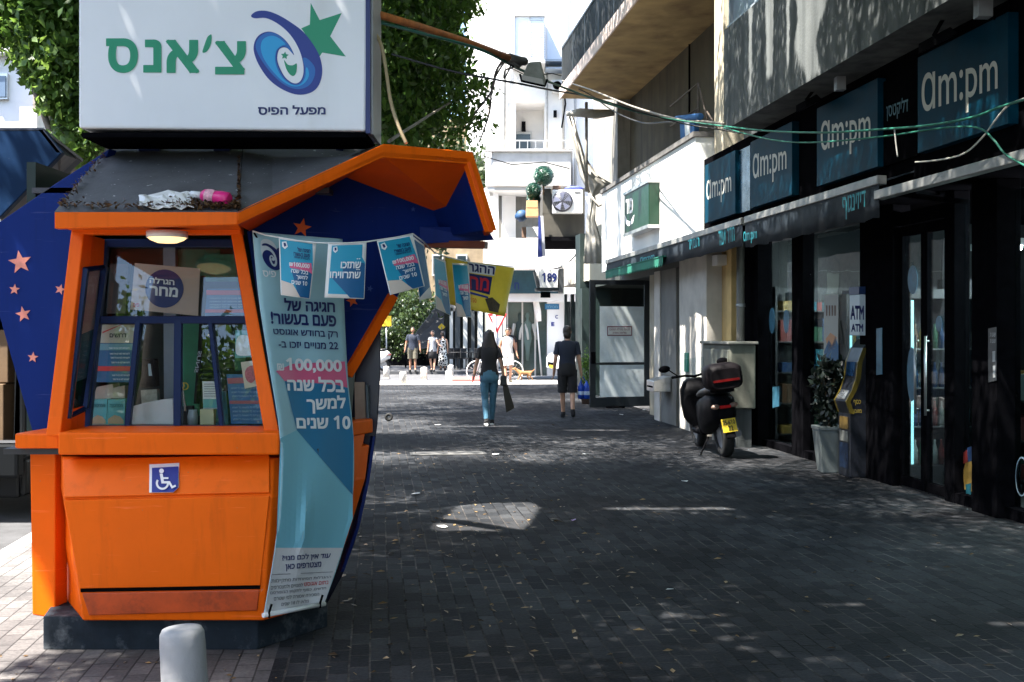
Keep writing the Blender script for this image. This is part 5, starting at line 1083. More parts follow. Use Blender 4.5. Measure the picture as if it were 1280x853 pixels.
for q, lab in (([(121, 484), (141, 480), (144, 498), (116, 499)], 'beige carton stacked on the tissue packets'), ([(142, 485), (156, 482), (156, 498), (144, 498)], 'cream carton leaning on the beige one above the tissue packets')):
    card('carton', lab, 'carton', q, 6.3, M('beige_carton', (.40, .29, .22), .7, var=.12), th=.1, grp='cartons on the kiosk shelf')
t = thing('paper_bag', 'white crumpled paper bag standing on the kiosk shelf', 'bag', P(190, 531, 6.25)); m = MB(); m.prism([P(x, y, 6.22) for x, y in ((166, 508), (180, 504), (200, 500), (216, 499), (218, 531), (164, 531))], (0, .12, 0)); obj('bag', m, M('white_bag_paper', (.68, .64, .60), .7, var=.06, bump=.5, bscale=9), t, bevel=.01)
t = thing('card_terminal', 'dark payment terminal standing behind the paper bag', 'terminal', P(186, 490, 6.5)); m = MB(); m.prism([P(x, y, 6.5) for x, y in ((176, 449), (193, 449), (195, 484), (174, 484))], (0, .08, 0)); o = obj('case', m, BLACK, t, bevel=.008); m = MB(); m.prism([P(x, y, 6.494) for x, y in ((185, 455), (188, 455), (190, 470), (186, 470))], (0, .004, 0)); obj('display', m, M('pale_lcd', (.5, .6, .62), .2), t)
t = thing('green_folder', 'green hanging board behind the middle of the kiosk window', 'board', P(236, 520, 6.7)); m = MB(); m.prism([P(x, y, 6.6) for x, y in ((223, 402), (249, 402), (249, 520), (223, 520))], (0, .01, 0)); m.prism([P(x, y, 6.8) for x, y in ((210, 312), (275, 312), (275, 345), (212, 345))], (0, .01, 0)); obj('board', m, M('shop_green', (.008, .17, .07), .5, var=.25), t)
t = thing('lanyard', 'black lanyard with white lettering hanging behind the kiosk window', 'lanyard', P(250, 505, 6.4)); m = MB(); m.prism([P(x, y, 6.4) for x, y in ((249, 402), (259, 402), (256, 440), (249, 505), (242, 505), (247, 440))], (0, .006, 0)); m.prism([P(x, y, 6.41) for x, y in ((257, 402), (261, 402), (252, 470), (249, 480))], (0, .006, 0)); obj('strap', m, BLACKM, t)
m = MB(); vs, fs = text_geo('SNUS', .02); xs = [v[0] for v in vs]; L0 = max(xs)
m.add([P(243.5 + (y - .1) * 6 + x / L0 * 5, 466 - x / L0 * 27, 6.396 - ly * .0004) for x, y, ly in vs], fs); obj('lettering', m, M('pale_grey_print', (.45, .47, .48), .5), t)
t = thing('scissors', 'scissors with yellow handles standing on the kiosk shelf', 'scissors', P(229, 527, 6.3)); m = MB(); m.prism([P(x, y, 6.3) for x, y in ((226, 487), (229, 486), (233, 513), (231, 514))], (0, .006, 0)); obj('blade', m, CHROME, t); m = MB()
m.lathe([(.016, -.003), (.022, -.003), (.022, .003), (.016, .003), (.016, -.003)], P(226, 482, 6.3), 16, axis='y'); m.lathe([(.016, -.003), (.022, -.003), (.022, .003), (.016, .003), (.016, -.003)], P(231, 483, 6.3), 16, axis='y'); obj('handle', m, M('yellow_plastic', (.65, .45, .03), .4), t)
t, o = card('notepad', 'white lined notepad on the kiosk shelf', 'notepad', [(253, 477), (272, 477), (275, 511), (254, 511)], 6.3, WHITEP, th=.02); m = MB(); [decal(m, [(255, y), (271, y), (271, y + .7), (255, y + .7)], mk(6.3)) for y in range(480, 498, 3)]; obj('line', m, GREY_L, t)
m = MB(); decal(m, [(254, 499), (274, 499), (275, 510), (254, 510)], mk(6.3)); obj('band', m, M('turquoise_packet', (.11, .36, .36)), t)
card('sticky_notes', 'pale yellow block of notes on the kiosk shelf', 'notes', [(250, 512), (267, 512), (267, 531), (250, 531)], 6.24, M('pale_yellow_paper', (.62, .55, .32), .7), th=.05)
for q, lab, mt_ in (([(137, 508), (158, 507), (157, 531), (136, 531)], 'grey cardboard display of scratch cards behind the turquoise packets', 'card_grey'), ([(176, 488), (196, 487), (197, 503), (177, 505)], 'cream round topped box peeking over the paper bag', 'card_cream'), ([(224, 508), (240, 508), (240, 531), (223, 531)], 'dark plastic cup holder left of the notes', 'card_dark'), ([(268, 490), (283, 489), (286, 531), (270, 531)], 'teal leaflet stack between the notepad and the wide blue leaflet', 'card_teal'), ([(292, 440), (306, 438), (309, 462), (294, 464)], 'green printed card tucked behind the cream flower card', 'card_green'), ([(138, 330), (160, 330), (157, 392), (133, 392)], 'dark brochure hanging left of the pinkish board', 'card_brown'), ([(255, 318), (296, 318), (298, 352), (257, 352)], 'green printed panel above the upper right poster', 'card_green')):
    cl_ = dict(card_grey=(.16, .17, .17), card_cream=(.5, .44, .33), card_dark=(.02, .02, .022), card_teal=(.03, .15, .17), card_green=(.02, .14, .07), card_brown=(.05, .03, .02))[mt_]
    t, o = card('shelf_box', lab, 'box', q, 6.5, M(mt_, cl_, .6, var=.3, scale=30), th=.05)
t = thing('glass_jar', 'small glass jar of coins next to the scissors', 'jar', P(241, 531, 6.28)); m = MB(); c = P(241, 531, 6.28); m.lathe([(.028, 0), (.03, .05), (.024, .075), (.024, .085)], c, 16); obj('jar', m, M('frosted_jar', (.3, .33, .33), .2), t)

# ---------------------------------------------------------------- long cloth banner on the kiosk corner
rows = [(290, 316, 5.72, 299, 428, 6.12), (374, 324, 5.76, 374, 430, 6.16), (454, 336.5, 5.75, 472, 435, 6.17), (547, 350.5, 5.66, 547, 442, 6.16), (617, 350.6, 5.60, 620, 441, 6.12), (686, 344, 5.60, 686, 429, 6.02), (769, 330, 5.58, 754.5, 405.5, 5.9)]
ra = np.array(rows)
def bn(s, t):                    # t is row index 0..6
    i = np.arange(7); t = min(max(t, 0), 6)
    k = int(min(t, 5.999)); f = t - k
    def cr(col):
        p = [ra[min(max(k + d, 0), 6), col] for d in (-1, 0, 1, 2)]
        return .5 * (2 * p[1] + (p[2] - p[0]) * f + (2 * p[0] - 5 * p[1] + 4 * p[2] - p[3]) * f * f + (3 * p[1] - p[0] - 3 * p[2] + p[3]) * f ** 3)
    yl, xl, Yl, yr, xr, Yr = [cr(c) for c in range(6)]
    rip = .012 * math.sin(s * 9 + t * .8) * (1 - abs(s - .5)) + .02 * math.sin(math.pi * s) * math.sin(t * 1.7) + .018 * math.exp(-((s - .38 - .02 * (t - 4.3)) / .07) ** 2) * math.exp(-((t - 4.5) / .55) ** 2) * 2
    px, py, Y = xl + (xr - xl) * s, yl + (yr - yl) * s, Yl + (Yr - Yl) * s
    return px, py, Y - rip
_T = np.linspace(0, 6, 241); _E = np.array([bn(0, t)[:2] + bn(1, t)[:2] for t in _T])
def BP(px, py):
    ss = np.clip((px - _E[:, 0]) / (_E[:, 2] - _E[:, 0]), 0, 1); yy = _E[:, 1] + (_E[:, 3] - _E[:, 1]) * ss
    t = float(np.interp(py, yy, _T)); s = float(np.interp(t, _T, ss)); return P(px, py, bn(s, t)[2])
Bn = thing('cloth_banner', 'long pale blue cloth banner with Hebrew lettering on the kiosk corner', 'banner', P(367, 765, 5.75))
m = MB(); n, k = 16, 60; vs = []
for i in range(k + 1):
    for j in range(n + 1): vs.append(P(*bn(j / n, 6 * i / k)))
c0 = len(vs); vs += [v + Vector((-.004, .006, 0)) for v in vs]
fs = []
for i in range(k):
    for j in range(n):
        a = i * (n + 1) + j; q = (a, a + 1, a + n + 2, a + n + 1); fs += [q, tuple(x + c0 for x in reversed(q))]
for i in range(k): fs += [(i * (n + 1), (i + 1) * (n + 1), (i + 1) * (n + 1) + c0, i * (n + 1) + c0), (i * (n + 1) + n, i * (n + 1) + n + c0, (i + 1) * (n + 1) + n + c0, (i + 1) * (n + 1) + n)]
for j in range(n): fs += [(j, j + 1, j + 1 + c0, j + c0), (k * (n + 1) + j, k * (n + 1) + j + c0, k * (n + 1) + j + 1 + c0, k * (n + 1) + j + 1)]
m.add(vs, fs, 0, True); bo = obj('cloth', m, M('pale_blue_cloth', (.34, .56, .62), .7, var=.06, scale=3, bump=.15, bscale=400), Bn)
m = MB(); decal(m, [(351, 640), (441, 640), (429, 683), (346, 683)], BP, lift=.003, cuts=4); 
def dec(pts, mat_, lift, name='print', cuts=4):
    m = MB(); decal(m, pts, BP, lift=lift, cuts=cuts); return obj(name, m, mat_, Bn)
dec([(350.5, 548), (371, 538), (441, 620), (441, 648), (429, 685), (345, 686)], M('sky_blue_print', (.19, .48, .58), .65), .003)
dec([(345, 464), (366, 455), (431, 452), (434.5, 486), (420, 483), (356, 477)], PINK_L, .004)
dec([(356, 476.5), (420, 481), (434.5, 485), (441.7, 547), (440.8, 619), (371, 538)], M('deep_blue_print', (.012, .17, .33), .65), .005)
dec([(344.5, 685), (428.6, 685), (405.8, 753.5), (330.6, 767.5)], M('banner_white', (.66, .64, .64), .65), .005)
def blet(s, q, mat_, bold=.02, lift=.010):
    m = MB(); letter(m, H(s), q, BP, bold=bold, lift=lift); return obj('lettering', m, mat_, Bn)
blet('חגיגה של', ((355, 372.5), (418.5, 375.5), (419, 391), (356, 389)), NAVY_L, .03); blet('פעם בעשור!', ((338, 389.5), (420, 392.5), (420.5, 409), (339, 405)), NAVY_L, .03)
blet('רק בחודש אוגוסט', ((341.5, 411), (422, 414.5), (422.5, 425), (342, 420.5)), NAVY_L, .02); blet('22 מנויים יזכו ב-', ((348, 425.5), (422.5, 428), (423, 437), (348.5, 434.5)), NAVY_L, .02)
blet('100,000', ((357, 447), (427, 449.5), (428, 467.5), (358, 465.5)), WHITE_L, .035); blet('₪', ((346, 454.5), (354.5, 454.5), (355.5, 463.5), (347, 463.5)), WHITE_L, .02)
blet('בכל שנה', ((358.5, 471.5), (430, 471), (431, 491), (359.5, 488.5)), WHITE_L, .035); blet('למשך', ((383, 496), (432, 494), (432.5, 515), (383.5, 518)), WHITE_L, .035); blet('10 שנים', ((370, 520), (438, 519.5), (438.5, 537), (371, 536)), WHITE_L, .035)
blet('עוד אין לכם מנוי?', ((352.5, 694), (414, 690.5), (412, 699.5), (353, 703)), NAVY_L, .025); blet('מצטרפים כאן', ((357, 705.5), (402, 702), (401, 711), (357, 714.5)), NAVY_L, .025)
dec([(340, 718.3), (416, 714.8), (416, 715.4), (340, 719)], GREY_L, .008, cuts=2)
z6 = lambda x, y: (320 + x / 4.006, 640 + y / 4.006)
for s, q, c in (('ההגרלות המיוחדות מתקיימות', ((78, 335), (378, 318), (374, 335), (76, 362)), GREY_L), ('למנויים ולמצטרפים', ((75, 368), (236, 356), (234, 374), (74, 390)), GREY_L), ('בתום אוגוסט', ((242, 354), (365, 344), (362, 362), (241, 373)), RED_L), ('חדשים. כפוף לתקנון המפורסם', ((72, 397), (352, 374), (350, 392), (72, 418)), GREY_L), ('המכירה אסורה למי שטרם', ((90, 424), (318, 402), (315, 420), (90, 445)), GREY_L), ('מלאו לו 18 שנים', ((128, 452), (266, 436), (263, 454), (127, 472)), GREY_L)):
    blet(s, [z6(*p) for p in q], c, .01)
m = MB(); decal(m, smooth_poly([(326, 302), (334, 299), (343, 305), (348, 318), (348, 330), (342, 334), (334, 330), (327, 318)], 3), BP, lift=.005, cuts=1); obj('print', m, M('pale_white_print', (.6, .66, .68), .6), Bn)
logo(Bn, BP, 326, 300, .055, .06, (NAVY_L, NAVY_L, NAVY_L, NAVY_L), .009, simple=True)
blet('פיס', ((328, 338), (345, 339), (345, 347), (329, 346)), WHITE_L, .02)
m = MB(); m.tube([P(329, 769.5, 5.56), P(406, 755, 5.88)], .012, 10); obj('rod', m, M('white_rod', (.7, .7, .68), .4), Bn)
m = MB()
for s in (.1, .93): p = P(329, 769.5, 5.56).lerp(P(406, 755, 5.88), s); m.tube([p + Vector((0, -.014, -.014)), p + Vector((0, -.016, .012)), p + Vector((.01, 0, .05))], .006)
m.tube([P(318, 292, 5.7), P(324, 302, 5.78)], .005); obj('cable_tie', m, BLACKM, Bn)

# ---------------------------------------------------------------- bunting
str_pts = [P(316, 289, 5.7), P(332, 294, 5.68), P(349, 297, 5.66), P(372, 301, 5.66), P(396, 303.5, 5.67), P(410, 304, 5.68), P(435, 304, 5.7), P(458, 302.5, 5.74), P(471, 300.5, 5.78), P(495, 297, 5.85), P(516, 292.5, 5.92)]
m = MB(); m.tube(str_pts, .004, 6); m.tube([P(516, 292.5, 5.92), P(530, 303, 6.3), P(543, 316, 6.8), P(556, 321, 7.1), P(586, 328, 7.6), P(643, 334, 8.2), P(660, 335, 14), P(668, 338, 31)], .004, 6)
tag(obj('bunting_string', m, WHITEP), 'white string of bunting tied under the kiosk canopy', 'string')
def flag(lab, q, Ys, curl, draw, bg, grp='paper flags on the bunting string'):
    def mp(s, t):
        (tl, tr, br, bl) = q; px = (tl[0] * (1 - s) + tr[0] * s) * (1 - t) + (bl[0] * (1 - s) + br[0] * s) * t; py = (tl[1] * (1 - s) + tr[1] * s) * (1 - t) + (bl[1] * (1 - s) + br[1] * s) * t
        Y = Ys[0] * (1 - s) + Ys[1] * s; return P(px, py, Y - curl * math.sin(math.pi * (s * .8 + .1)) * (.3 + t) - curl * .6 * t * t)
    t = thing('paper_flag', lab, 'flag', mp(.5, 1), grp); m = MB(); n = 10; vs = [mp(j / n, i / n) for i in range(n + 1) for j in range(n + 1)]; c0 = len(vs); vs += [v + Vector((0, .003, 0)) for v in vs]; fs = []
    for i in range(n):
        for j in range(n): a = i * (n + 1) + j; qq = (a, a + 1, a + n + 2, a + n + 1); fs += [qq, tuple(x + c0 for x in reversed(qq))]
    e = [j for j in range(n + 1)] + [i * (n + 1) + n for i in range(1, n + 1)] + [n * (n + 1) + j for j in range(n - 1, -1, -1)] + [i * (n + 1) for i in range(n - 1, 0, -1)]
    for a, b in zip(e, e[1:] + e[:1]): fs.append((a, b, b + c0, a + c0))
    m.add(vs, fs, 0, True); obj('sheet', m, bg, t)
    f = lambda x, y: mp(x, y)
    for name, kind, arg, mat_, lift in draw:
        m = MB()
        if kind == 'p': decal(m, arg, f, lift=lift, cuts=3)
        else: letter(m, H(arg[0]), arg[1], f, bold=.025, lift=lift)
        obj(name, m, mat_, t)
    return t
FB = M('flag_blue', (.012, .30, .46), .5); FD2 = M('flag_deep_blue', (.006, .10, .25), .5); FC = M('flag_cream', (.62, .52, .44), .6); FPALE = M('flag_pale_blue', (.12, .45, .58), .5)
main_draw = [('print', 'p', [(.03, .03), (.9, .03), (.97, .4), (.97, .97), (.03, .97)], FB, .002), ('print', 'p', [(.35, .55), (.97, .45), (.97, .99), (.6, .99)], FD2, .003), ('print', 'p', [(.03, .74), (.4, .78), (.66, .99), (.04, .99)], FC, .004), ('print', 'p', [(.3, .41), (.92, .37), (.98, .56), (.85, .52), (.3, .5)], PINK_L, .004),
             ('lettering', 't', ('חגיגה של', (.5, .86, .12, .2)), NAVY_L, .006), ('lettering', 't', ('פעם בעשור!', (.4, .86, .21, .28)), NAVY_L, .006), ('lettering', 't', ('רק בחודש אוגוסט', (.42, .86, .29, .33)), NAVY_L, .006), ('lettering', 't', ('100,000₪', (.28, .88, .39, .48)), WHITE_L, .007), ('lettering', 't', ('בכל שנה', (.34, .86, .5, .58)), WHITE_L, .007), ('lettering', 't', ('למשך', (.5, .86, .6, .69)), WHITE_L, .007), ('lettering', 't', ('10 שנים', (.36, .86, .7, .78)), WHITE_L, .007), ('logo_mark', 'p', [(.08, .07), (.2, .05), (.24, .14), (.16, .19), (.08, .15)], WHITE_L, .006), ('logo_mark', 'p', [(.12, .08), (.18, .08), (.2, .13), (.14, .15)], NAVY_L, .008)]
f1 = flag('blue paper flag with a pictured woman, the first from the banner side', [(348.5, 297), (395.6, 303.5), (387.5, 374), (351, 369)], (5.66, 5.69), .03, main_draw, WHITEP)
f2 = flag('blue paper flag with a white frame and two lines of white lettering', [(410.3, 304.5), (458.2, 303), (455.3, 374), (405.6, 372)], (5.68, 5.74), .015, [('print', 'p', [(.1, .04), (.9, .04), (.9, .26), (.985, .36), (.985, .985), (.64, .985), (.56, .93), (.08, .93)], FB, .002), ('print', 'p', [(.42, .4), (.95, .36), (.985, .4), (.985, .985), (.64, .985), (.1, .6), (.42, .6)], FD2, .003), ('lettering', 't', ('שתזכו', (.36, .88, .34, .46)), WHITE_L, .006), ('lettering', 't', ('שתרוויחו', (.1, .88, .52, .64)), WHITE_L, .006), ('lettering', 't', ('..', (.76, .86, .28, .3)), WHITE_L, .006), ('lettering', 't', ('..', (.76, .86, .47, .49)), WHITE_L, .006), ('logo_mark', 'p', [(.14, .07), (.24, .06), (.26, .14), (.2, .18), (.14, .14)], WHITE_L, .005), ('logo_mark', 'p', [(.17, .08), (.22, .08), (.23, .13), (.18, .14)], NAVY_L, .007)], WHITEP)
f3 = flag('blue paper flag with pink band hanging at the canopy edge', [(471, 301.5), (516, 293), (531, 358), (487.5, 369)], (5.78, 5.92), .02, main_draw, WHITEP)
flag('dark blue paper flag seen from its back behind the pink banded one', [(517, 296), (530, 306), (540, 372), (524, 376)], (6.2, 6.3), .02, [('print', 'p', [(.05, .04), (.95, .04), (.95, .8), (.05, .96)], FD2, .003)], WHITEP)
flag('narrow blue paper flag hanging edge on left of the yellow poster', [(542, 321), (557, 327), (564, 395), (545, 386)], (6.8, 7.0), .03, main_draw[:4] + main_draw[7:10], WHITEP)
flag('twisted blue paper flag overlapping the yellow poster', [(565, 329), (586, 330), (589, 397), (571, 396)], (7.1, 7.2), .05, main_draw[:4] + main_draw[7:10], WHITEP)
YEL = M('yellow_paper', (.85, .62, .05), .5, var=.12, scale=6)
yw = [('print', 'p', [(.02, .0), (.62, .02), (.6, .22), (.02, .23)], WHITE_L, .003), ('lettering', 't', ('ההגר', (.02, .6, .03, .2)), NAVY_L, .008), ('print', 'p', [(.0, .24), (.56, .25), (.53, .62), (.0, .58)], M('navy_print', (.004, .014, .12)), .003), ('lettering', 't', ('מח', (.03, .5, .29, .56)), M('red_print_bright', (.6, .02, .04), .5), .008), ('print', 'p', [(.02, .62), (.5, .66), (.5, .7), (.02, .67)], BLUE_L, .004), ('print', 'p', [(.42, .72), (.6, .66), (.82, .78), (.8, .95), (.55, .95)], M('brown_print', (.06, .04, .02), .6, var=.6, scale=60), .004), ('lettering', 't', ('150', (.03, .2, .74, .84)), M('orange_print', (.7, .2, .02), .5), .005)]
flag('yellow paper poster with blue and red lettering on the bunting string', [(583, 327), (643, 335), (631, 396), (587, 387)], (7.3, 7.45), .04, yw, YEL)
flag('plain yellow paper poster folded behind the twisted blue flag', [(556, 320), (585, 327), (588, 388), (561, 380)], (7.55, 7.6), .03, [], YEL)
# ================================================================ trees
BARK = M('fig_bark', (.16, .13, .10), .85, var=.35, scale=7, bump=.8, bscale=18)
def hits(pts):
    """ground points that the sun reaches through each leaf position"""
    k = pts[:, 2] / SUN.z; return pts[:, 0] - k * SUN.x, pts[:, 1] - k * SUN.y
nO = np.array(FO); pO = np.array((FX, 0, 0))
def hits_wall(pts, off):
    s = np.array(SUN); k = ((pts - pO) @ nO - off) / (s @ nO); q = pts - k[:, None] * s
    u = (q - pO) @ np.array(FD); return u, q[:, 2], k
gaps = [  # sunlit patches on the ground: centre x, y, half sizes, slant
    (P(612, 0, 1), 645, .42, .80), (P(835, 0, 1), 636, .62, .07), (P(1050, 0, 1), 756, .16, .05), (P(498, 0, 1), 533, .38, 1.5), (P(880, 0, 1), 522, .5, .2), (P(1265, 0, 1), 780, .16, .05), (P(600, 0, 1), 533, .7, .12), (P(745, 0, 1), 538, .6, .10), (P(690, 0, 1), 500, .5, .2)]
gaps = [(g.x * 2310 / (y - 414), 2310 / (y - 414), a, b) for g, y, a, b in gaps]
def prune(p):
    x, y = hits(p); keep = np.ones(len(p), bool)
    for gx, gy, a, b in gaps: qx, qy = (x - gx - .1 * (y - gy)) / a, (y - gy) / b; keep &= ~(np.abs(qx) ** 6 + np.abs(qy) ** 6 < .8 + .3 * np.sin(qx * 4.3 + gx * 3) * np.sin(qy * 3.1 + gy))
    lx = -2.35 - .05 * (y - 4)                                      # sunlit pavement left of the kiosk
    keep &= ~((x < lx - .12 * np.sin(y * 5)) & (y > 2.5) & (y < 9.4) & (x > -9))
    keep &= ~((y > 34.5) & (y < 39.0) & (x < 6))
    # the low sun side of the white fascia and of the concrete parapet
    u, z, k = hits_wall(p, .6); ph = np.sin(u * 4.1) + np.sin(u * 9.7 + 1)
    keep &= ~((u > 17) & (u < 26) & (z > 3.0) & (z < 4.75) & (k > 0) & ((ph < .35) | (u < 20.6)))
    u, z, k = hits_wall(p, 1.0); c = U(1012, 1.0); zz = (5.35 - z)
    keep &= ~((np.abs(u - c - .12 * np.sin(z * 7)) < .55 - .36 * zz) & (z > 4.3) & (k > 0))
    for cc, ww in ((U(962, 1.0), .12), (U(938, 1.0), .06), (U(985, 1.0), .05)): keep &= ~((np.abs(u - cc) < ww * (1.2 - .5 * zz)) & (z > 4.6) & (k > 0))
    u, z, k = hits_wall(p, .45); m0 = np.sin(u * 6.0) + np.sin(u * 14.3)
    keep &= ~((u > U(884, .45)) & (u < U(848, .45)) & (z > 0) & (z < 2.5) & (m0 > -.1))
    return keep
def crown_mesh(centres, n, size, spread, seed, extra=None, aspect=.5):
    rg = np.random.default_rng(seed); C = np.array(centres, float)           # x, y, z, rx, ry, rz, weight
    w = C[:, 6] / C[:, 6].sum(); which = rg.choice(len(C), n // 16, p=w)
    d = rg.normal(size=(n // 16, 3)); d /= np.linalg.norm(d, axis=1)[:, None]; rr = rg.random(n // 16) ** .45
    tw = C[which, :3] + d * rr[:, None] * C[which, 3:6]                        # twig centres
    p = np.repeat(tw, 16, axis=0) + rg.normal(size=(len(tw) * 16, 3)) * spread * np.array([1, 1, 1.25])
    if extra is not None: p = p[extra(p)]
    p = p[prune(p)]; n = len(p)
    a = rg.normal(size=(n, 3)); a[:, 2] -= .9; a /= np.linalg.norm(a, axis=1)[:, None]
    b = np.cross(a, rg.normal(size=(n, 3))); b /= np.linalg.norm(b, axis=1)[:, None]; c = np.cross(a, b)
    s = size * rg.uniform(.6, 1.25, n)[:, None]
    v = np.stack([p - a * s * .5, p + b * s * aspect * .5 + c * s * .10, p + a * s * .55, p - b * s * aspect * .5 + c * s * .10], 1).reshape(-1, 3)
    return v
def quads_obj(name, v, mat_, parent):
    o0 = np.array(ORG[parent.name]); v = v - o0; n = len(v) // 4
    me = bpy.data.meshes.new(name); me.vertices.add(4 * n); me.vertices.foreach_set('co', v.astype(np.float32).ravel())
    me.loops.add(4 * n); me.loops.foreach_set('vertex_index', np.arange(4 * n, dtype=np.int32)); me.polygons.add(n)
    me.polygons.foreach_set('loop_start', np.arange(0, 4 * n, 4, dtype=np.int32)); me.update(calc_edges=True); me.materials.append(mat_)
    o = bpy.data.objects.new(name, me); COL.objects.link(o); o.parent = parent; ORG[o.name] = Vector(o0); return o
LEAF = leaf_mat('fig_leaf', (.022, .07, .012), (.11, .22, .035), .4)
LEAF2 = leaf_mat('fig_leaf_sunlit', (.045, .105, .016), (.13, .23, .045), .4)  # paler copy of the leaf colour, standing in for sunlight on the sprays
def limb(m, pts, r): m.tube(pts, r, 10)
# tree rooted behind the kiosk
T1_ = thing('street_tree', 'big dark fig tree rooted at the kerb behind the kiosk, foliage hanging over the street', 'tree', (-3.45, 9.3, 0), 'street trees')
m = MB(); b0 = Vector((-3.45, 9.3, 0))
limb(m, [b0, b0 + Vector((.02, 0, 1)), b0 + Vector((0, .05, 2.4)), b0 + Vector((-.1, 0, 3.6)), b0 + Vector((-.05, -.1, 5.0))], [.42, .34, .27, .22, .17])
limb(m, [b0 + Vector((0, .05, 2.2)), b0 + Vector((.35, 0, 3.2)), b0 + Vector((.9, .3, 4.4)), b0 + Vector((2.0, .8, 5.6)), b0 + Vector((3.3, 1.2, 6.2))], [.24, .2, .16, .12, .06])
limb(m, [b0 + Vector((0, 0, 2.6)), b0 + Vector((-.18, -.1, 3.3)), b0 + Vector((-.5, -.2, 4.2)), b0 + Vector((-1.0, -.5, 5.2))], [.18, .15, .12, .06])
limb(m, [b0 + Vector((.1, 0, 2.0)), b0 + Vector((.3, -.25, 3.0)), b0 + Vector((.25, -.3, 3.8)), b0 + Vector((.6, -1.0, 5.0)), b0 + Vector((1.2, -2.4, 6.2))], [.14, .12, .11, .09, .05])
for k in range(9):                      # hanging aerial roots
    x = random.uniform(-.3, .35); y = random.uniform(-.25, .1); limb(m, [b0 + Vector((x * 1.5, y, 4.4)), b0 + Vector((x * 1.2, y, 3.0)), b0 + Vector((x, y, 1.2))], [.035, .025, .02])
obj('trunk', m, BARK, T1_)
def jit(n, s, k): return np.random.default_rng(k).normal(size=n) * s
def clear_front(p):                     # foliage keeps off the sign, the kiosk and the street below head height
    px = 640 + p[:, 0] / np.maximum(p[:, 1], .1) * FPX; py = HOR - (p[:, 2] - CAMH) / np.maximum(p[:, 1], .1) * FPX
    k = ~((p[:, 1] < 7.6) & (p[:, 2] < 4.6)) 
    right = 596 - 20 * np.sin(py * .035) + 9 * np.sin(py * .13) + jit(len(p), 9, 1) - np.clip(py - 120, 0, 80) * .05
    k &= ~((p[:, 1] > 4.5) & (px > right) & (py > -60))
    k &= ~((p[:, 1] > 4.5) & (px > 455) & (py > 190)); edge = np.interp(px + 6 * np.sin(py * .15), [-60, 0, 20, 35, 50, 65, 75, 100, 140], [62, 55, 80, 95, 130, 158, 188, 200, 215]); edge = edge + jit(len(p), 9, 2); k &= ~((p[:, 1] > 4.5) & (px < 140) & (py > edge))
    return k
v = crown_mesh([(-1.6, 10.8, 5.2, 1.3, 2.0, 1.9, 3), (-1.0, 11.5, 4.6, .9, 1.8, 1.3, 2), (-1.1, 12.4, 6.2, 1.3, 2.6, 1.2, 2), (-2.2, 9.6, 7.2, 2.2, 2.6, 1.1, 2.4), (.2, 9.5, 7.6, 2.2, 3.0, .9, 3), (-3.4, 11.0, 6.6, 1.8, 2.2, 1.6, 1.5), (1.4, 11.5, 8.4, 2.0, 3.0, .8, 2.5), (-3.65, 8.3, 4.0, .5, .3, .35, .7), (-3.9, 8.5, 4.5, .8, .4, .5, 1.1), (-3.3, 8.25, 4.2, .3, .25, .4, .3), (1.6, 13.6, 8.6, 1.6, 3, .6, 3), (1.5, 9.0, 8.7, 1.5, 3, .6, 2.5), (-1.4, 7.4, 7.4, 2.0, 1.6, .6, 2.5), (-3.5, 7.6, 7.0, 1.6, 1.6, .6, 2.6), (3.2, 13.0, 9.8, 1.6, 4, .5, 3), (-4.3, 10.6, 7.3, 1.7, 2.0, .5, 4), (-1.5, 10.6, 4.2, .8, 1.2, .8, 1.2), (-.6, 9.8, 6.4, 1.6, 1.6, 1.0, 2.5)], 235000, .085, .13, 11, clear_front)
quads_obj('crown', v, LEAF, T1_)
# brighter lower sprays by its trunk
T1b = thing('street_tree', 'young tree with leaves coloured lighter green for sun at far left between kiosk and white building', 'tree', (-3.1, 8.35, 0), 'street trees')
m = MB(); b1 = Vector((-3.1, 8.35, 0)); limb(m, [b1, b1 + Vector((-.02, 0, 1.0)), b1 + Vector((-.1, -.1, 2.2)), b1 + Vector((-.2, -.2, 3.2))], [.07, .06, .045, .02]); limb(m, [b1 + Vector((-.1, -.1, 2.2)), b1 + Vector((-.2, -.15, 2.9)), b1 + Vector((-.45, -.2, 3.6))], [.04, .03, .015]); obj('trunk', m, BARK, T1b)
def keep2(p):
    px = 640 + p[:, 0] / p[:, 1] * FPX; py = HOR - (p[:, 2] - CAMH) / p[:, 1] * FPX
    return py < np.interp(px + 6 * np.sin(py * .2), [-20, 20, 35, 50, 65, 75, 100, 140], [40, 80, 95, 130, 160, 192, 205, 215]) + jit(len(p), 8, 3)
v = crown_mesh([tuple(P(x, y, 8.15)) + (r, .25, r * 1.1, r * r) for x, y, r in ((62, 128, .2), (84, 160, .2), (45, 85, .2), (104, 186, .15), (75, 60, .24), (95, 120, .2), (60, 100, .25))], 5200, .075, .07, 5, keep2)
quads_obj('crown', v, LEAF2, T1b)
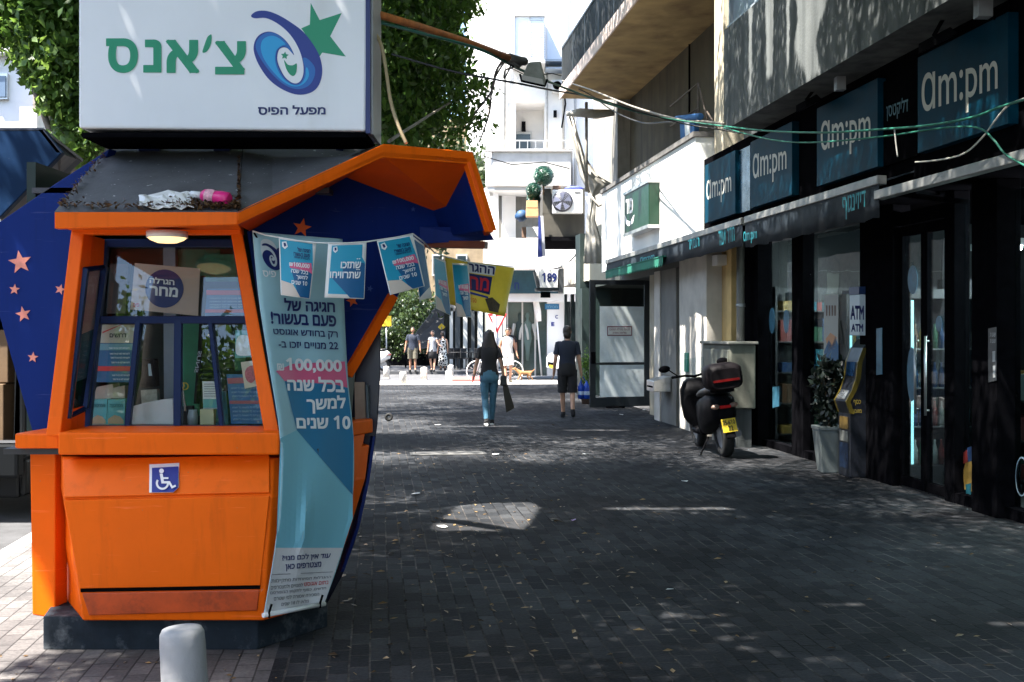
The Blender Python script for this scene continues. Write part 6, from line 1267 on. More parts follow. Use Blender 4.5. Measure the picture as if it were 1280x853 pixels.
# neighbours along the kerb: one above the camera, one farther on
T2_ = thing('street_tree', 'fig tree at the kerb with its crown spread over the front of the kiosk', 'tree', (-4.3, -1.0, 0), 'street trees')
m = MB(); b2 = Vector((-3.9, -.2, 0)); limb(m, [b2, b2 + Vector((.05, 0, 2)), b2 + Vector((.1, .1, 4)), b2 + Vector((.8, .8, 6.2))], [.4, .33, .27, .15]); limb(m, [b2 + Vector((.1, .1, 3.8)), b2 + Vector((-.2, 1.4, 5.6)), b2 + Vector((.3, 3.2, 7.2))], [.2, .15, .07]); obj('trunk', m, BARK, T2_)
def high(p):
    py = HOR - (p[:, 2] - CAMH) / np.maximum(p[:, 1], .1) * FPX; return (p[:, 1] < .8) | (py < -40)
v = crown_mesh([(-2.6, 4.0, 6.6, 2.8, 3.0, .9, 3), (.2, 4.5, 7.2, 2.6, 3.0, .9, 3), (-1.0, .5, 7.0, 3.0, 2.6, 1.0, 2.0), (2.0, 5.5, 8.2, 2.2, 3.6, .8, 2), (-3.6, 5.6, 6.4, 1.6, 2.0, .8, 1.6), (-3.2, 3.2, 7.6, 2.4, 2.6, .7, 2), (-.5, 5.0, 8.6, 2.6, 3.4, .7, 2.5), (3.0, 5.5, 9.4, 1.8, 5, .5, 3), (-4.4, 4.3, 6.7, 1.4, 1.4, .5, 3), (-1.0, 4.6, 7.9, 1.7, 1.8, .4, 3), (-2.3, 6.4, 7.8, 1.7, 1.5, .4, 3)], 110000, .13, .16, 12, high)
quads_obj('crown', v, LEAF, T2_)
T3_ = thing('street_tree', 'fig tree farther up the street with its crown above the two walkers', 'tree', (-5.4, 21.5, 0), 'street trees')
m = MB(); b3 = Vector((-5.4, 21.5, 0)); limb(m, [b3, b3 + Vector((0, 0, 2.2)), b3 + Vector((.2, 0, 4.5)), b3 + Vector((1.2, .5, 7.5))], [.4, .33, .26, .12]); limb(m, [b3 + Vector((.2, 0, 4)), b3 + Vector((1.6, -1.5, 6.5)), b3 + Vector((2.8, -3, 9))], [.2, .14, .06]); obj('trunk', m, BARK, T3_)
def keep3(p):
    px = 640 + p[:, 0] / p[:, 1] * FPX; py = HOR - (p[:, 2] - CAMH) / p[:, 1] * FPX
    return (px < 590 - 10 * np.sin(py * .06) + jit(len(p), 10, 4)) & (py < 186) | (py < -60)
v = crown_mesh([(-3.6, 21, 8.0, 3.0, 4.0, 1.8, 3), (-1.2, 20, 11.0, 2.6, 4.5, 1.0, 3), (-3.4, 29, 8.4, 2.5, 4, 1.8, 2), (-1.6, 32, 12, 2.5, 5, 1.0, 2), (-1.4, 15.5, 10.4, 2.6, 3.0, .9, 2.5), (-3.3, 18, 9.2, 2.2, 3.2, .5, 3.5)], 95000, .15, .2, 13, keep3)
quads_obj('crown', v, LEAF, T3_)
LEAF3 = leaf_mat('cafe_leaf', (.008, .022, .007), (.045, .075, .018), .2)
# added behind kiosk and camera to dim reflections and sky; one over the cafe
def under_tree(name, lab, b, pts, r0, cr, n, size, spread, seed, keep, mt=LEAF):
    t = thing('street_tree', lab, 'tree', b, 'street trees'); m = MB(); b = Vector(b); limb(m, [b + Vector(p) for p in pts], [r0 * (1 - .16 * i) for i in range(len(pts))]); obj('trunk', m, BARK, t)
    quads_obj('crown', crown_mesh(cr, n, size, spread, seed, keep), mt, t)
def keep4(p):
    px = 640 + p[:, 0] / p[:, 1] * FPX; py = HOR - (p[:, 2] - CAMH) / p[:, 1] * FPX; return ((px > 150) & (px < 440) & (py > -30)) | (py < -60)
under_tree('street_tree', 'fig tree added at the kerb behind the kiosk to block bright shop glass reflections', (-4.7, 15.6, 0), [(0, 0, 0), (0, 0, 2), (-.2, 0, 4), (.2, 0, 6)], .34, [(-5.2, 15.5, 4.6, 1.6, 1.6, 1.6, 1), (-3.6, 15.5, 4.2, .9, 1.4, 1.2, .7), (-4.0, 15, 7.5, 2.4, 2.4, .8, 1)], 16000, .15, .2, 14, keep4)  # put here to hide a bright wall from the shop glass
under_tree('street_tree', 'dense tree whose shade covers the people by the cafe at the street end', (-7.6, 51, 0), [(0, 0, 0), (0, 0, 3), (1, 0, 5), (3, 0, 7)], .35, [(-4.8, 50, 7.2, 3.4, 3.4, 1.8, 3), (-2.2, 50, 8.4, 2.6, 3, 1.2, 2), (-7.5, 48, 7.0, 2.5, 3.4, 1.8, 2), (-4.5, 44.5, 8.5, 3, 2.5, 1.0, 1.5)], 14000, .3, .3, 15, None, LEAF3)
under_tree('street_tree', 'unseen kerb tree added behind the camera to darken the kiosk window reflection', (-5.0, -7.5, 0), [(0, 0, 0), (0, 0, 1.5), (-.2, 0, 3), (.2, 0, 4.5)], .3, [(-5.2, -7.5, 3.0, 2.2, 2.0, 1.9, 2), (-3.0, -8.5, 8.6, 3.4, 4.0, .7, 3), (-8.0, -9, 4.0, 2.0, 2.0, 2.0, 1.3)], 26000, .17, .2, 16, None)  # unseen crown added to darken what the kiosk window mirrors
under_tree('street_tree', 'unseen tall tree added behind the camera, its high crown cutting sky light', (2.6, -7.0, 0), [(0, 0, 0), (0, 0, 3), (.2, .3, 6), (.6, 2, 9)], .3, [(2.6, -5.5, 9.4, 3.0, 5.0, .7, 3), (2.9, 1.5, 9.8, 2.2, 4.0, .6, 2.5), (.4, -3, 9.8, 2.4, 3, .5, 1.5)], 30000, .17, .2, 17, None)  # unseen crown added so the ground receives less sky light
# low greenery and trees at the end of the street
for x, y0, r, Yt, lab in ((500, 380, 1.5, 58, 'sunlit green tree at the far end of the street left of the cafe awning'), (528, 395, 1.7, 56, 'yellow green tree behind the cafe awning at the end of the street'), (556, 410, .9, 53, 'small tree with pale leaves beside the striped shop columns')):
    t = thing('street_tree', lab, 'tree', P(x, 414, Yt) * 1.0, 'far street trees'); t.location.z = 0; ORG[t.name] = Vector(t.location)
    c = P(x, y0, Yt); m = MB(); limb(m, [Vector(t.location), Vector((c.x, c.y, c.z))], [.12, .06]); obj('trunk', m, BARK, t)
    v = crown_mesh([(c.x, c.y, c.z, r, r, r * .8, 1)], 2600, .26, .2, int(x)); quads_obj('crown', v, LEAF3, t)
t = thing('cafe_hedge', 'row of dark and yellow green planter shrubs behind the people at the cafe', 'hedge', Vector((P(520, 414, 53.5).x, 53.5, 0)), None)
m = MB(); xa, xb = P(478, 0, 53.5).x, P(560, 0, 53.5).x; m.box(xa, xb, 53.3, 53.8, 0, .55); obj('trough', m, BLACKM, t)
quads_obj('foliage', crown_mesh([(xa + (xb - xa) * k / 9, 53.5, 1.1 + .35 * math.sin(k * 2.3), .35, .3, .55, 1) for k in range(10)], 6000, .16, .1, 21), LEAF3, t)
t = thing('creeper', 'bright yellow green creeper hanging in the cafe front above the hedge', 'plant', Vector((P(525, 414, 57).x, 57, 0)))
quads_obj('foliage', crown_mesh([(P(x, 0, 57).x, 57, CAMH + (HOR - y) / FPX * 57, .7, .4, .45, 1) for x, y in ((488, 425), (505, 400), (520, 418), (538, 430), (548, 405), (512, 440))], 3200, .2, .15, 22), LEAF3, t)
m = MB(); m.tube([Vector((P(525, 414, 57).x, 57.2, 0)), Vector((P(520, 414, 57).x, 57.2, 2.4))], .05); obj('stem', m, BARK, t)
# ================================================================ figures
def skin_mesh(verts, edges, radii, root=0, levels=2):
    me = bpy.data.meshes.new('tmp_body'); me.from_pydata([tuple(v) for v in verts], edges, []); o = bpy.data.objects.new('tmp_body', me); COL.objects.link(o)
    s = o.modifiers.new('skin', 'SKIN'); s.use_smooth_shade = True; s.branch_smoothing = .4
    for i, r in enumerate(radii): me.skin_vertices[0].data[i].radius = r if hasattr(r, '__len__') else (r, r)
    me.skin_vertices[0].data[root].use_root = True
    b = o.modifiers.new('sub', 'SUBSURF'); b.levels = levels; b.render_levels = levels
    dg = bpy.context.evaluated_depsgraph_get(); e = o.evaluated_get(dg); mm = e.to_mesh()
    r = MB(); r.add([v.co.copy() for v in mm.vertices], [tuple(p.vertices) for p in mm.polygons], 0, True); e.to_mesh_clear(); bpy.data.objects.remove(o); bpy.data.meshes.remove(me); return r
def person(label, loc, face, h, pose, clothes, skin=SKIN, hair='short', extra=None, fem=False, lod=2):
    """pose: joints in body units (height 1.75, x right, y forward, z up); clothes: list of (kind, material, args)"""
    t = thing('person', label, 'person', loc); k = h / 1.75
    J = dict(pel=(0, 0, .93), bel=(0, .005, 1.07), che=(0, .0, 1.27), nec=(0, -.01, 1.46), hea=(0, .02, 1.56), hip_l=(-.09, 0, .90), hip_r=(.09, 0, .90), kne_l=(-.10, .02, .50), kne_r=(.10, .02, .50), ank_l=(-.10, -.02, .09), ank_r=(.10, -.02, .09), sho_l=(-.175, -.01, 1.41), sho_r=(.175, -.01, 1.41), elb_l=(-.235, -.02, 1.13), elb_r=(.235, -.02, 1.13), wri_l=(-.25, .04, .88), wri_r=(.25, .04, .88))
    if fem: J.update(sho_l=(-.155, -.01, 1.40), sho_r=(.155, -.01, 1.40), elb_l=(-.21, -.02, 1.13), elb_r=(.21, -.02, 1.13), wri_l=(-.23, .03, .88), wri_r=(.23, .03, .88))
    J.update(pose); V = {n: Vector(p) for n, p in J.items() if hasattr(p, '__len__')}
    V['toe_l'] = V['ank_l'] + Vector(pose.get('ft_l', (-.02, .16, -.06))); V['toe_r'] = V['ank_r'] + Vector(pose.get('ft_r', (.02, .16, -.06)))
    V['hee_l'] = V['ank_l'] + Vector((0, -.04, -.05)); V['hee_r'] = V['ank_r'] + Vector((0, -.04, -.05))
    for s in 'lr':
        d = (V['wri_' + s] - V['elb_' + s]).normalized(); V['pal_' + s] = V['wri_' + s] + d * .08
    rot = Matrix.Rotation(face, 4, 'Z'); base = Vector(loc)
    def fin(mb): mb.v = [base + rot @ (v * k) for v in mb.v]; return mb
    f = .88 if fem else 1.
    rad = dict(pel=(.13, .09), bel=(.11 * f, .08), che=(.13 * f, .09), nec=(.056 * f, .056), hea=(.05, .05), hip_l=.085, hip_r=.085, kne_l=.055, kne_r=.055, ank_l=.038, ank_r=.038, toe_l=.034, toe_r=.034, sho_l=.058 * f, sho_r=.058 * f, elb_l=.042 * f, elb_r=.042 * f, wri_l=.028, wri_r=.028, pal_l=(.036, .02), pal_r=(.036, .02))
    names = list(rad); ix = {n: i for i, n in enumerate(names)}
    E_ = [('pel', 'bel'), ('bel', 'che'), ('che', 'nec'), ('nec', 'hea'), ('pel', 'hip_l'), ('pel', 'hip_r')] + [e for s in 'lr' for e in (('hip_' + s, 'kne_' + s), ('kne_' + s, 'ank_' + s), ('ank_' + s, 'toe_' + s), ('che', 'sho_' + s), ('sho_' + s, 'elb_' + s), ('elb_' + s, 'wri_' + s), ('wri_' + s, 'pal_' + s))]
    body = skin_mesh([V[n] for n in names], [(ix[a], ix[b]) for a, b in E_], [rad[n] for n in names], 0, lod)
    # head with nose, ears; fingers
    hd = V['hea'] + Vector((0, .012, .085)); yaw = Matrix.Rotation(pose.get('yaw', 0), 4, 'Z') @ Matrix.Rotation(pose.get('nod', 0), 4, 'X')
    hm = MB(); hm.ball((0, 0, 0), (.074, .094, .112), 18, 14)
    for v in hm.v:
        if v.z < -.03: v.x *= 1 - (-.03 - v.z) * 3.2; v.y = v.y * (1 - (-.03 - v.z) * 1.5) + .012
    hm.ball((0, .095, -.012), (.013, .017, .022), 8, 6)
    for sx in (-1, 1): hm.ball((sx * .075, -.006, -.008), (.010, .02, .032), 8, 6)
    for sx in (-1, 1): hm.ball((sx * .03, .083, .012), (.012, .008, .007), 8, 5, 1)
    hm.add([Vector((-.022, .094, -.055)), Vector((.022, .094, -.055)), Vector((.018, .092, -.066)), Vector((-.018, .092, -.066))], [(0, 1, 2, 3)], 2)
    hm.v = [hd + yaw @ v for v in hm.v]; body.join(hm)
    for s, sg in (('l', -1), ('r', 1)):
        d = (V['pal_' + s] - V['wri_' + s]).normalized(); sd = Vector((0, 1, 0)); sd = (sd - d * sd.dot(d)).normalized(); nn = d.cross(sd)
        for i, L_ in enumerate((.068, .078, .073, .056)):
            a = V['pal_' + s] + sd * (.026 - i * .0175) - d * .01; cu = nn * (-sg) * .0; q = -sg * .012
            body.tube([a, a + d * L_ * .45, a + d * L_ * .8 + nn * q * -1, a + d * L_ + nn * q * -2.2], [.0095, .0092, .0085, .006], 6)
        a = V['wri_' + s] + d * .03 + sd * .022; body.tube([a, a + d * .03 + sd * .022, a + d * .062 + sd * .026], [.012, .0105, .007], 6)
    obj('body', fin(body), [skin, M('eye_dark', (.02, .015, .012), .2), M('lip', (.3, .1, .09), .4)], t)
    def limb_seg(pts, rs, cap=False):
        m = MB(); n = 12
        # resample for smooth cloth folds
        P_ = []; R_ = []
        for i in range(len(pts) - 1):
            for q in range(5): s_ = q / 5; P_.append(pts[i].lerp(pts[i + 1], s_)); R_.append((rs[i] * (1 - s_) + rs[i + 1] * s_) * (1 + .035 * math.sin(q * 2.1 + i * 1.7 + len(P_))))
        P_.append(pts[-1]); R_.append(rs[-1]); m.tube(P_, R_, n, caps=cap); return m
    for kind, mat_, a in clothes:
        a = a or {}
        if kind == 'shirt':
            sl = a.get('sleeve', .6); hem = a.get('hem', .86); w = a.get('loose', .008); m = MB(); g_ = .87 if fem else 1.
            cx = lambda z: V['pel'].lerp(V['nec'], min(max((z - .93) / .53, 0), 1))
            prof = [(hem, .166, .122), ((hem + 1.02) / 2, .164, .118), (1.06, .146 * (f + .04), .108), (1.14, .146 * f, .106), (1.24, .165 * g_, .12), (1.32, .18 * g_, .125), (1.39, .186 * g_, .108), (1.435, .16 * g_, .088), (1.462, .105, .074), (1.482, .068, .062)]
            n = 24; vs = []
            for z, rx, ry in prof:
                c_ = cx(z)
                for q in range(n):
                    th = 2 * math.pi * q / n; k_ = 1 + .018 * math.sin(th * 5 + z * 22) + .012 * math.sin(th * 9 - z * 31)
                    vs.append(Vector((c_.x + (rx + w) * math.copysign(abs(math.cos(th)) ** .85, math.cos(th)) * k_, c_.y - .008 + (ry + w) * math.sin(th) * k_, z + .006 * math.sin(th * 3 + 1) * (z < hem + .02))))
            m.add(vs, [(i * n + q, i * n + (q + 1) % n, (i + 1) * n + (q + 1) % n, (i + 1) * n + q) for i in range(len(prof) - 1) for q in range(n)], 0, True)
            if sl > 0:
                for s in 'lr':
                    p0 = V['sho_' + s]; p1 = p0.lerp(V['elb_' + s], sl); ins = Vector((-p0.x * .35, 0, .008))
                    m.join(limb_seg([p0 + ins, p0 + Vector((p0.x * .05, 0, -.002)), p0.lerp(p1, .5), p1], [.05, .056 * f + w * .5, .058 * f + w * .7, .062 * f + w]))
            obj('shirt', fin(m), mat_, t)
        elif kind in ('trousers', 'shorts'):
            end = a.get('end', 1.0 if kind == 'trousers' else .5); w = a.get('loose', .006); m = MB(); n = 24; vs = []
            prof = [(1.05, .138 * (f + .04), .10), (.98, .156, .118), (.90, .172, .13), (.83, .168, .125), (.79, .12, .09)]
            for z, rx, ry in prof:
                for q in range(n): th = 2 * math.pi * q / n; vs.append(Vector((V['pel'].x + (rx + w) * math.cos(th), V['pel'].y - .012 + (ry + w) * math.sin(th) * (1.08 if math.sin(th) < 0 else .92), z)))
            m.add(vs, [(i * n + q, i * n + (q + 1) % n, (i + 1) * n + (q + 1) % n, (i + 1) * n + q) for i in range(len(prof) - 1) for q in range(n)], 0, True)
            for s in 'lr':
                hp, kn, an = V['hip_' + s], V['kne_' + s], V['ank_' + s]
                if end > .55: m.join(limb_seg([hp + Vector((0, 0, .02)), hp.lerp(kn, .45), kn, kn.lerp(an, .4), kn.lerp(an, (end - .5) * 2)], [.095 + w, .083 + w, .062 + w, .058 + w, .046 + w]))
                else: m.join(limb_seg([hp + Vector((0, 0, .02)), hp.lerp(kn, end), hp.lerp(kn, end * 2)], [.096 + w, .09 + w, .085 + w]))
            obj(kind, fin(m), mat_, t)
        elif kind == 'skirt':
            lo_ = a.get('end', .5); m = MB(); m.lathe([(.13, 1.03), (.155, .93), (.17, .82), (.18 + a.get('flare', .02), lo_)], (0, -.005, 0), 20)
            for v in m.v: v.y *= .8; v.x *= 1 + .03 * math.sin(v.y * 60 + v.z * 5)
            obj('skirt', fin(m), mat_, t)
        elif kind == 'dress':
            m = MB(); m.lathe([(.11, 1.42), (.15, 1.3), (.125, 1.1), (.16, .92), (.19, .6), (.23, .2)], (0, -.005, 0), 22)
            for v in m.v: v.y *= .78
            obj('dress', fin(m), mat_, t)
        elif kind == 'shoes':
            for s in 'lr':
                d = V['toe_' + s] - V['hee_' + s]; m = MB(); m.tube([V['hee_' + s] + Vector((0, -.02, .015)), V['hee_' + s] + d * .25 + Vector((0, 0, .025)), V['hee_' + s] + d * .6 + Vector((0, 0, .012)), V['hee_' + s] + d * 1.0, V['hee_' + s] + d * 1.18 + Vector((0, 0, -.003))], [.032, .046, .044, .038, .022], 12)
                m.tube([V['ank_' + s] + Vector((0, -.01, .02)), V['ank_' + s] + Vector((0, -.005, -.03))], [.042, .044], 12)
                so = MB(); so.tube([V['hee_' + s] + Vector((0, -.02, -.018)), V['hee_' + s] + d * .6 + Vector((0, 0, -.02)), V['hee_' + s] + d * 1.2 + Vector((0, 0, -.018))], [.03, .041, .024], 10)
                o = obj('shoe', fin(m), mat_, t); obj('sole', fin(so), a.get('sole', mat_), o)
    if hair:
        m = MB(); m.ball((0, -.012, .018), (.083, .098, .107), 20, 14)
        for v in m.v:
            if v.y > .035 and v.z < .062: v.y = .035 + (v.y - .035) * .1
            if v.z < -.05 and hair == 'short': v.z = -.05 + (v.z + .05) * .25
        if hair == 'long':
            h2 = MB(); n = 20; pr = [(.07, .088, .10, -.01), (0, .100, .104, -.02), (-.06, .112, .10, -.035), (-.13, .130, .085, -.05), (-.21, .142, .07, -.075), (-.29, .138, .06, -.085), (-.36, .115, .05, -.088), (-.41, .07, .035, -.085), (-.44, .02, .012, -.08)]; vs = []
            for z, rx, ry, yo in pr:
                for q in range(n):
                    th = 2 * math.pi * q / n; k_ = 1 + .07 * math.sin(th * 6 + z * 26) + .05 * math.sin(th * 11 - z * 40); y = ry * math.sin(th) * k_
                    if y > .03 and z > -.12: y = .03
                    vs.append(Vector((rx * math.cos(th) * k_, yo + y, z + .015 * math.sin(th * 4))))
            h2.add(vs, [(i * n + q, i * n + (q + 1) % n, (i + 1) * n + (q + 1) % n, (i + 1) * n + q) for i in range(len(pr) - 1) for q in range(n)], 0, True); m.join(h2)
        if hair == 'bob':
            m.ball((0, -.035, -.045), (.082, .068, .085), 16, 10)
        rr = random.Random(int(h * 1000))
        for v in m.v: v.x += rr.uniform(-.004, .004); v.z += rr.uniform(-.004, .004)
        m.v = [hd + yaw @ v for v in m.v]; obj('hair', fin(m), HAIR, t)
    t['_k'] = k; del t['_k']
    fr = lambda p: base + rot @ (Vector(p) * k)
    return t, fr, V
BLK = M('black_cotton', (.012, .012, .014), .85, var=.25, scale=14, bump=.2)
JEAN = M('blue_denim', (.055, .15, .22), .8, var=.3, scale=9, bump=.2, bscale=200)
NVT = M('navy_cotton', (.012, .018, .035), .85, var=.2)
Wk = 2310 / 118.0; wl_ = Vector(((611.5 - 640) / FPX * Wk, Wk, 0))
t, fr, V = person('woman with long dark hair in black t-shirt and blue jeans walking away', wl_, R(4), 1.66, dict(hip_l=(-.085, 0, .90), hip_r=(.085, 0, .90), kne_l=(-.075, .02, .5), kne_r=(.07, .06, .5), ank_l=(-.055, -.12, .10), ank_r=(.05, .10, .085), elb_l=(-.235, .03, 1.14), wri_l=(-.285, .02, .90), elb_r=(.225, -.08, 1.14), wri_r=(.26, -.02, .93), ft_l=(-.01, .15, -.05), yaw=R(0)),
    [('shirt', BLK, dict(sleeve=.62, hem=.90)), ('trousers', JEAN, dict(end=.97, loose=.002)), ('shoes', BLK, dict(sole=WHITE))], hair='long', fem=True)
bt = thing('shoulder_bag', 'black shoulder bag hanging at the right hip of the woman in jeans', 'bag', fr((.26, -.04, .75)))
m = MB(); m.hexa([Vector(p) for p in ((.20, -.12, .73), (.33, -.10, .73), (.32, -.09, .92), (.21, -.11, .92), (.20, .10, .73), (.31, .10, .73), (.30, .08, .92), (.21, .08, .92))]); m.v = [fr(v) for v in m.v]; obj('pouch', m, M('black_leather', (.012, .012, .013), .4, var=.2), bt, bevel=.02)
m = MB(); m.tube([fr(p) for p in ((.27, -.02, .92), (.235, -.12, 1.2), (.165, -.10, 1.44), (.15, .02, 1.47), (.19, .12, 1.3), (.25, .06, 1.0), (.26, .05, .92))], .012, 8); obj('strap', m, M('black_leather', (.012, .012, .013)), bt)
t = thing('dark_cloth', 'long dark olive cloth hanging from the shoulder bag of the woman in jeans', 'cloth', fr((.36, -.05, .3)))
m = MB(); m.prism([fr(p) for p in ((.24, -.10, .76), (.33, -.08, .76), (.46, -.06, .34), (.44, -.07, .31), (.31, -.11, .24), (.27, -.11, .5))], Vector((0, .05, 0))); obj('cloth', m, M('olive_cloth', (.025, .022, .016), .8, var=.3, bump=.3, bscale=20), t, bevel=.01)
m = MB(); m.tube([fr((-.247, .02, .935)), fr((-.252, .02, .925))], .034, 12); o = obj('bracelet', m, M('red_bracelet', (.5, .04, .04), .5)); tag(o, 'red bracelet on the left wrist of the woman in jeans', 'bracelet')
Mk = 2310 / 108.5; ml_ = Vector(((709 - 640) / FPX * Mk, Mk, 0))
t, fr, V = person('man in black t-shirt and black knee length shorts walking away with a blue bag', ml_, R(-2), 1.74, dict(sho_l=(-.17, 0, 1.41), sho_r=(.17, 0, 1.41), kne_l=(-.09, .03, .5), kne_r=(.10, -.02, .5), ank_l=(-.075, .10, .09), ank_r=(.10, -.22, .16), ft_r=(.02, .13, -.10), elb_l=(-.225, -.05, 1.12), wri_l=(-.255, .08, .86), elb_r=(.225, -.03, 1.12), wri_r=(.265, .02, .86), yaw=R(-14)),
    [('shirt', NVT, dict(sleeve=.72, hem=.86, loose=.004)), ('shorts', BLK, dict(end=.52, loose=.006)), ('shoes', BLK, None)], hair='short')
m = MB(); m.ball(tuple(V['hea'] + Vector((0, -.04, .03))), (.075, .06, .09), 14, 8); m.v = [fr(v) for v in m.v]; obj('hair', m, HAIR, t)
t = thing('blue_bag', 'blue shrink wrapped pack of bottles hanging from the hand of the man in black', 'bag', fr((.30, .03, .36)))
BLB = M('blue_film', (.01, .06, .42), .2, var=.3, scale=9, bump=.6, bscale=10)
m = MB()
for dx in (-.055, .055):
    for dy in (-.05, .05): m.lathe([(.02, .0), (.058, .01), (.06, .1), (.055, .15), (.06, .2), (.058, .24), (.03, .3), (.016, .33), (.016, .35)], (.315 + dx, .03 + dy, .36), 14)
m.v = [fr(v) for v in m.v]; obj('bottles', m, BLB, t)
m = MB()
for dx in (-.055, .055): m.lathe([(.0605, .08), (.0625, .09), (.0625, .14), (.0605, .15)], (.315 + dx, -.02, .36), 14)
m.v = [fr(v) for v in m.v]; obj('label_wrap', m, M('pale_blue_label', (.4, .5, .7), .5, var=.5, scale=50), t)
m = MB(); m.tube([fr((.265, .03, .68)), fr((.272, .03, .77)), fr((.285, .03, .79)), fr((.31, .03, .77)), fr((.365, .03, .68))], .008); obj('handle', m, BLB, t)

def far(px, pyf, **k): Yq = 2310 / (pyf - 414.0); return Vector(((px - 640) / FPX * Yq, Yq, 0))
KH = M('khaki_cloth', (.11, .10, .07), .85); GRT = M('grey_cotton', (.28, .29, .32), .85); WTK = M('white_cotton', (.72, .70, .66), .85)
person('bearded man in navy t-shirt and khaki shorts standing far up the street', far(516, 464.5), R(178), 1.80, dict(kne_l=(-.1, .05, .5), ank_l=(-.11, .06, .09), elb_l=(-.27, -.02, 1.12), elb_r=(.27, -.02, 1.12), wri_l=(-.30, .05, .88), wri_r=(.30, .05, .88)), [('shirt', NVT, dict(sleeve=.6, loose=.014)), ('shorts', KH, dict(end=.5, loose=.02)), ('shoes', BLK, None)], skin=SKIN2, lod=1)
person('woman in grey top and black skirt with boots walking far up the street', far(541, 464.5), R(165), 1.66, dict(elb_l=(-.28, .1, 1.18), wri_l=(-.42, .18, 1.1), ank_l=(-.09, .1, .09), ank_r=(.08, -.12, .1)), [('shirt', GRT, dict(sleeve=.15)), ('skirt', BLK, dict(end=.55)), ('shoes', BLK, None)], hair='bob', fem=True, lod=1)
DRESS = bpy.data.materials.new('black_white_pattern_cloth'); _t, _N, _L = nodes(DRESS); _b = _N['Principled BSDF']; _tc2 = _N.new('ShaderNodeTexCoord'); _vo = _N.new('ShaderNodeTexVoronoi'); _vo.feature = 'DISTANCE_TO_EDGE'; _vo.inputs['Scale'].default_value = 9; _L.new(_tc2.outputs['Object'], _vo.inputs['Vector']); _rp = _N.new('ShaderNodeValToRGB'); _rp.color_ramp.interpolation = 'CONSTANT'; _rp.color_ramp.elements[0].color = (.7, .7, .68, 1); _rp.color_ramp.elements[1].color = (.012, .012, .014, 1); _rp.color_ramp.elements[1].position = .12; _L.new(_vo.outputs['Distance'], _rp.inputs['Fac']); _L.new(_rp.outputs['Color'], _b.inputs['Base Color']); _b.inputs['Roughness'].default_value = .8
person('woman in long black and white patterned dress far up the street', far(553.5, 463.5), R(20), 1.64, dict(), [('dress', DRESS, None), ('shoes', BLK, None)], hair='bob', fem=True, lod=1)
t, fr, V = person('man in white tank top and white shorts walking beside a bicycle', far(634.5, 478.5), R(190), 1.74, dict(nod=R(-18), kne_l=(-.09, .10, .52), ank_l=(-.09, -.05, .1), kne_r=(.09, .06, .5), ank_r=(.1, .22, .1), elb_l=(-.25, -.05, 1.14), wri_l=(-.30, .05, .9), elb_r=(.25, -.06, 1.14), wri_r=(.24, .16, .96)), [('shirt', WTK, dict(sleeve=0, hem=.86)), ('shorts', WTK, dict(end=.46, loose=.02)), ('shoes', KH, None)], skin=SKIN2, lod=1)
person('person in black standing behind the man in the tank top', far(637, 470.5), R(175), 1.78, dict(), [('shirt', BLK, dict(sleeve=.7)), ('trousers', BLK, None), ('shoes', BLK, None)], skin=SKIN2, lod=1)

# dog
D0 = far(656, 477.5); t = thing('dog', 'small tan dog trotting across the street end', 'dog', D0); sc_d = .78
dv = dict(hip=(-.22, 0, .40), mid=(0, 0, .37), che=(.22, 0, .39), nec=(.34, 0, .49), hea=(.42, 0, .56), muz=(.53, 0, .53), t1=(-.33, 0, .44), t2=(-.42, 0, .54))
dr = dict(hip=.085, mid=.08, che=.105, nec=.06, hea=.062, muz=.028, t1=.025, t2=.012)
for s, sg in (('l', -1), ('r', 1)):
    o = sg * .06; f = .06 * sg
    dv.update({'s' + s: (.2, o, .30), 'e' + s: (.19 + f, o, .19), 'w' + s: (.21 + f * 1.5, o, .09), 'p' + s: (.23 + f * 1.6, o, .02), 'h' + s: (-.2, o, .3), 'k' + s: (-.16 - f, o, .22), 'o' + s: (-.26 - f, o, .13), 'q' + s: (-.24 - f * 1.3, o, .02)})
    dr.update({'s' + s: .045, 'e' + s: .03, 'w' + s: .022, 'p' + s: .022, 'h' + s: .06, 'k' + s: .036, 'o' + s: .022, 'q' + s: .022})
nm = list(dv); ii = {n: i for i, n in enumerate(nm)}
ed = [('hip', 'mid'), ('mid', 'che'), ('che', 'nec'), ('nec', 'hea'), ('hea', 'muz'), ('hip', 't1'), ('t1', 't2')] + [e for s in 'lr' for e in (('che', 's' + s), ('s' + s, 'e' + s), ('e' + s, 'w' + s), ('w' + s, 'p' + s), ('hip', 'h' + s), ('h' + s, 'k' + s), ('k' + s, 'o' + s), ('o' + s, 'q' + s))]
m = skin_mesh([Vector(dv[n]) for n in nm], [(ii[a], ii[b]) for a, b in ed], [dr[n] for n in nm], 1, 1)
for sg in (-1, 1): m.add([Vector((.40, sg * .03, .61)), Vector((.45, sg * .05, .60)), Vector((.40, sg * .085, .55)), Vector((.39, sg * .05, .60))], [(0, 1, 2), (0, 2, 3)], 0, True)
rz = Matrix.Rotation(R(185), 4, 'Z'); m.v = [D0 + rz @ (v * sc_d) for v in m.v]; obj('body', m, M('tan_fur', (.30, .15, .06), .9, var=.3, scale=12, bump=.5), t)

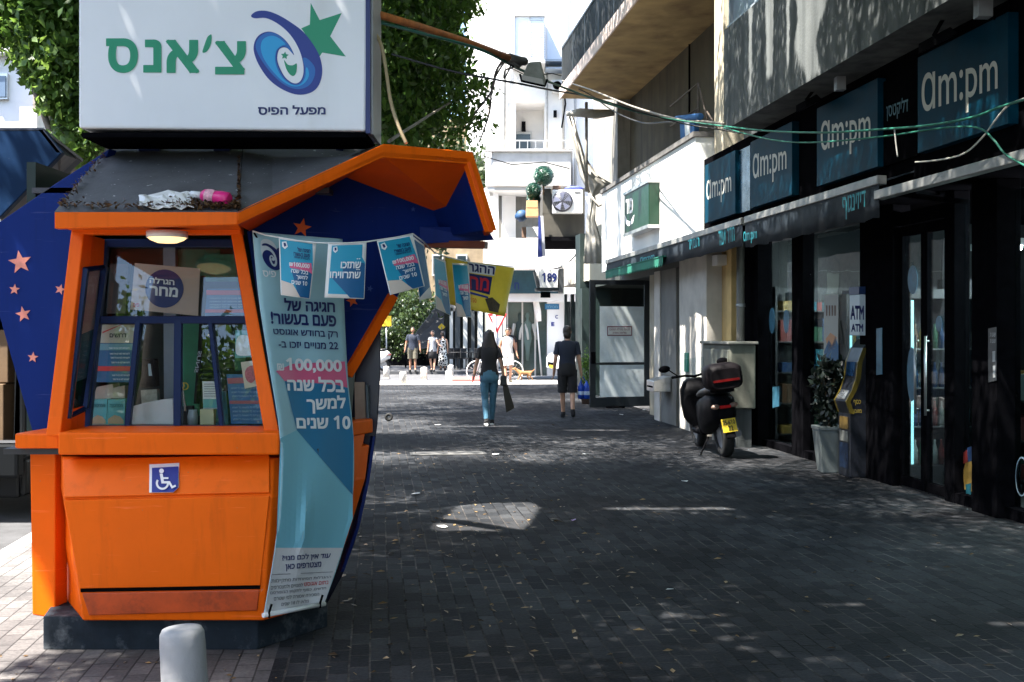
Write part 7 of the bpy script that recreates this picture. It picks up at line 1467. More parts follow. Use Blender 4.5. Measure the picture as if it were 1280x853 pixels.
# ================================================================ vehicles
def wheel(c, r, w, axis, n=24, rim=GREYM):
    a = MB(); a.lathe([(r * .62, -w / 2), (r * .9, -w / 2), (r, -w * .3), (r, w * .3), (r * .9, w / 2), (r * .62, w / 2), (r * .62, -w / 2)], c, n, axis=axis); b = MB(); b.lathe([(.02, -w * .45), (r * .2, -w * .45), (r * .6, -w * .25), (r * .64, -w * .4), (r * .64, w * .4), (r * .6, w * .25), (r * .2, w * .45), (.02, w * .45)], c, n, axis=axis); return a, b
def scooter(label, loc, rotz, lean, colr, name='scooter', plate=True, box=True, grp=None):
    t = thing(name, label, 'motor scooter', loc, grp); X = Matrix.Translation(Vector(loc)) @ Matrix.Rotation(rotz, 4, 'Z') @ Matrix.Rotation(lean, 4, 'Y')
    def put(n, mb, mt, par=t, **k): return obj(n, mb.xf(X), mt, par, **k)
    a, b = wheel((0, .28, .28), .28, .14, 'x'); w = put('wheel', a, RUBBER); put('rim', b, GREYM, w)
    a, b = wheel((0, 1.62, .28), .28, .12, 'x'); w = put('wheel', a, RUBBER); put('rim', b, GREYM, w)
    # tail body: rounded sections along y
    sec = [(.02, .10, .52, .78), (.12, .17, .46, .84), (.35, .21, .36, .86), (.65, .20, .28, .80), (.95, .16, .24, .74)]
    def loftbox(sec, n=14, pw=.55):
        m = MB(); vs = []
        for y, hw, z0, z1 in sec:
            for j in range(n):
                th = 2 * math.pi * j / n; c, s = math.cos(th), math.sin(th); vs.append(Vector((hw * math.copysign(abs(c) ** pw, c), y, (z0 + z1) / 2 + (z1 - z0) / 2 * math.copysign(abs(s) ** pw, s))))
        k = len(sec); m.add(vs, [(i * n + j, i * n + (j + 1) % n, (i + 1) * n + (j + 1) % n, (i + 1) * n + j) for i in range(k - 1) for j in range(n)], 0, True); m.add(vs[:n], [tuple(range(n))]); m.add(vs[-n:], [tuple(range(n))]); return m
    put('body', loftbox(sec), colr)
    put('seat', loftbox([(.18, .13, .84, .92), (.3, .17, .83, .95), (.6, .18, .79, .90), (.9, .14, .76, .83), (1.0, .08, .76, .80)]), M('black_vinyl', (.012, .012, .013), .45))
    put('floorboard', loftbox([(.9, .16, .24, .34), (1.25, .18, .24, .34), (1.32, .16, .26, .4)]), colr)
    put('leg_shield', loftbox([(1.26, .24, .34, .80), (1.36, .26, .36, .98), (1.5, .20, .42, 1.0), (1.66, .10, .52, .86)]), colr)
    m = MB(); m.tube([(0, 1.42, .95), (0, 1.62, .3)], .035); m.tube([(-.06, 1.5, .62), (-.07, 1.62, .28)], .025); m.tube([(.06, 1.5, .62), (.07, 1.62, .28)], .025); put('fork', m, BLACKM)
    m = loftbox([(1.35, .06, .55, .57), (1.62, .07, .58, .6), (1.88, .06, .4, .42)]); put('front_mudguard', m, colr)
    m = MB(); m.tube([(-.36, 1.22, 1.06), (-.15, 1.36, 1.05), (0, 1.4, 1.02), (.15, 1.36, 1.05), (.36, 1.22, 1.06)], [.02, .016, .018, .016, .02]); hb = put('handlebar', m, BLACKM)
    for s in (-1, 1):
        m = MB(); m.tube([(s * .24, 1.32, 1.05), (s * .32, 1.36, 1.12), (s * .36, 1.38, 1.16)], .009); m.ball((s * .42, 1.38, 1.18), (.085, .02, .05), 12, 8); put('mirror', m, BLACK, hb)
    m = MB(); m.prism([(-.2, 1.52, .95), (.2, 1.52, .95), (.17, 1.40, 1.28), (-.17, 1.40, 1.28)], (0, .008, 0)); put('windscreen', m, GLASS)
    if box:
        b = put('top_box', loftbox([(-.22, .19, .93, 1.18), (-.16, .235, .91, 1.24), (.06, .24, .91, 1.25), (.16, .2, .92, 1.22)], 18, .5), M('black_case', (.006, .005, .006), .5, spec=.08)); m = MB(); m.box(-.17, .17, -.235, -.225, 1.02, 1.05); put('reflector', m, M('dark_red_reflector', (.12, .005, .005), .25), b)
        m = MB(); m.box(-.12, .12, -.1, .2, .87, .92); put('rack', m, BLACKM)
    m = MB(); m.ball((-.12, .03, .69), (.06, .04, .035), 12, 8); m.ball((.12, .03, .69), (.06, .04, .035), 12, 8); put('turn_signal', m, M('smoked_amber', (.25, .16, .12), .2))
    m = MB(); m.box(-.075, .075, -.015, .03, .66, .70); put('tail_light', m, M('tail_red', (.5, .012, .012), .25), bevel=.008)
    m = MB(); m.hexa([(-.05, .1, .5), (.05, .1, .5), (.05, .02, .5), (-.05, .02, .5), (-.06, -.1, .28), (.06, -.1, .28), (.06, -.12, .29), (-.06, -.12, .29)]); put('mudguard', m, BLACKM)
    if plate:
        m = MB(); q = [(-.095, -.10, .36), (.095, -.10, .36), (.095, -.045, .53), (-.095, -.045, .53)]; m.prism(q, (0, .006, 0)); p = put('licence_plate', m, M('plate_yellow', (.72, .50, .03), .45, var=.1, scale=12), bevel=.003)
        m = MB(); q = [Vector(v) for v in q]
        for s, (u0, u1, v0, v1) in (('35-610', (.08, .92, .54, .9)), ('32', (.38, .72, .1, .46))):
            vs, fs = text_geo(s, .03); xs = [v[0] for v in vs]; ys = [v[1] for v in vs]; o = []
            for x, y, ly in vs:
                a = u0 + (u1 - u0) * (x - min(xs)) / (max(xs) - min(xs)); c = v0 + (v1 - v0) * (y - min(ys)) / (max(ys) - min(ys)); o.append((q[0] * (1 - a) + q[1] * a) * (1 - c) + (q[3] * (1 - a) + q[2] * a) * c + Vector((0, -.005 - ly * .0004, .002)))
            m.add(o, fs)
        put('lettering', m, M('black_print', (.01, .01, .012)), p)
    m = MB(); m.tube([(.16, .15, .3), (.19, .5, .27), (.17, .75, .3)], [.05, .055, .03], 12); put('exhaust', m, M('dark_steel', (.08, .08, .085), .4, metal=.7))
    m = MB(); m.tube([(-.12, .62, .24), (-.30, .50, .02)], .012); put('kickstand', m, BLACKM)
    return t
sy = 14.75; sx = (910 - 640) / FPX * sy
scooter('black maxi scooter with top box and yellow plate parked leaning by the wall', (sx, sy - .3, 0), R(5), R(-8), M('scooter_black', (.004, .004, .005), .5, var=.2, spec=.06), name='motor_scooter')
sg = 'scooters parked at the street end'
scooter('white and black scooter parked behind the bollards at the far left', far(488, 464.5), R(68), R(-5), M('scooter_white', (.62, .62, .62), .3), plate=False, box=False, grp=sg, name='motor_scooter')
scooter('dark scooter without a top box parked beside the white and black one', far(474, 462), R(60), R(-5), M('scooter_black', (.008, .008, .010)), plate=False, box=False, grp=sg, name='motor_scooter')
scooter('dark scooter with top box beside the white car at the street end', far(683, 468), R(185), R(-6), M('scooter_grey', (.05, .055, .06), .3), plate=False, grp=sg, name='motor_scooter')
scooter('grey scooter lying low before the mannequin window', far(655, 469), R(95), R(-6), M('scooter_blue_grey', (.10, .13, .16), .3), plate=False, box=False, grp=sg, name='motor_scooter')
# white car, tail towards us
def car(label, loc, rotz):
    t = thing('parked_car', label, 'car', loc); X = Matrix.Translation(Vector(loc)) @ Matrix.Rotation(rotz, 4, 'Z'); L_, Wd = 3.7, .82
    def put(n, mb, mt, par=t, **k): return obj(n, mb.xf(X), mt, par, **k)
    side = [(-.0, .35), (.0, .72), (.12, .86), (.95, .93), (1.55, 1.40), (2.9, 1.42), (3.55, .98), (3.68, .8), (3.68, .35)]
    m = MB(); n = len(side); rows = []
    for x, k in ((-Wd, 0), (-Wd * .92, 1), (Wd * .92, 1), (Wd, 0)):
        rows.append([Vector((x * (1 if z < .95 else .84), y if k or True else y, z - (0 if k else .05) * (z > .6))) for y, z in side])
    vs = [v for r in rows for v in r]; m.add(vs, [(i * n + j, i * n + (j + 1) % n, (i + 1) * n + (j + 1) % n, (i + 1) * n + j) for i in range(3) for j in range(n)], 0); m.add(rows[0], [tuple(range(n))]); m.add(rows[-1], [tuple(range(n))])
    put('body', m, M('car_white', (.78, .78, .78), .25, coat=.5), bevel=.06)
    for y in (.7, 3.0):
        for s in (-1, 1): a, b = wheel((s * (Wd - .06), y, .3), .3, .2, 'x'); w = put('wheel', a, RUBBER); put('rim', b, SILVER, w)
    m = MB(); m.prism([(-.62, 1.0, .98), (.62, 1.0, .98), (.58, 1.5, 1.36), (-.58, 1.5, 1.36)], (0, -.012, .012)); put('windscreen', m, DGL)
    for s in (-1, 1):
        m = MB(); m.prism([(s * .80, 1.2, .99), (s * .80, 3.2, 1.0), (s * .71, 2.85, 1.36), (s * .71, 1.65, 1.36)], (s * .012, 0, 0)); put('side_window', m, DGL)
        m = MB(); m.ball((s * .62, .03, .66), (.14, .06, .08), 12, 8); put('headlight', m, M('headlight_glass', (.5, .52, .55), .1))
    m = MB(); m.box(-.5, .5, -.02, .02, .42, .56); put('grille', m, BLACKM); m = MB(); m.box(-.26, .26, -.03, -.01, .36, .46); put('licence_plate', m, M('plate_yellow', (.72, .50, .03)))
car('small white car parked at the street end, mostly hidden by the man in black', far(690, 473.5) + Vector((0, .3, 0)), R(-78))
# van with open rear at the far left
vx = P(35, 590, 10.3); t = thing('parked_van', 'dark van with open back full of brown boxes behind the kiosk', 'van', (-5.55, 12.5, -.12))
VB = M('van_black', (.006, .007, .008), .4, spec=.2); m = MB(); x0, x1, y0, y1 = -6.5, -4.52, 10.4, 14.8
m.box(x0, x0 + .08, y0, y1, .45, 2.3); m.box(x1 - .08, x1, y0, y1, .45, 2.3); m.box(x0 + .08, x1 - .08, y0, y1, 2.2, 2.3); m.box(x0 + .08, x1 - .08, y0, y1, .45, .58); m.box(x0 + .1, x1 - .1, y0 + .1, y0 + .2, .08, .45); m.box(x1 - .1, x1 - .04, y0 + .1, y1, .1, .45); m.box(x0 + .08, x1 - .08, y1 - .1, y1, .58, 2.2)  # low skirt boxes stand in for the dark shadow under the van
obj('body', m, VB, t, bevel=.03); m = MB(); m.hexa([(x0, y1, .4), (x1, y1, .4), (x1, y1, 2.25), (x0, y1, 2.25), (x0, y1 + 1.4, .4), (x1, y1 + 1.4, .4), (x1, y1 + .7, 1.3), (x0, y1 + .7, 1.3)]); obj('cab', m, VB, t, bevel=.08)
m = MB(); m.box(x0 + .02, x1 - .0, y0 - .16, y0 - .01, .30, .62); obj('bumper', m, M('dark_bumper', (.008, .009, .010), .5, spec=.1), t, bevel=.03)
m = MB(); m.box(x0 + .05, x1 - .02, y0 - .15, y0 - .02, .625, .65); obj('chrome_strip', m, CHROME, t)
for y in (11.4, 15.0):
    for x in (x0 + .1, x1 - .12): a, b = wheel((x, y, .2), .32, .2, 'x'); w = obj('wheel', a, RUBBER, t); obj('rim', b, GREYM, w)
bx = [(-4.98, 10.55, .6, .38, .55), (-5.42, 10.6, .6, .4, .5), (-4.95, 10.6, 1.16, .36, .5), (-5.4, 10.6, 1.12, .4, .48), (-5.9, 10.6, .6, .4, .6)]
labs = ('brown cardboard box at the floor of the open van nearest the kiosk', 'brown cardboard box second from the kiosk on the van floor', 'brown cardboard box stacked on the box nearest the kiosk in the van', 'brown cardboard box stacked second from the kiosk in the van', 'brown cardboard box deepest to the left in the van')
for (x, y, z, w_, h_), lb in zip(bx, labs):
    t2 = thing('cardboard_box', lb, 'box', (x, y + .2, z), 'boxes in the van'); m = MB(); m.box(x - w_ / 2, x + w_ / 2, y, y + .45, z, z + h_); obj('carton', m, CARD, t2, bevel=.008); m = MB(); m.box(x - .03, x + .03, y - .002, y, z, z + h_); obj('tape', m, M('tan_tape', (.4, .28, .15), .4), t2)
# bicycle held by the man in white
b0 = far(619, 477.3); t = thing('bicycle', 'bicycle with white rims crossing behind the woman in jeans', 'bicycle', b0); Wt = M('white_rubber', (.7, .7, .68), .5); fr_m = M('bike_frame', (.3, .3, .32), .35)
for x in (-.6, .58):
    m = MB(); m.lathe([(.315, -.018), (.345, -.018), (.345, .018), (.315, .018), (.315, -.018)], b0 + Vector((x, 0, .345)), 32, axis='y'); w = obj('wheel', m, Wt, t)
    m = MB()
    for k in range(12): a = k * math.pi / 6; m.tube([b0 + Vector((x, 0, .345)), b0 + Vector((x + .315 * math.cos(a), 0, .345 + .315 * math.sin(a)))], .003, 4)
    obj('spokes', m, GREYM, w)
q = lambda x, z: b0 + Vector((x, 0, z)); m = MB()
for a, b in (((-.6, .345), (-.42, .9)), ((-.45, .78), (.1, .80)), ((-.43, .7), (-.02, .3)), ((.12, .86), (-.02, .3)), ((-.02, .3), (.58, .345)), ((.1, .78), (.58, .345))): m.tube([q(*a), q(*b)], .018)
obj('frame', m, fr_m, t); m = MB(); m.tube([q(-.42, .9) + Vector((0, -.25, .06)), q(-.42, .96), q(-.42, .9) + Vector((0, .25, .06))], .014); obj('handlebar', m, BLACKM, t); m = MB(); m.ball(q(.12, .9), (.12, .07, .035), 12, 6); obj('saddle', m, BLACKM, t); m = MB(); m.tube([q(-.02, .3) + Vector((0, -.1, -.12)), q(-.02, .3), q(-.02, .3) + Vector((0, .1, .12))], .012); obj('pedals', m, BLACKM, t)

# ================================================================ street furniture
BOL = wall_mat('cast_concrete', (.30, .30, .31), (.20, .20, .20), var=.12, rough=.7, lo=.55, hi=.8, bump=.25)
Yb = 3.32; c = P(233, 853, Yb); t = thing('bollard', 'grey concrete bollard with rounded top right in front of the kiosk', 'bollard', (c.x, Yb, 0)); zt = P(230, 784, Yb).z; tilt = Vector((-.05, 0, 1))
m = MB(); r = .066; m.lathe([(r * 1.08, 0), (r * 1.05, zt * .5), (r, zt - .05), (r * .97, zt - .018), (r * .86, zt - .004), (r * .6, zt), (.001, zt + .002)], (0, 0, 0), 32)
m.v = [Vector((c.x + .012 + v.x - .055 * (v.z - .3), Yb + v.y, v.z + v.x * .05)) for v in m.v]; obj('post', m, BOL, t)
m = MB(); m.lathe([(r * 1.5, 0), (r * 1.5, .012), (r * 1.1, .02)], (c.x + .03, Yb, 0), 24); obj('collar', m, M('mortar', (.25, .24, .22), .9, bump=.4), t)
bg_ = 'white bollards at the street end'
BOW = M('white_bollard_paint', (.66, .62, .56), .6, var=.15, scale=8)
for px, pyb, hp, lab in ((483, 474, 16, 'pale bollard in front of the white and black scooter'), (504, 481, 16, 'near pale bollard left of the walking far group'), (530, 476, 17, 'pale bollard below the woman in the black skirt'), (561, 479.5, 16, 'near pale bollard below the woman in the patterned dress'), (563.5, 471.5, 15, 'pale bollard just behind the one below the patterned dress')):
    l = far(px, pyb); t = thing('bollard', lab, 'bollard', l, bg_); h_ = hp / FPX * l.y; m = MB(); m.lathe([(.11, 0), (.105, h_ * .9), (.095, h_ * .97), (.05, h_), (.001, h_)], l, 16); obj('post', m, BOW, t); m = MB(); m.lathe([(.14, 0), (.14, .03), (.115, .04)], l, 16); obj('collar', m, KERBM, t)
# give way sign and slim sign post
l = far(622, 474); t = thing('traffic_sign', 'red rimmed give way sign on a pale pole beside the yellow poster', 'sign', l); m = MB(); c = P(621.5, 404, l.y); m.tube([Vector((l.x, l.y, 0)), Vector((l.x, l.y, c.z + .2))], .035, 10); obj('pole', m, GREYM, t)
m = MB(); s_ = .34; m.prism([c + Vector((-s_, -.05, .32)), c + Vector((s_, -.05, .32)), c + Vector((0, -.05, -.36))], (0, .01, 0)); pl = obj('plate', m, M('red_sign_paint', (.55, .03, .04), .4), t, bevel=.004); m = MB(); m.prism([c + Vector((-s_ * .68, -.056, .235)), c + Vector((s_ * .68, -.056, .235)), c + Vector((0, -.056, -.2))], (0, .004, 0)); obj('face', m, WHITE_L, pl)
m = MB(); m.prism([P(616, 390, l.y - .1), P(619.5, 390, l.y - .1), P(619.5, 470, l.y - .1), P(616, 470, l.y - .1)], (0, .06, 0)); o = obj('blue_white_post', m, M('pale_pole', (.6, .62, .68), .5)); tag(o, 'flat white post left of the give way sign', 'post')
l = far(675, 471); t = thing('street_pole', 'leaning white pole with a folded white parasol before the shop window', 'pole', l); m = MB(); m.tube([P(677, 470, l.y), P(669, 376, l.y)], .03, 8); obj('pole', m, WHITE, t); m = MB(); m.tube([P(673.5, 402, l.y), P(672, 390, l.y), P(670, 378, l.y), P(669.5, 374, l.y)], [.1, .13, .11, .03], 10); obj('folded_canopy', m, WHITEP, t)
# mannequins in the far shop window
def manq(px, lab, mt):
    l = P(px, 452, 41.05); t = thing('mannequin', lab, 'mannequin', l, 'mannequins in the far shop window'); z = l.z; m = MB(); m.lathe([(.05, .02), (.09, .5), (.16, .85), (.12, 1.1), (.18, 1.38), (.06, 1.5), (.05, 1.56), (.09, 1.66), (.05, 1.78), (.001, 1.8)], l, 14)
    for v in m.v: v.y = l.y + (v.y - l.y) * .35
    obj('torso', m, mt, t)
    for s in (-1, 1): m = MB(); m.tube([l + Vector((s * .2, 0, 1.38)), l + Vector((s * .27, -.02, 1.05)), l + Vector((s * .3, -.08, .8))], [.06, .05, .035]); obj('arm', m, M('pale_mannequin', (.5, .5, .48), .5), t)
manq(659.5, 'mannequin in green grey clothes in the far shop window', M('green_grey_cloth', (.10, .16, .15), .7)); manq(650, 'dark dressed mannequin left of the green grey one', M('dark_green_cloth', (.02, .04, .04), .7))
# cafe at the street end: awning, tables, chairs
t = thing('cafe_awning', 'dark sloping cafe awning at the end of the street', 'awning', P(527, 432, 52)); m = MB(); m.prism([P(505, 437, 50), P(556, 427, 50), P(560, 388, 52.5), P(543, 386, 52.5)], (.0, .3, .08)); obj('canopy', m, M('dark_canvas', (.008, .010, .012), .8), t)
m = MB(); m.prism([P(505, 437, 49.95), P(556, 427, 49.95), P(556, 431, 49.95), P(505, 441, 49.95)], (0, .03, 0)); obj('valance', m, M('grey_canvas', (.06, .06, .06), .8), t)
for px in (507, 555): m = MB(); m.tube([P(px, 435, 50.1), Vector((P(px, 435, 50.1).x, 50.1, 0))], .04); obj('pole', m, BLACKM, t)
cs = None
chair_m = M('dark_wicker', (.015, .015, .016), .7)
for i, px in enumerate((566, 575, 584, 593, 601)):
    l = far(px, 461.3)
    labs_ = ('dark cafe chair nearest the patterned dress', 'dark cafe chair second from the patterned dress', 'dark cafe chair in the middle of the row before the striped columns', 'dark cafe chair second from the bicycle', 'dark cafe chair nearest the bicycle')
    if cs is None:
        t = thing('cafe_chair', labs_[0], 'chair', l, 'cafe chairs before the striped columns'); m = MB(); m.box(l.x - .22, l.x + .22, l.y - .22, l.y + .22, .43, .48); obj('seat', m, chair_m, t); m = MB(); m.box(l.x - .22, l.x + .22, l.y + .18, l.y + .22, .48, .9); obj('backrest', m, chair_m, t)
        for sx_ in (-.2, .2):
            for sy_ in (-.2, .2): m = MB(); m.box(l.x + sx_ - .02, l.x + sx_ + .02, l.y + sy_ - .02, l.y + sy_ + .02, 0, .43); obj('leg', m, chair_m, t)
        cs = t; l0 = l
    else:
        c = copy_tree(cs); c.location = l; c['label'] = labs_[i]; c.rotation_euler = (0, 0, i * .5)
for i, px in enumerate((571, 589)):
    l = far(px, 462.2); t = thing('cafe_table', ('small dark cafe table among the chairs nearer the patterned dress', 'small dark cafe table among the chairs nearer the bicycle')[i], 'table', l, 'cafe tables'); m = MB(); m.lathe([(.35, .72), (.35, .75)], l, 16); obj('top', m, chair_m, t); m = MB(); m.lathe([(.2, 0), (.2, .02), (.03, .04), (.03, .72)], l, 12); obj('stand', m, chair_m, t)
t = thing('yellow_sign', 'small yellow diamond sign in the greenery above the patterned dress', 'sign', P(552, 414, 51)); c = P(552, 409, 51); m = MB(); m.prism([c + Vector((.17, 0, 0)), c + Vector((0, 0, .17)), c + Vector((-.17, 0, 0)), c + Vector((0, 0, -.17))], (0, .02, 0)); obj('plate', m, M('yellow_sign', (.75, .5, .02), .5), t); m = MB(); m.tube([c, Vector((c.x, c.y + .03, 0))], .025); obj('pole', m, GREYM, t)
t = thing('yellow_sign', 'yellow shop sign at the far left beside the canopy edge', 'sign', P(483, 405, 48)); m = MB(); ppanel(m, 477, 489, 395, 408, 48, .1); obj('panel', m, M('yellow_sign', (.75, .5, .02)), t); m = MB(); m.tube([P(483, 408, 48.05), Vector((P(483, 408, 48.05).x, 48.05, 0))], .03); obj('pole', m, GREYM, t)
t = thing('flower_pot', 'terracotta pot with green plant standing beside the open glass door', 'plant', far(734, 507)); l = far(733, 505); m = MB(); m.lathe([(.10, 0), (.15, .3), (.16, .3), (.16, .34), (.13, .34)], l, 16); obj('pot', m, M('terracotta', (.2, .12, .08)), t)
v = crown_mesh([(l.x, l.y, .8, .1, .1, .5, 1)], 500, .06, .05, 3); quads_obj('foliage', v, LEAF, t)
# cash machine
u0, u1 = U(1063, .28), U(1048, .28)
t = thing('cash_machine', 'dark blue cash machine with yellow edge and lit white header by the shop window', 'cash machine', W((u0 + u1) / 2, .25, 0))
prof = [(-.06, 0), (.28, 0), (.28, .72), (.31, .80), (.33, .86), (.26, .98), (.21, 1.12), (.19, 1.30), (.13, 1.46), (.05, 1.56), (-.06, 1.58)]
m = MB(); m.prism([W(u0, o, z) for o, z in prof], FD * (u1 - u0)); obj('body', m, M('atm_grey', (.010, .012, .018), .4, var=.15), t, bevel=.012)
edge = prof[2:9]; m = MB()
for a, b in zip(edge, edge[1:]):
    for uu in (u0 - .006, u1 - .02): m.add([W(uu, a[0] + .004, a[1]), W(uu + .026, a[0] + .004, a[1]), W(uu + .026, b[0] + .004, b[1]), W(uu, b[0] + .004, b[1]), W(uu, a[0] - .05, a[1]), W(uu + .026, a[0] - .05, a[1]), W(uu + .026, b[0] - .05, b[1]), W(uu, b[0] - .05, b[1])], [(0, 1, 2, 3), (0, 4, 7, 3), (1, 5, 6, 2)])
obj('edge_trim', m, M('atm_yellow', (.10, .075, .008), .4), t)
m = MB(); m.prism([W(u0 + .06, .207, 1.14), W(u1 - .06, .207, 1.14), W(u1 - .06, .189, 1.30), W(u0 + .06, .189, 1.30)], FO * .012); obj('display', m, M('blue_lcd', (.015, .05, .12), .15), t)
m = MB(); m.prism([W(u0 + .06, .325, .88), W(u1 - .06, .325, .88), W(u1 - .06, .268, .97), W(u0 + .06, .268, .97)], Vector((0, 0, .012))); kp = obj('keypad_shelf', m, SILVER, t)
m = MB()
for i in range(4):
    for j in range(3): c = W(u0 + .14 + j * .05, .318 - i * .012, .897 + i * .02); m.box(c.x - .014, c.x + .014, c.y - .014, c.y + .014, c.z, c.z + .012)
obj('keys', m, GREYM, kp)
for z0, z1, mt in ((.10, .38, 'goods_blue'), (.40, .52, 'goods_white'), (.54, .68, 'goods_yellow')): m = MB(); m.prism([W(u0 + .05, .283, z0), W(u1 - .05, .283, z0), W(u1 - .05, .283, z1), W(u0 + .05, .283, z1)], FO * .004); obj('front_sticker', m, M('dim_' + mt, tuple(v * .3 for v in MATS[mt].node_tree.nodes['Principled BSDF'].inputs['Base Color'].default_value[:3]), .5, var=.3, scale=25), t)
cm = plane_map(W(u0, 0, 0) - FD * .0, -FD)
m = MB(); letter(m, H('כסף'), (1067, 1076, 500, 507), cm, lift=.006); letter(m, H('מזומן'), (1066, 1077, 512, 518), cm, lift=.006); obj('lettering', m, M('dull_yellow_print', (.35, .26, .04), .5), t)
m = MB(); m.fbox(u0 + .01, u1 - .05, .0, .17, 1.60, 2.06); obj('header', m, M('lit_white_panel', (.30, .38, .44), .4, emit=.03), t, bevel=.008)
m = MB(); m.fbox(u0 + .01, u1 - .05, .0, .175, 2.064, 2.15); obj('header_cap', m, M('atm_blue', (.01, .035, .12), .4), t)
hm_ = plane_map(W(u0 + .01, 0, 0), -FD); hf_ = plane_map(W(0, .24, 0), FO); m = MB()
letter(m, 'ATM', (1063, 1080, 382, 400), hm_, bold=.04, lift=.008); letter(m, 'ATM', (1064, 1079, 405, 415), hm_, bold=.04, lift=.008); obj('lettering', m, NAVY_L, t)
# planter with dark plant
l = P(1037, 590, 13.1); l.z = 0; t = thing('planter', 'tapered pale grey planter with a dark plant beside the cash machine', 'planter', l)
def taper(m, w0, w1, z0, z1, mi=0): m.hexa([l + Vector(q) for q in ((-w0, -w0, z0), (w0, -w0, z0), (w1, -w1, z1), (-w1, -w1, z1), (-w0, w0, z0), (w0, w0, z0), (w1, w1, z1), (-w1, w1, z1))], mi)
m = MB(); taper(m, .115, .165, 0, .50); obj('pot', m, M('pale_planter', (.13, .15, .15), .5, var=.1, scale=4), t, bevel=.012); m = MB(); taper(m, .172, .172, .50, .54); obj('rim', m, M('pale_planter', (.13, .15, .15)), t, bevel=.006)
v = crown_mesh([(l.x, l.y, .75, .12, .12, .2, 1), (l.x, l.y, 1.05, .16, .16, .25, 1.2)], 1500, .10, .05, 4); quads_obj('foliage', v, leaf_mat('dark_plant_leaf', (.003, .006, .004), (.008, .016, .010), .1), t)
m = MB()
for k in range(5): m.tube([l + Vector((0, 0, .5)), l + Vector((random.uniform(-.1, .1), random.uniform(-.1, .1), 1.1))], .01, 5)
obj('stems', m, M('brown_stem', (.1, .06, .03)), t)
# stickers and posters on the shop glass
gmap = plane_map(W(0, -.038, 0), FO)
def gl_poster(name, lab, q, mt, parts=()):
    t = thing(name, lab, 'poster' if 'poster' in name else 'sticker', gmap((q[0][0] + q[2][0]) / 2, q[2][1]), 'prints on the shop glass'); m = MB(); pts = [gmap(*p) for p in q]; m.prism(pts, FO * .003); obj('sheet', m, mt, t)
    for nm_, ps, mt2 in parts: m = MB(); decal(m, ps, gmap, lift=.008); obj(nm_, m, mt2, t)
    return t
t = gl_poster('window_poster', 'cream and blue poster on the shop window beside the cash machine', [(1030, 369), (1048, 368), (1048, 464), (1030, 466)], M('cream_poster', (.40, .40, .36), .6), [('print', [(1030, 440), (1036, 425), (1040, 432), (1044, 420), (1048, 432), (1048, 464), (1030, 466)], M('poster_blue', (.04, .17, .33))), ('print', [(1032, 424), (1038, 416), (1046, 422), (1044, 436), (1036, 440)], M('peach_print', (.55, .28, .14), .6))])
m = MB()
for x in (1034, 1037.5, 1041, 1044.5): m.prism([gmap(x - .9, 382) + FO * .006, gmap(x + .9, 382) + FO * .006, gmap(x + .6, 395) + FO * .006, gmap(x - .6, 395) + FO * .006], FO * .002)
obj('fork_print', m, M('brown_print2', (.15, .08, .05), .6), t)
elp = lambda cx, cy, rx, ry: [(cx + rx * math.cos(k * .3142), cy + ry * math.sin(k * .3142)) for k in range(20)]
DB_ = M('dim_blue_sticker', (.05, .16, .24), .4, var=.3, scale=12)
gl_poster('window_sticker', 'round blue sticker on the first shop window, nearer the scooter', elp(965, 401, 3.5, 16), DB_); gl_poster('window_sticker', 'round blue sticker on the first shop window, nearer the cash machine', elp(983, 402, 3.5, 15), DB_)
dmap = plane_map(W(0, .012, 0), FO); _g = gmap; gmap = dmap
gl_poster('window_sticker', 'tall blue oval sticker high on the left glass door', elp(1141, 350, 6, 18), DB_); gl_poster('window_sticker', 'long blue sticker low on the left glass door', elp(1140, 468, 6, 34), DB_); gl_poster('window_sticker', 'small blue oval sticker on the right glass door', elp(1174, 405, 4, 10), DB_)
gmap = _g
gl_poster('window_sticker', 'bright sticker of snacks in yellow, red and blue on the narrow window', [(1208, 575), (1222, 570), (1222, 600), (1216, 615), (1206, 612), (1204, 590)], MATS['goods_yellow'], [('print', [(1209, 560), (1219, 556), (1220, 575), (1209, 578)], MATS['goods_blue']), ('print', [(1204, 566), (1209, 562), (1210, 578), (1204, 580)], MATS['goods_red']), ('print', [(1207, 606), (1214, 604), (1213, 628), (1208, 626)], MATS['goods_teal'])])
gl_poster('window_sticker', 'small white lettered sticker on the shop window near the scooter', [(966, 484), (974, 483), (974, 508), (966, 510)], DB_, [('print', [(967, 486), (973, 485), (973, 490), (967, 491)], M('pale_blue_print', (.35, .5, .6))), ('print', [(967, 496), (973, 495), (973, 502), (967, 503)], M('pale_blue_print', (.35, .5, .6)))])
t = thing('wall_sticker', 'white bicycle wheel print low on the window at the right edge', 'sticker', gmap(1276, 620), 'prints on the shop glass'); m = MB(); decal(m, elp(1277, 596, 8, 25) + [(1285, 596)] + elp(1277, 596, 7, 23)[::-1] + [(1284, 596)], gmap, lift=.006); obj('print', m, M('pale_blue_print', (.35, .5, .6)), t)
pmap = plane_map(W(0, .132, 0), FO); t = thing('notice_plate', 'small dark notice plate with pale lettering on the wide post', 'notice', pmap(1241, 478), 'prints on the shop glass'); m = MB(); m.prism([pmap(1236, 411), pmap(1246, 409), pmap(1246, 476), pmap(1236, 478)], FO * .006); obj('plate', m, M('dark_plate', (.03, .035, .04), .4), t)
m = MB()
for y in (416, 424): letter(m, H('שעות'), (1237.5, 1244.5, y, y + 5), pmap, lift=.012)
decal(m, [(1238, 440), (1244, 439), (1244, 452), (1238, 453)], pmap, lift=.012); decal(m, [(1238, 458), (1244, 457), (1244, 472), (1238, 473)], pmap, lift=.012); obj('lettering', m, M('pale_grey_print', (.45, .47, .48)), t)
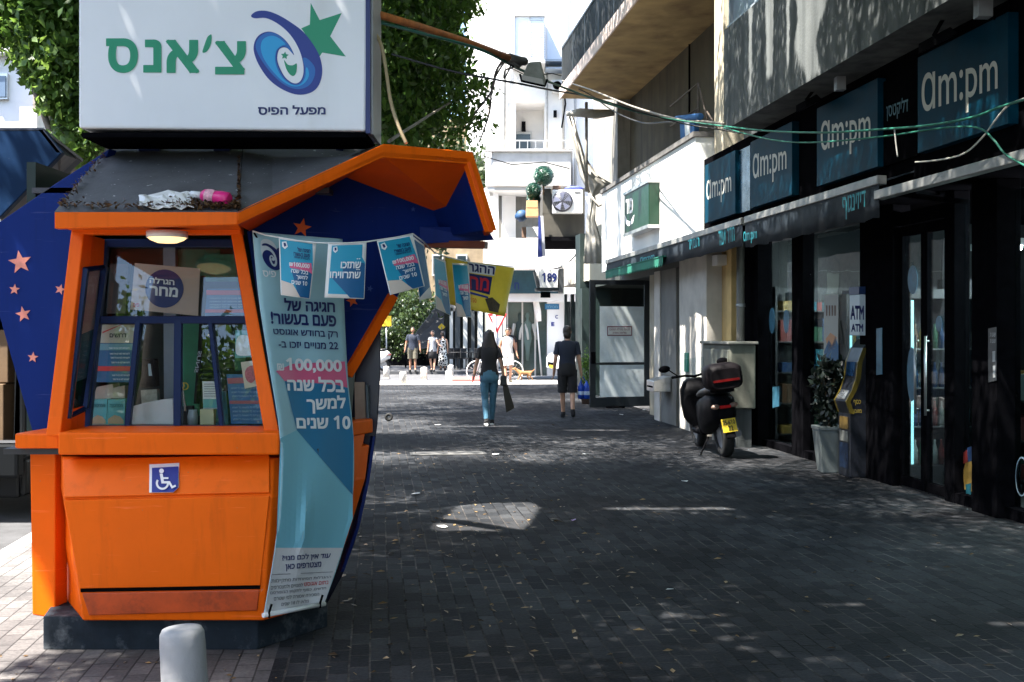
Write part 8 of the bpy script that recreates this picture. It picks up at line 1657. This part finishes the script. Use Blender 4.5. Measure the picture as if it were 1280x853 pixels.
pmap2 = plane_map(W(0, .102, 0), FO); t = thing('notice_plate', 'small dark blue notice on the post beside the cash machine', 'notice', pmap2(1098, 470), 'prints on the shop glass'); m = MB(); m.prism([pmap2(1096, 411), pmap2(1103, 410), pmap2(1103, 468), pmap2(1096, 469)], FO * .006); obj('plate', m, M('dim_blue_sticker', (.05, .16, .24)), t)
# ================================================================ cables, pole and flood lamp
GC = M('green_cable', (.02, .16, .11), .5); WC = M('white_cable', (.62, .60, .54), .5); BC_ = M('black_cable', (.012, .012, .013), .6)
def cable(name, lab, pts, r, mt, sag=True):
    q = [P(*p) for p in pts]; o = []
    for i in range(len(q) - 1):
        p0, p1, p2, p3 = q[max(i - 1, 0)], q[i], q[i + 1], q[min(i + 2, len(q) - 1)]
        for t_ in np.linspace(0, 1, 7, endpoint=False): t_ = float(t_); o.append(.5 * (2 * p1 + (p2 - p0) * t_ + (2 * p0 - 5 * p1 + 4 * p2 - p3) * t_ ** 2 + (3 * p1 - p0 - 3 * p2 + p3) * t_ ** 3))
    o.append(q[-1]); m = MB(); m.tube(o, r, 6); ob = obj(name, m, mt); tag(ob, lab, 'cable', 'cables over the street'); return ob
t = thing('street_lamp', 'orange steel arm with a grey floodlight reaching over the street from the sign', 'street lamp', P(463, 16, 6.3)); m = MB(); m.tube([P(461, 15, 6.25), P(520, 32, 6.7), P(585, 53, 7.3), P(638, 73, 7.8)], [.022, .022, .022, .022], 10); obj('arm', m, M('rusty_orange_tube', (.62, .20, .05), .6, var=.3, scale=14, dirt=(.25, .1, .05), dscale=20, dlo=.55, dhi=.75), t)
m = MB(); m.tube([P(636, 72, 7.78), P(645, 76, 7.85), P(656, 77, 7.95)], [.03, .036, .03], 10); m.tube([P(640, 78, 7.8), P(648, 84, 7.85), P(652, 80, 7.9)], .012); obj('clamp', m, M('grimy_steel', (.1, .09, .08), .7, var=.4), t)
Yl = 7.95; a = [P(651, 100, Yl - .1), P(683, 106, Yl - .06), P(681, 108.5, Yl + .0), P(650, 98, Yl)]; m = MB()
m.hexa([P(651, 100, Yl - .1), P(682, 107, Yl - .08), P(683, 104, Yl + .12), P(655, 95, Yl + .1), P(660, 79, Yl - .05), P(675, 78, Yl - .03), P(676, 77, Yl + .09), P(662, 78, Yl + .08)]); obj('housing', m, M('weathered_grey_paint', (.27, .26, .23), .7, var=.25, scale=14), t, bevel=.006)
m = MB(); m.prism([P(650.5, 93.5, Yl - .13), P(652.5, 100.5, Yl - .13), P(680, 107, Yl - .1), P(678, 99, Yl - .1)], (0, .02, 0)); obj('lens', m, M('dusty_lens', (.55, .5, .45), .3), t, bevel=.002); m = MB(); m.tube([P(650, 93, Yl - .14), P(652, 101.5, Yl - .14), P(681, 108, Yl - .11), P(684, 100, Yl - .05)], .008); obj('rim', m, BLACKM, t)
cable('overhead_cable', 'green cable strung from the orange arm to the shop and along its signs', [(463, 25, 6.3), (520, 40, 6.7), (600, 62, 7.4), (652, 88, 8.2), (700, 108, 10), (760, 130, 12), (820, 146, 13.2), (858, 152, 13.4), (905, 158, 13.0), (960, 164, 11.9), (1030, 166, 10.6), (1100, 162, 9.7), (1160, 157, 9.0), (1215, 147, 8.5), (1250, 134, 8.2), (1290, 122, 7.8)], .010, GC)
cable('overhead_cable', 'second green cable drooping below the first and curling at the right edge', [(905, 160, 12.8), (950, 172, 11.8), (990, 178, 11), (1040, 177, 10.2), (1110, 170, 9.6), (1180, 160, 9.0), (1222, 160, 8.6), (1242, 175, 8.4), (1258, 194, 8.3), (1290, 212, 8.0)], .008, GC)
cable('overhead_cable', 'white cable hanging in a loop under the biggest teal sign', [(1144, 203, 9.6), (1175, 200, 9.3), (1205, 192, 9.0), (1228, 172, 8.8), (1243, 152, 8.6), (1262, 131, 8.4), (1292, 120, 8.1)], .007, WC)
cable('overhead_cable', 'black cable from the tree past the flood lamp to the apartment block', [(490, 68, 9.0), (560, 88, 8.6), (610, 98, 8.4), (650, 105, 8.4), (690, 113, 9.5), (740, 122, 11.5), (800, 140, 12.8), (860, 156, 13.2), (905, 163, 12.9), (925, 167, 12.6)], .009, BC_)
cable('overhead_cable', 'brown grey cable from the balcony corner to the rack on the brown wall', [(703, 101, 25.8), (740, 113, 22), (790, 133, 18), (850, 150, 14.6), (880, 152, 14), (906, 155, 13)], .016, M('grey_cable', (.2, .18, .15), .6))
cable('overhead_cable', 'loose dark cable sagging under the balcony soffit', [(716, 108, 25.5), (740, 120, 24), (765, 138, 22), (800, 153, 18), (830, 153, 15.5), (858, 151, 13.6)], .012, BC_)
cable('hanging_wire', 'thick cream wire hanging from the box sign to the canopy peak', [(464, 34, 6.2), (476, 55, 6.15), (482, 85, 6.1), (488, 125, 6.05), (497, 155, 6.0), (508, 180, 6.0)], .010, M('cream_wire', (.5, .38, .22), .6))
cable('hanging_wire', 'dark wire drooping from the orange arm to the far tree edge', [(630, 74, 7.75), (620, 90, 8.5), (614, 115, 9.5), (595, 140, 10.5), (588, 152, 11)], .010, BC_)
cable('hanging_wire', 'dark wire dropping steeply from the orange arm beside the white building', [(632, 75, 7.8), (616, 105, 9), (612, 140, 10), (604, 165, 10.6), (599, 178, 11)], .008, BC_)
cable('hanging_wire', 'thin grey wire rising from the canopy peak towards the white building', [(486, 177, 6.1), (520, 155, 8), (560, 130, 11), (590, 112, 16), (615, 92, 24)], .010, M('grey_cable', (.2, .18, .15)))
cable('hanging_wire', 'curled black wire dangling under the lamp clamp', [(641, 76, 7.8), (634, 92, 7.85), (630, 98, 7.85), (632, 88, 7.8), (642, 84, 7.82), (636, 80, 7.8)], .006, BC_)
cable('hanging_wire', 'short white stub of cable hanging from the second green cable', [(1118, 161, 9.5), (1120, 180, 9.5), (1122, 196, 9.5)], .006, WC)
cable('hanging_wire', 'black cable hanging down the white fascia to the house number box', [(727, 300, 33), (720, 318, 33), (706, 332, 33), (690, 337, 32)], .02, BC_)
# ================================================================ litter
rr = random.Random(11)
def gp(px, py): Yq = 2310 / (py - 414.0); return Vector(((px - 640) / FPX * Yq, Yq, 0.004))
m = MB(); LCOL = [leaf_mat('fallen_leaf', (.05, .028, .014), (.30, .19, .07), .1)]
for k in range(560):
    if k < 400: px, py = rr.gauss(560, 130), 560 + abs(rr.gauss(0, 130))
    else: px, py = rr.uniform(420, 1270), rr.uniform(520, 850)
    if px < 410 or py > 860: continue
    p = gp(px, py); fo = (p - W(0, 0, 0)).dot(FO)
    if fo < .3: continue
    a = Vector((rr.gauss(0, 1), rr.gauss(0, 1), 0)).normalized() * rr.uniform(.012, .036); b = Vector((-a.y, a.x, 0)) * rr.uniform(.3, .6); z = Vector((0, 0, rr.uniform(.002, .014)))
    m.add([p - a, p + b * .8 + z, p + a + z * .5, p - b * .8 + z * .3], [(0, 1, 2, 3)])
for k in range(160):
    p = Vector((rr.uniform(-3.4, -1.0), rr.uniform(4.2, 5.7), .004)); a = Vector((rr.gauss(0, 1), rr.gauss(0, 1), 0)).normalized() * rr.uniform(.006, .018); b = Vector((-a.y, a.x, 0)) * .5; m.add([p - a, p + b + Vector((0, 0, .004)), p + a, p - b], [(0, 1, 2, 3)])
o = obj('fallen_leaves', m, LCOL, weld=False); tag(o, 'small dry leaves and crumbs scattered over the dark paving', 'leaves', kind='stuff')
for px, py, w, lab in ((552, 660, .10, 'white paper scrap beside the sunlit patch'), (837, 739, .06, 'white paper scrap alone on the dark paving in the foreground'), (733, 569, .11, 'white paper scrap beyond the sunlit patch, left of the scooter'), (547, 532, .12, 'grey white paper scrap left behind the woman in jeans'), (806, 513, .10, 'small white paper scrap by the open glass door'), (777, 519, .09, 'white paper scrap between the man in black and the scooter'), (620, 569, .10, 'grey paper scrap in the middle of the paving'), (520, 619, .12, 'grey plastic scrap near the kiosk corner'), (717, 652, .05, 'tiny lilac paper scrap right of the sunlit patch'), (856, 603, .10, 'pale paper scrap in the shade before the scooter')):
    p = gp(px, py); m = MB(); n = 6; q = []
    for j in range(n): a = j * 2 * math.pi / n; q.append(p + Vector((w * .5 * math.cos(a) * rr.uniform(.7, 1.1), w * .4 * math.sin(a) * rr.uniform(.7, 1.1), rr.uniform(.002, .016))))
    m.prism(q, (0, 0, .003)); o = obj('paper_scrap', m, WHITEP if 'lilac' not in lab else M('lilac_paper', (.45, .3, .6), .6)); tag(o, lab, 'litter', 'paper scraps on the paving')
p = gp(486, 527); t = thing('toy_wheel', 'small black wheel lying in the sunlit patch behind the kiosk', 'wheel', p); m = MB(); m.lathe([(.03, -.02), (.075, -.02), (.075, .02), (.03, .02), (.03, -.02)], p + Vector((0, 0, .075)), 18, axis='y'); obj('tyre', m, RUBBER, t); m = MB(); m.lathe([(.005, -.012), (.03, -.012), (.03, .012), (.005, .012)], p + Vector((0, 0, .075)), 14, axis='y'); obj('hub', m, GREYM, t)
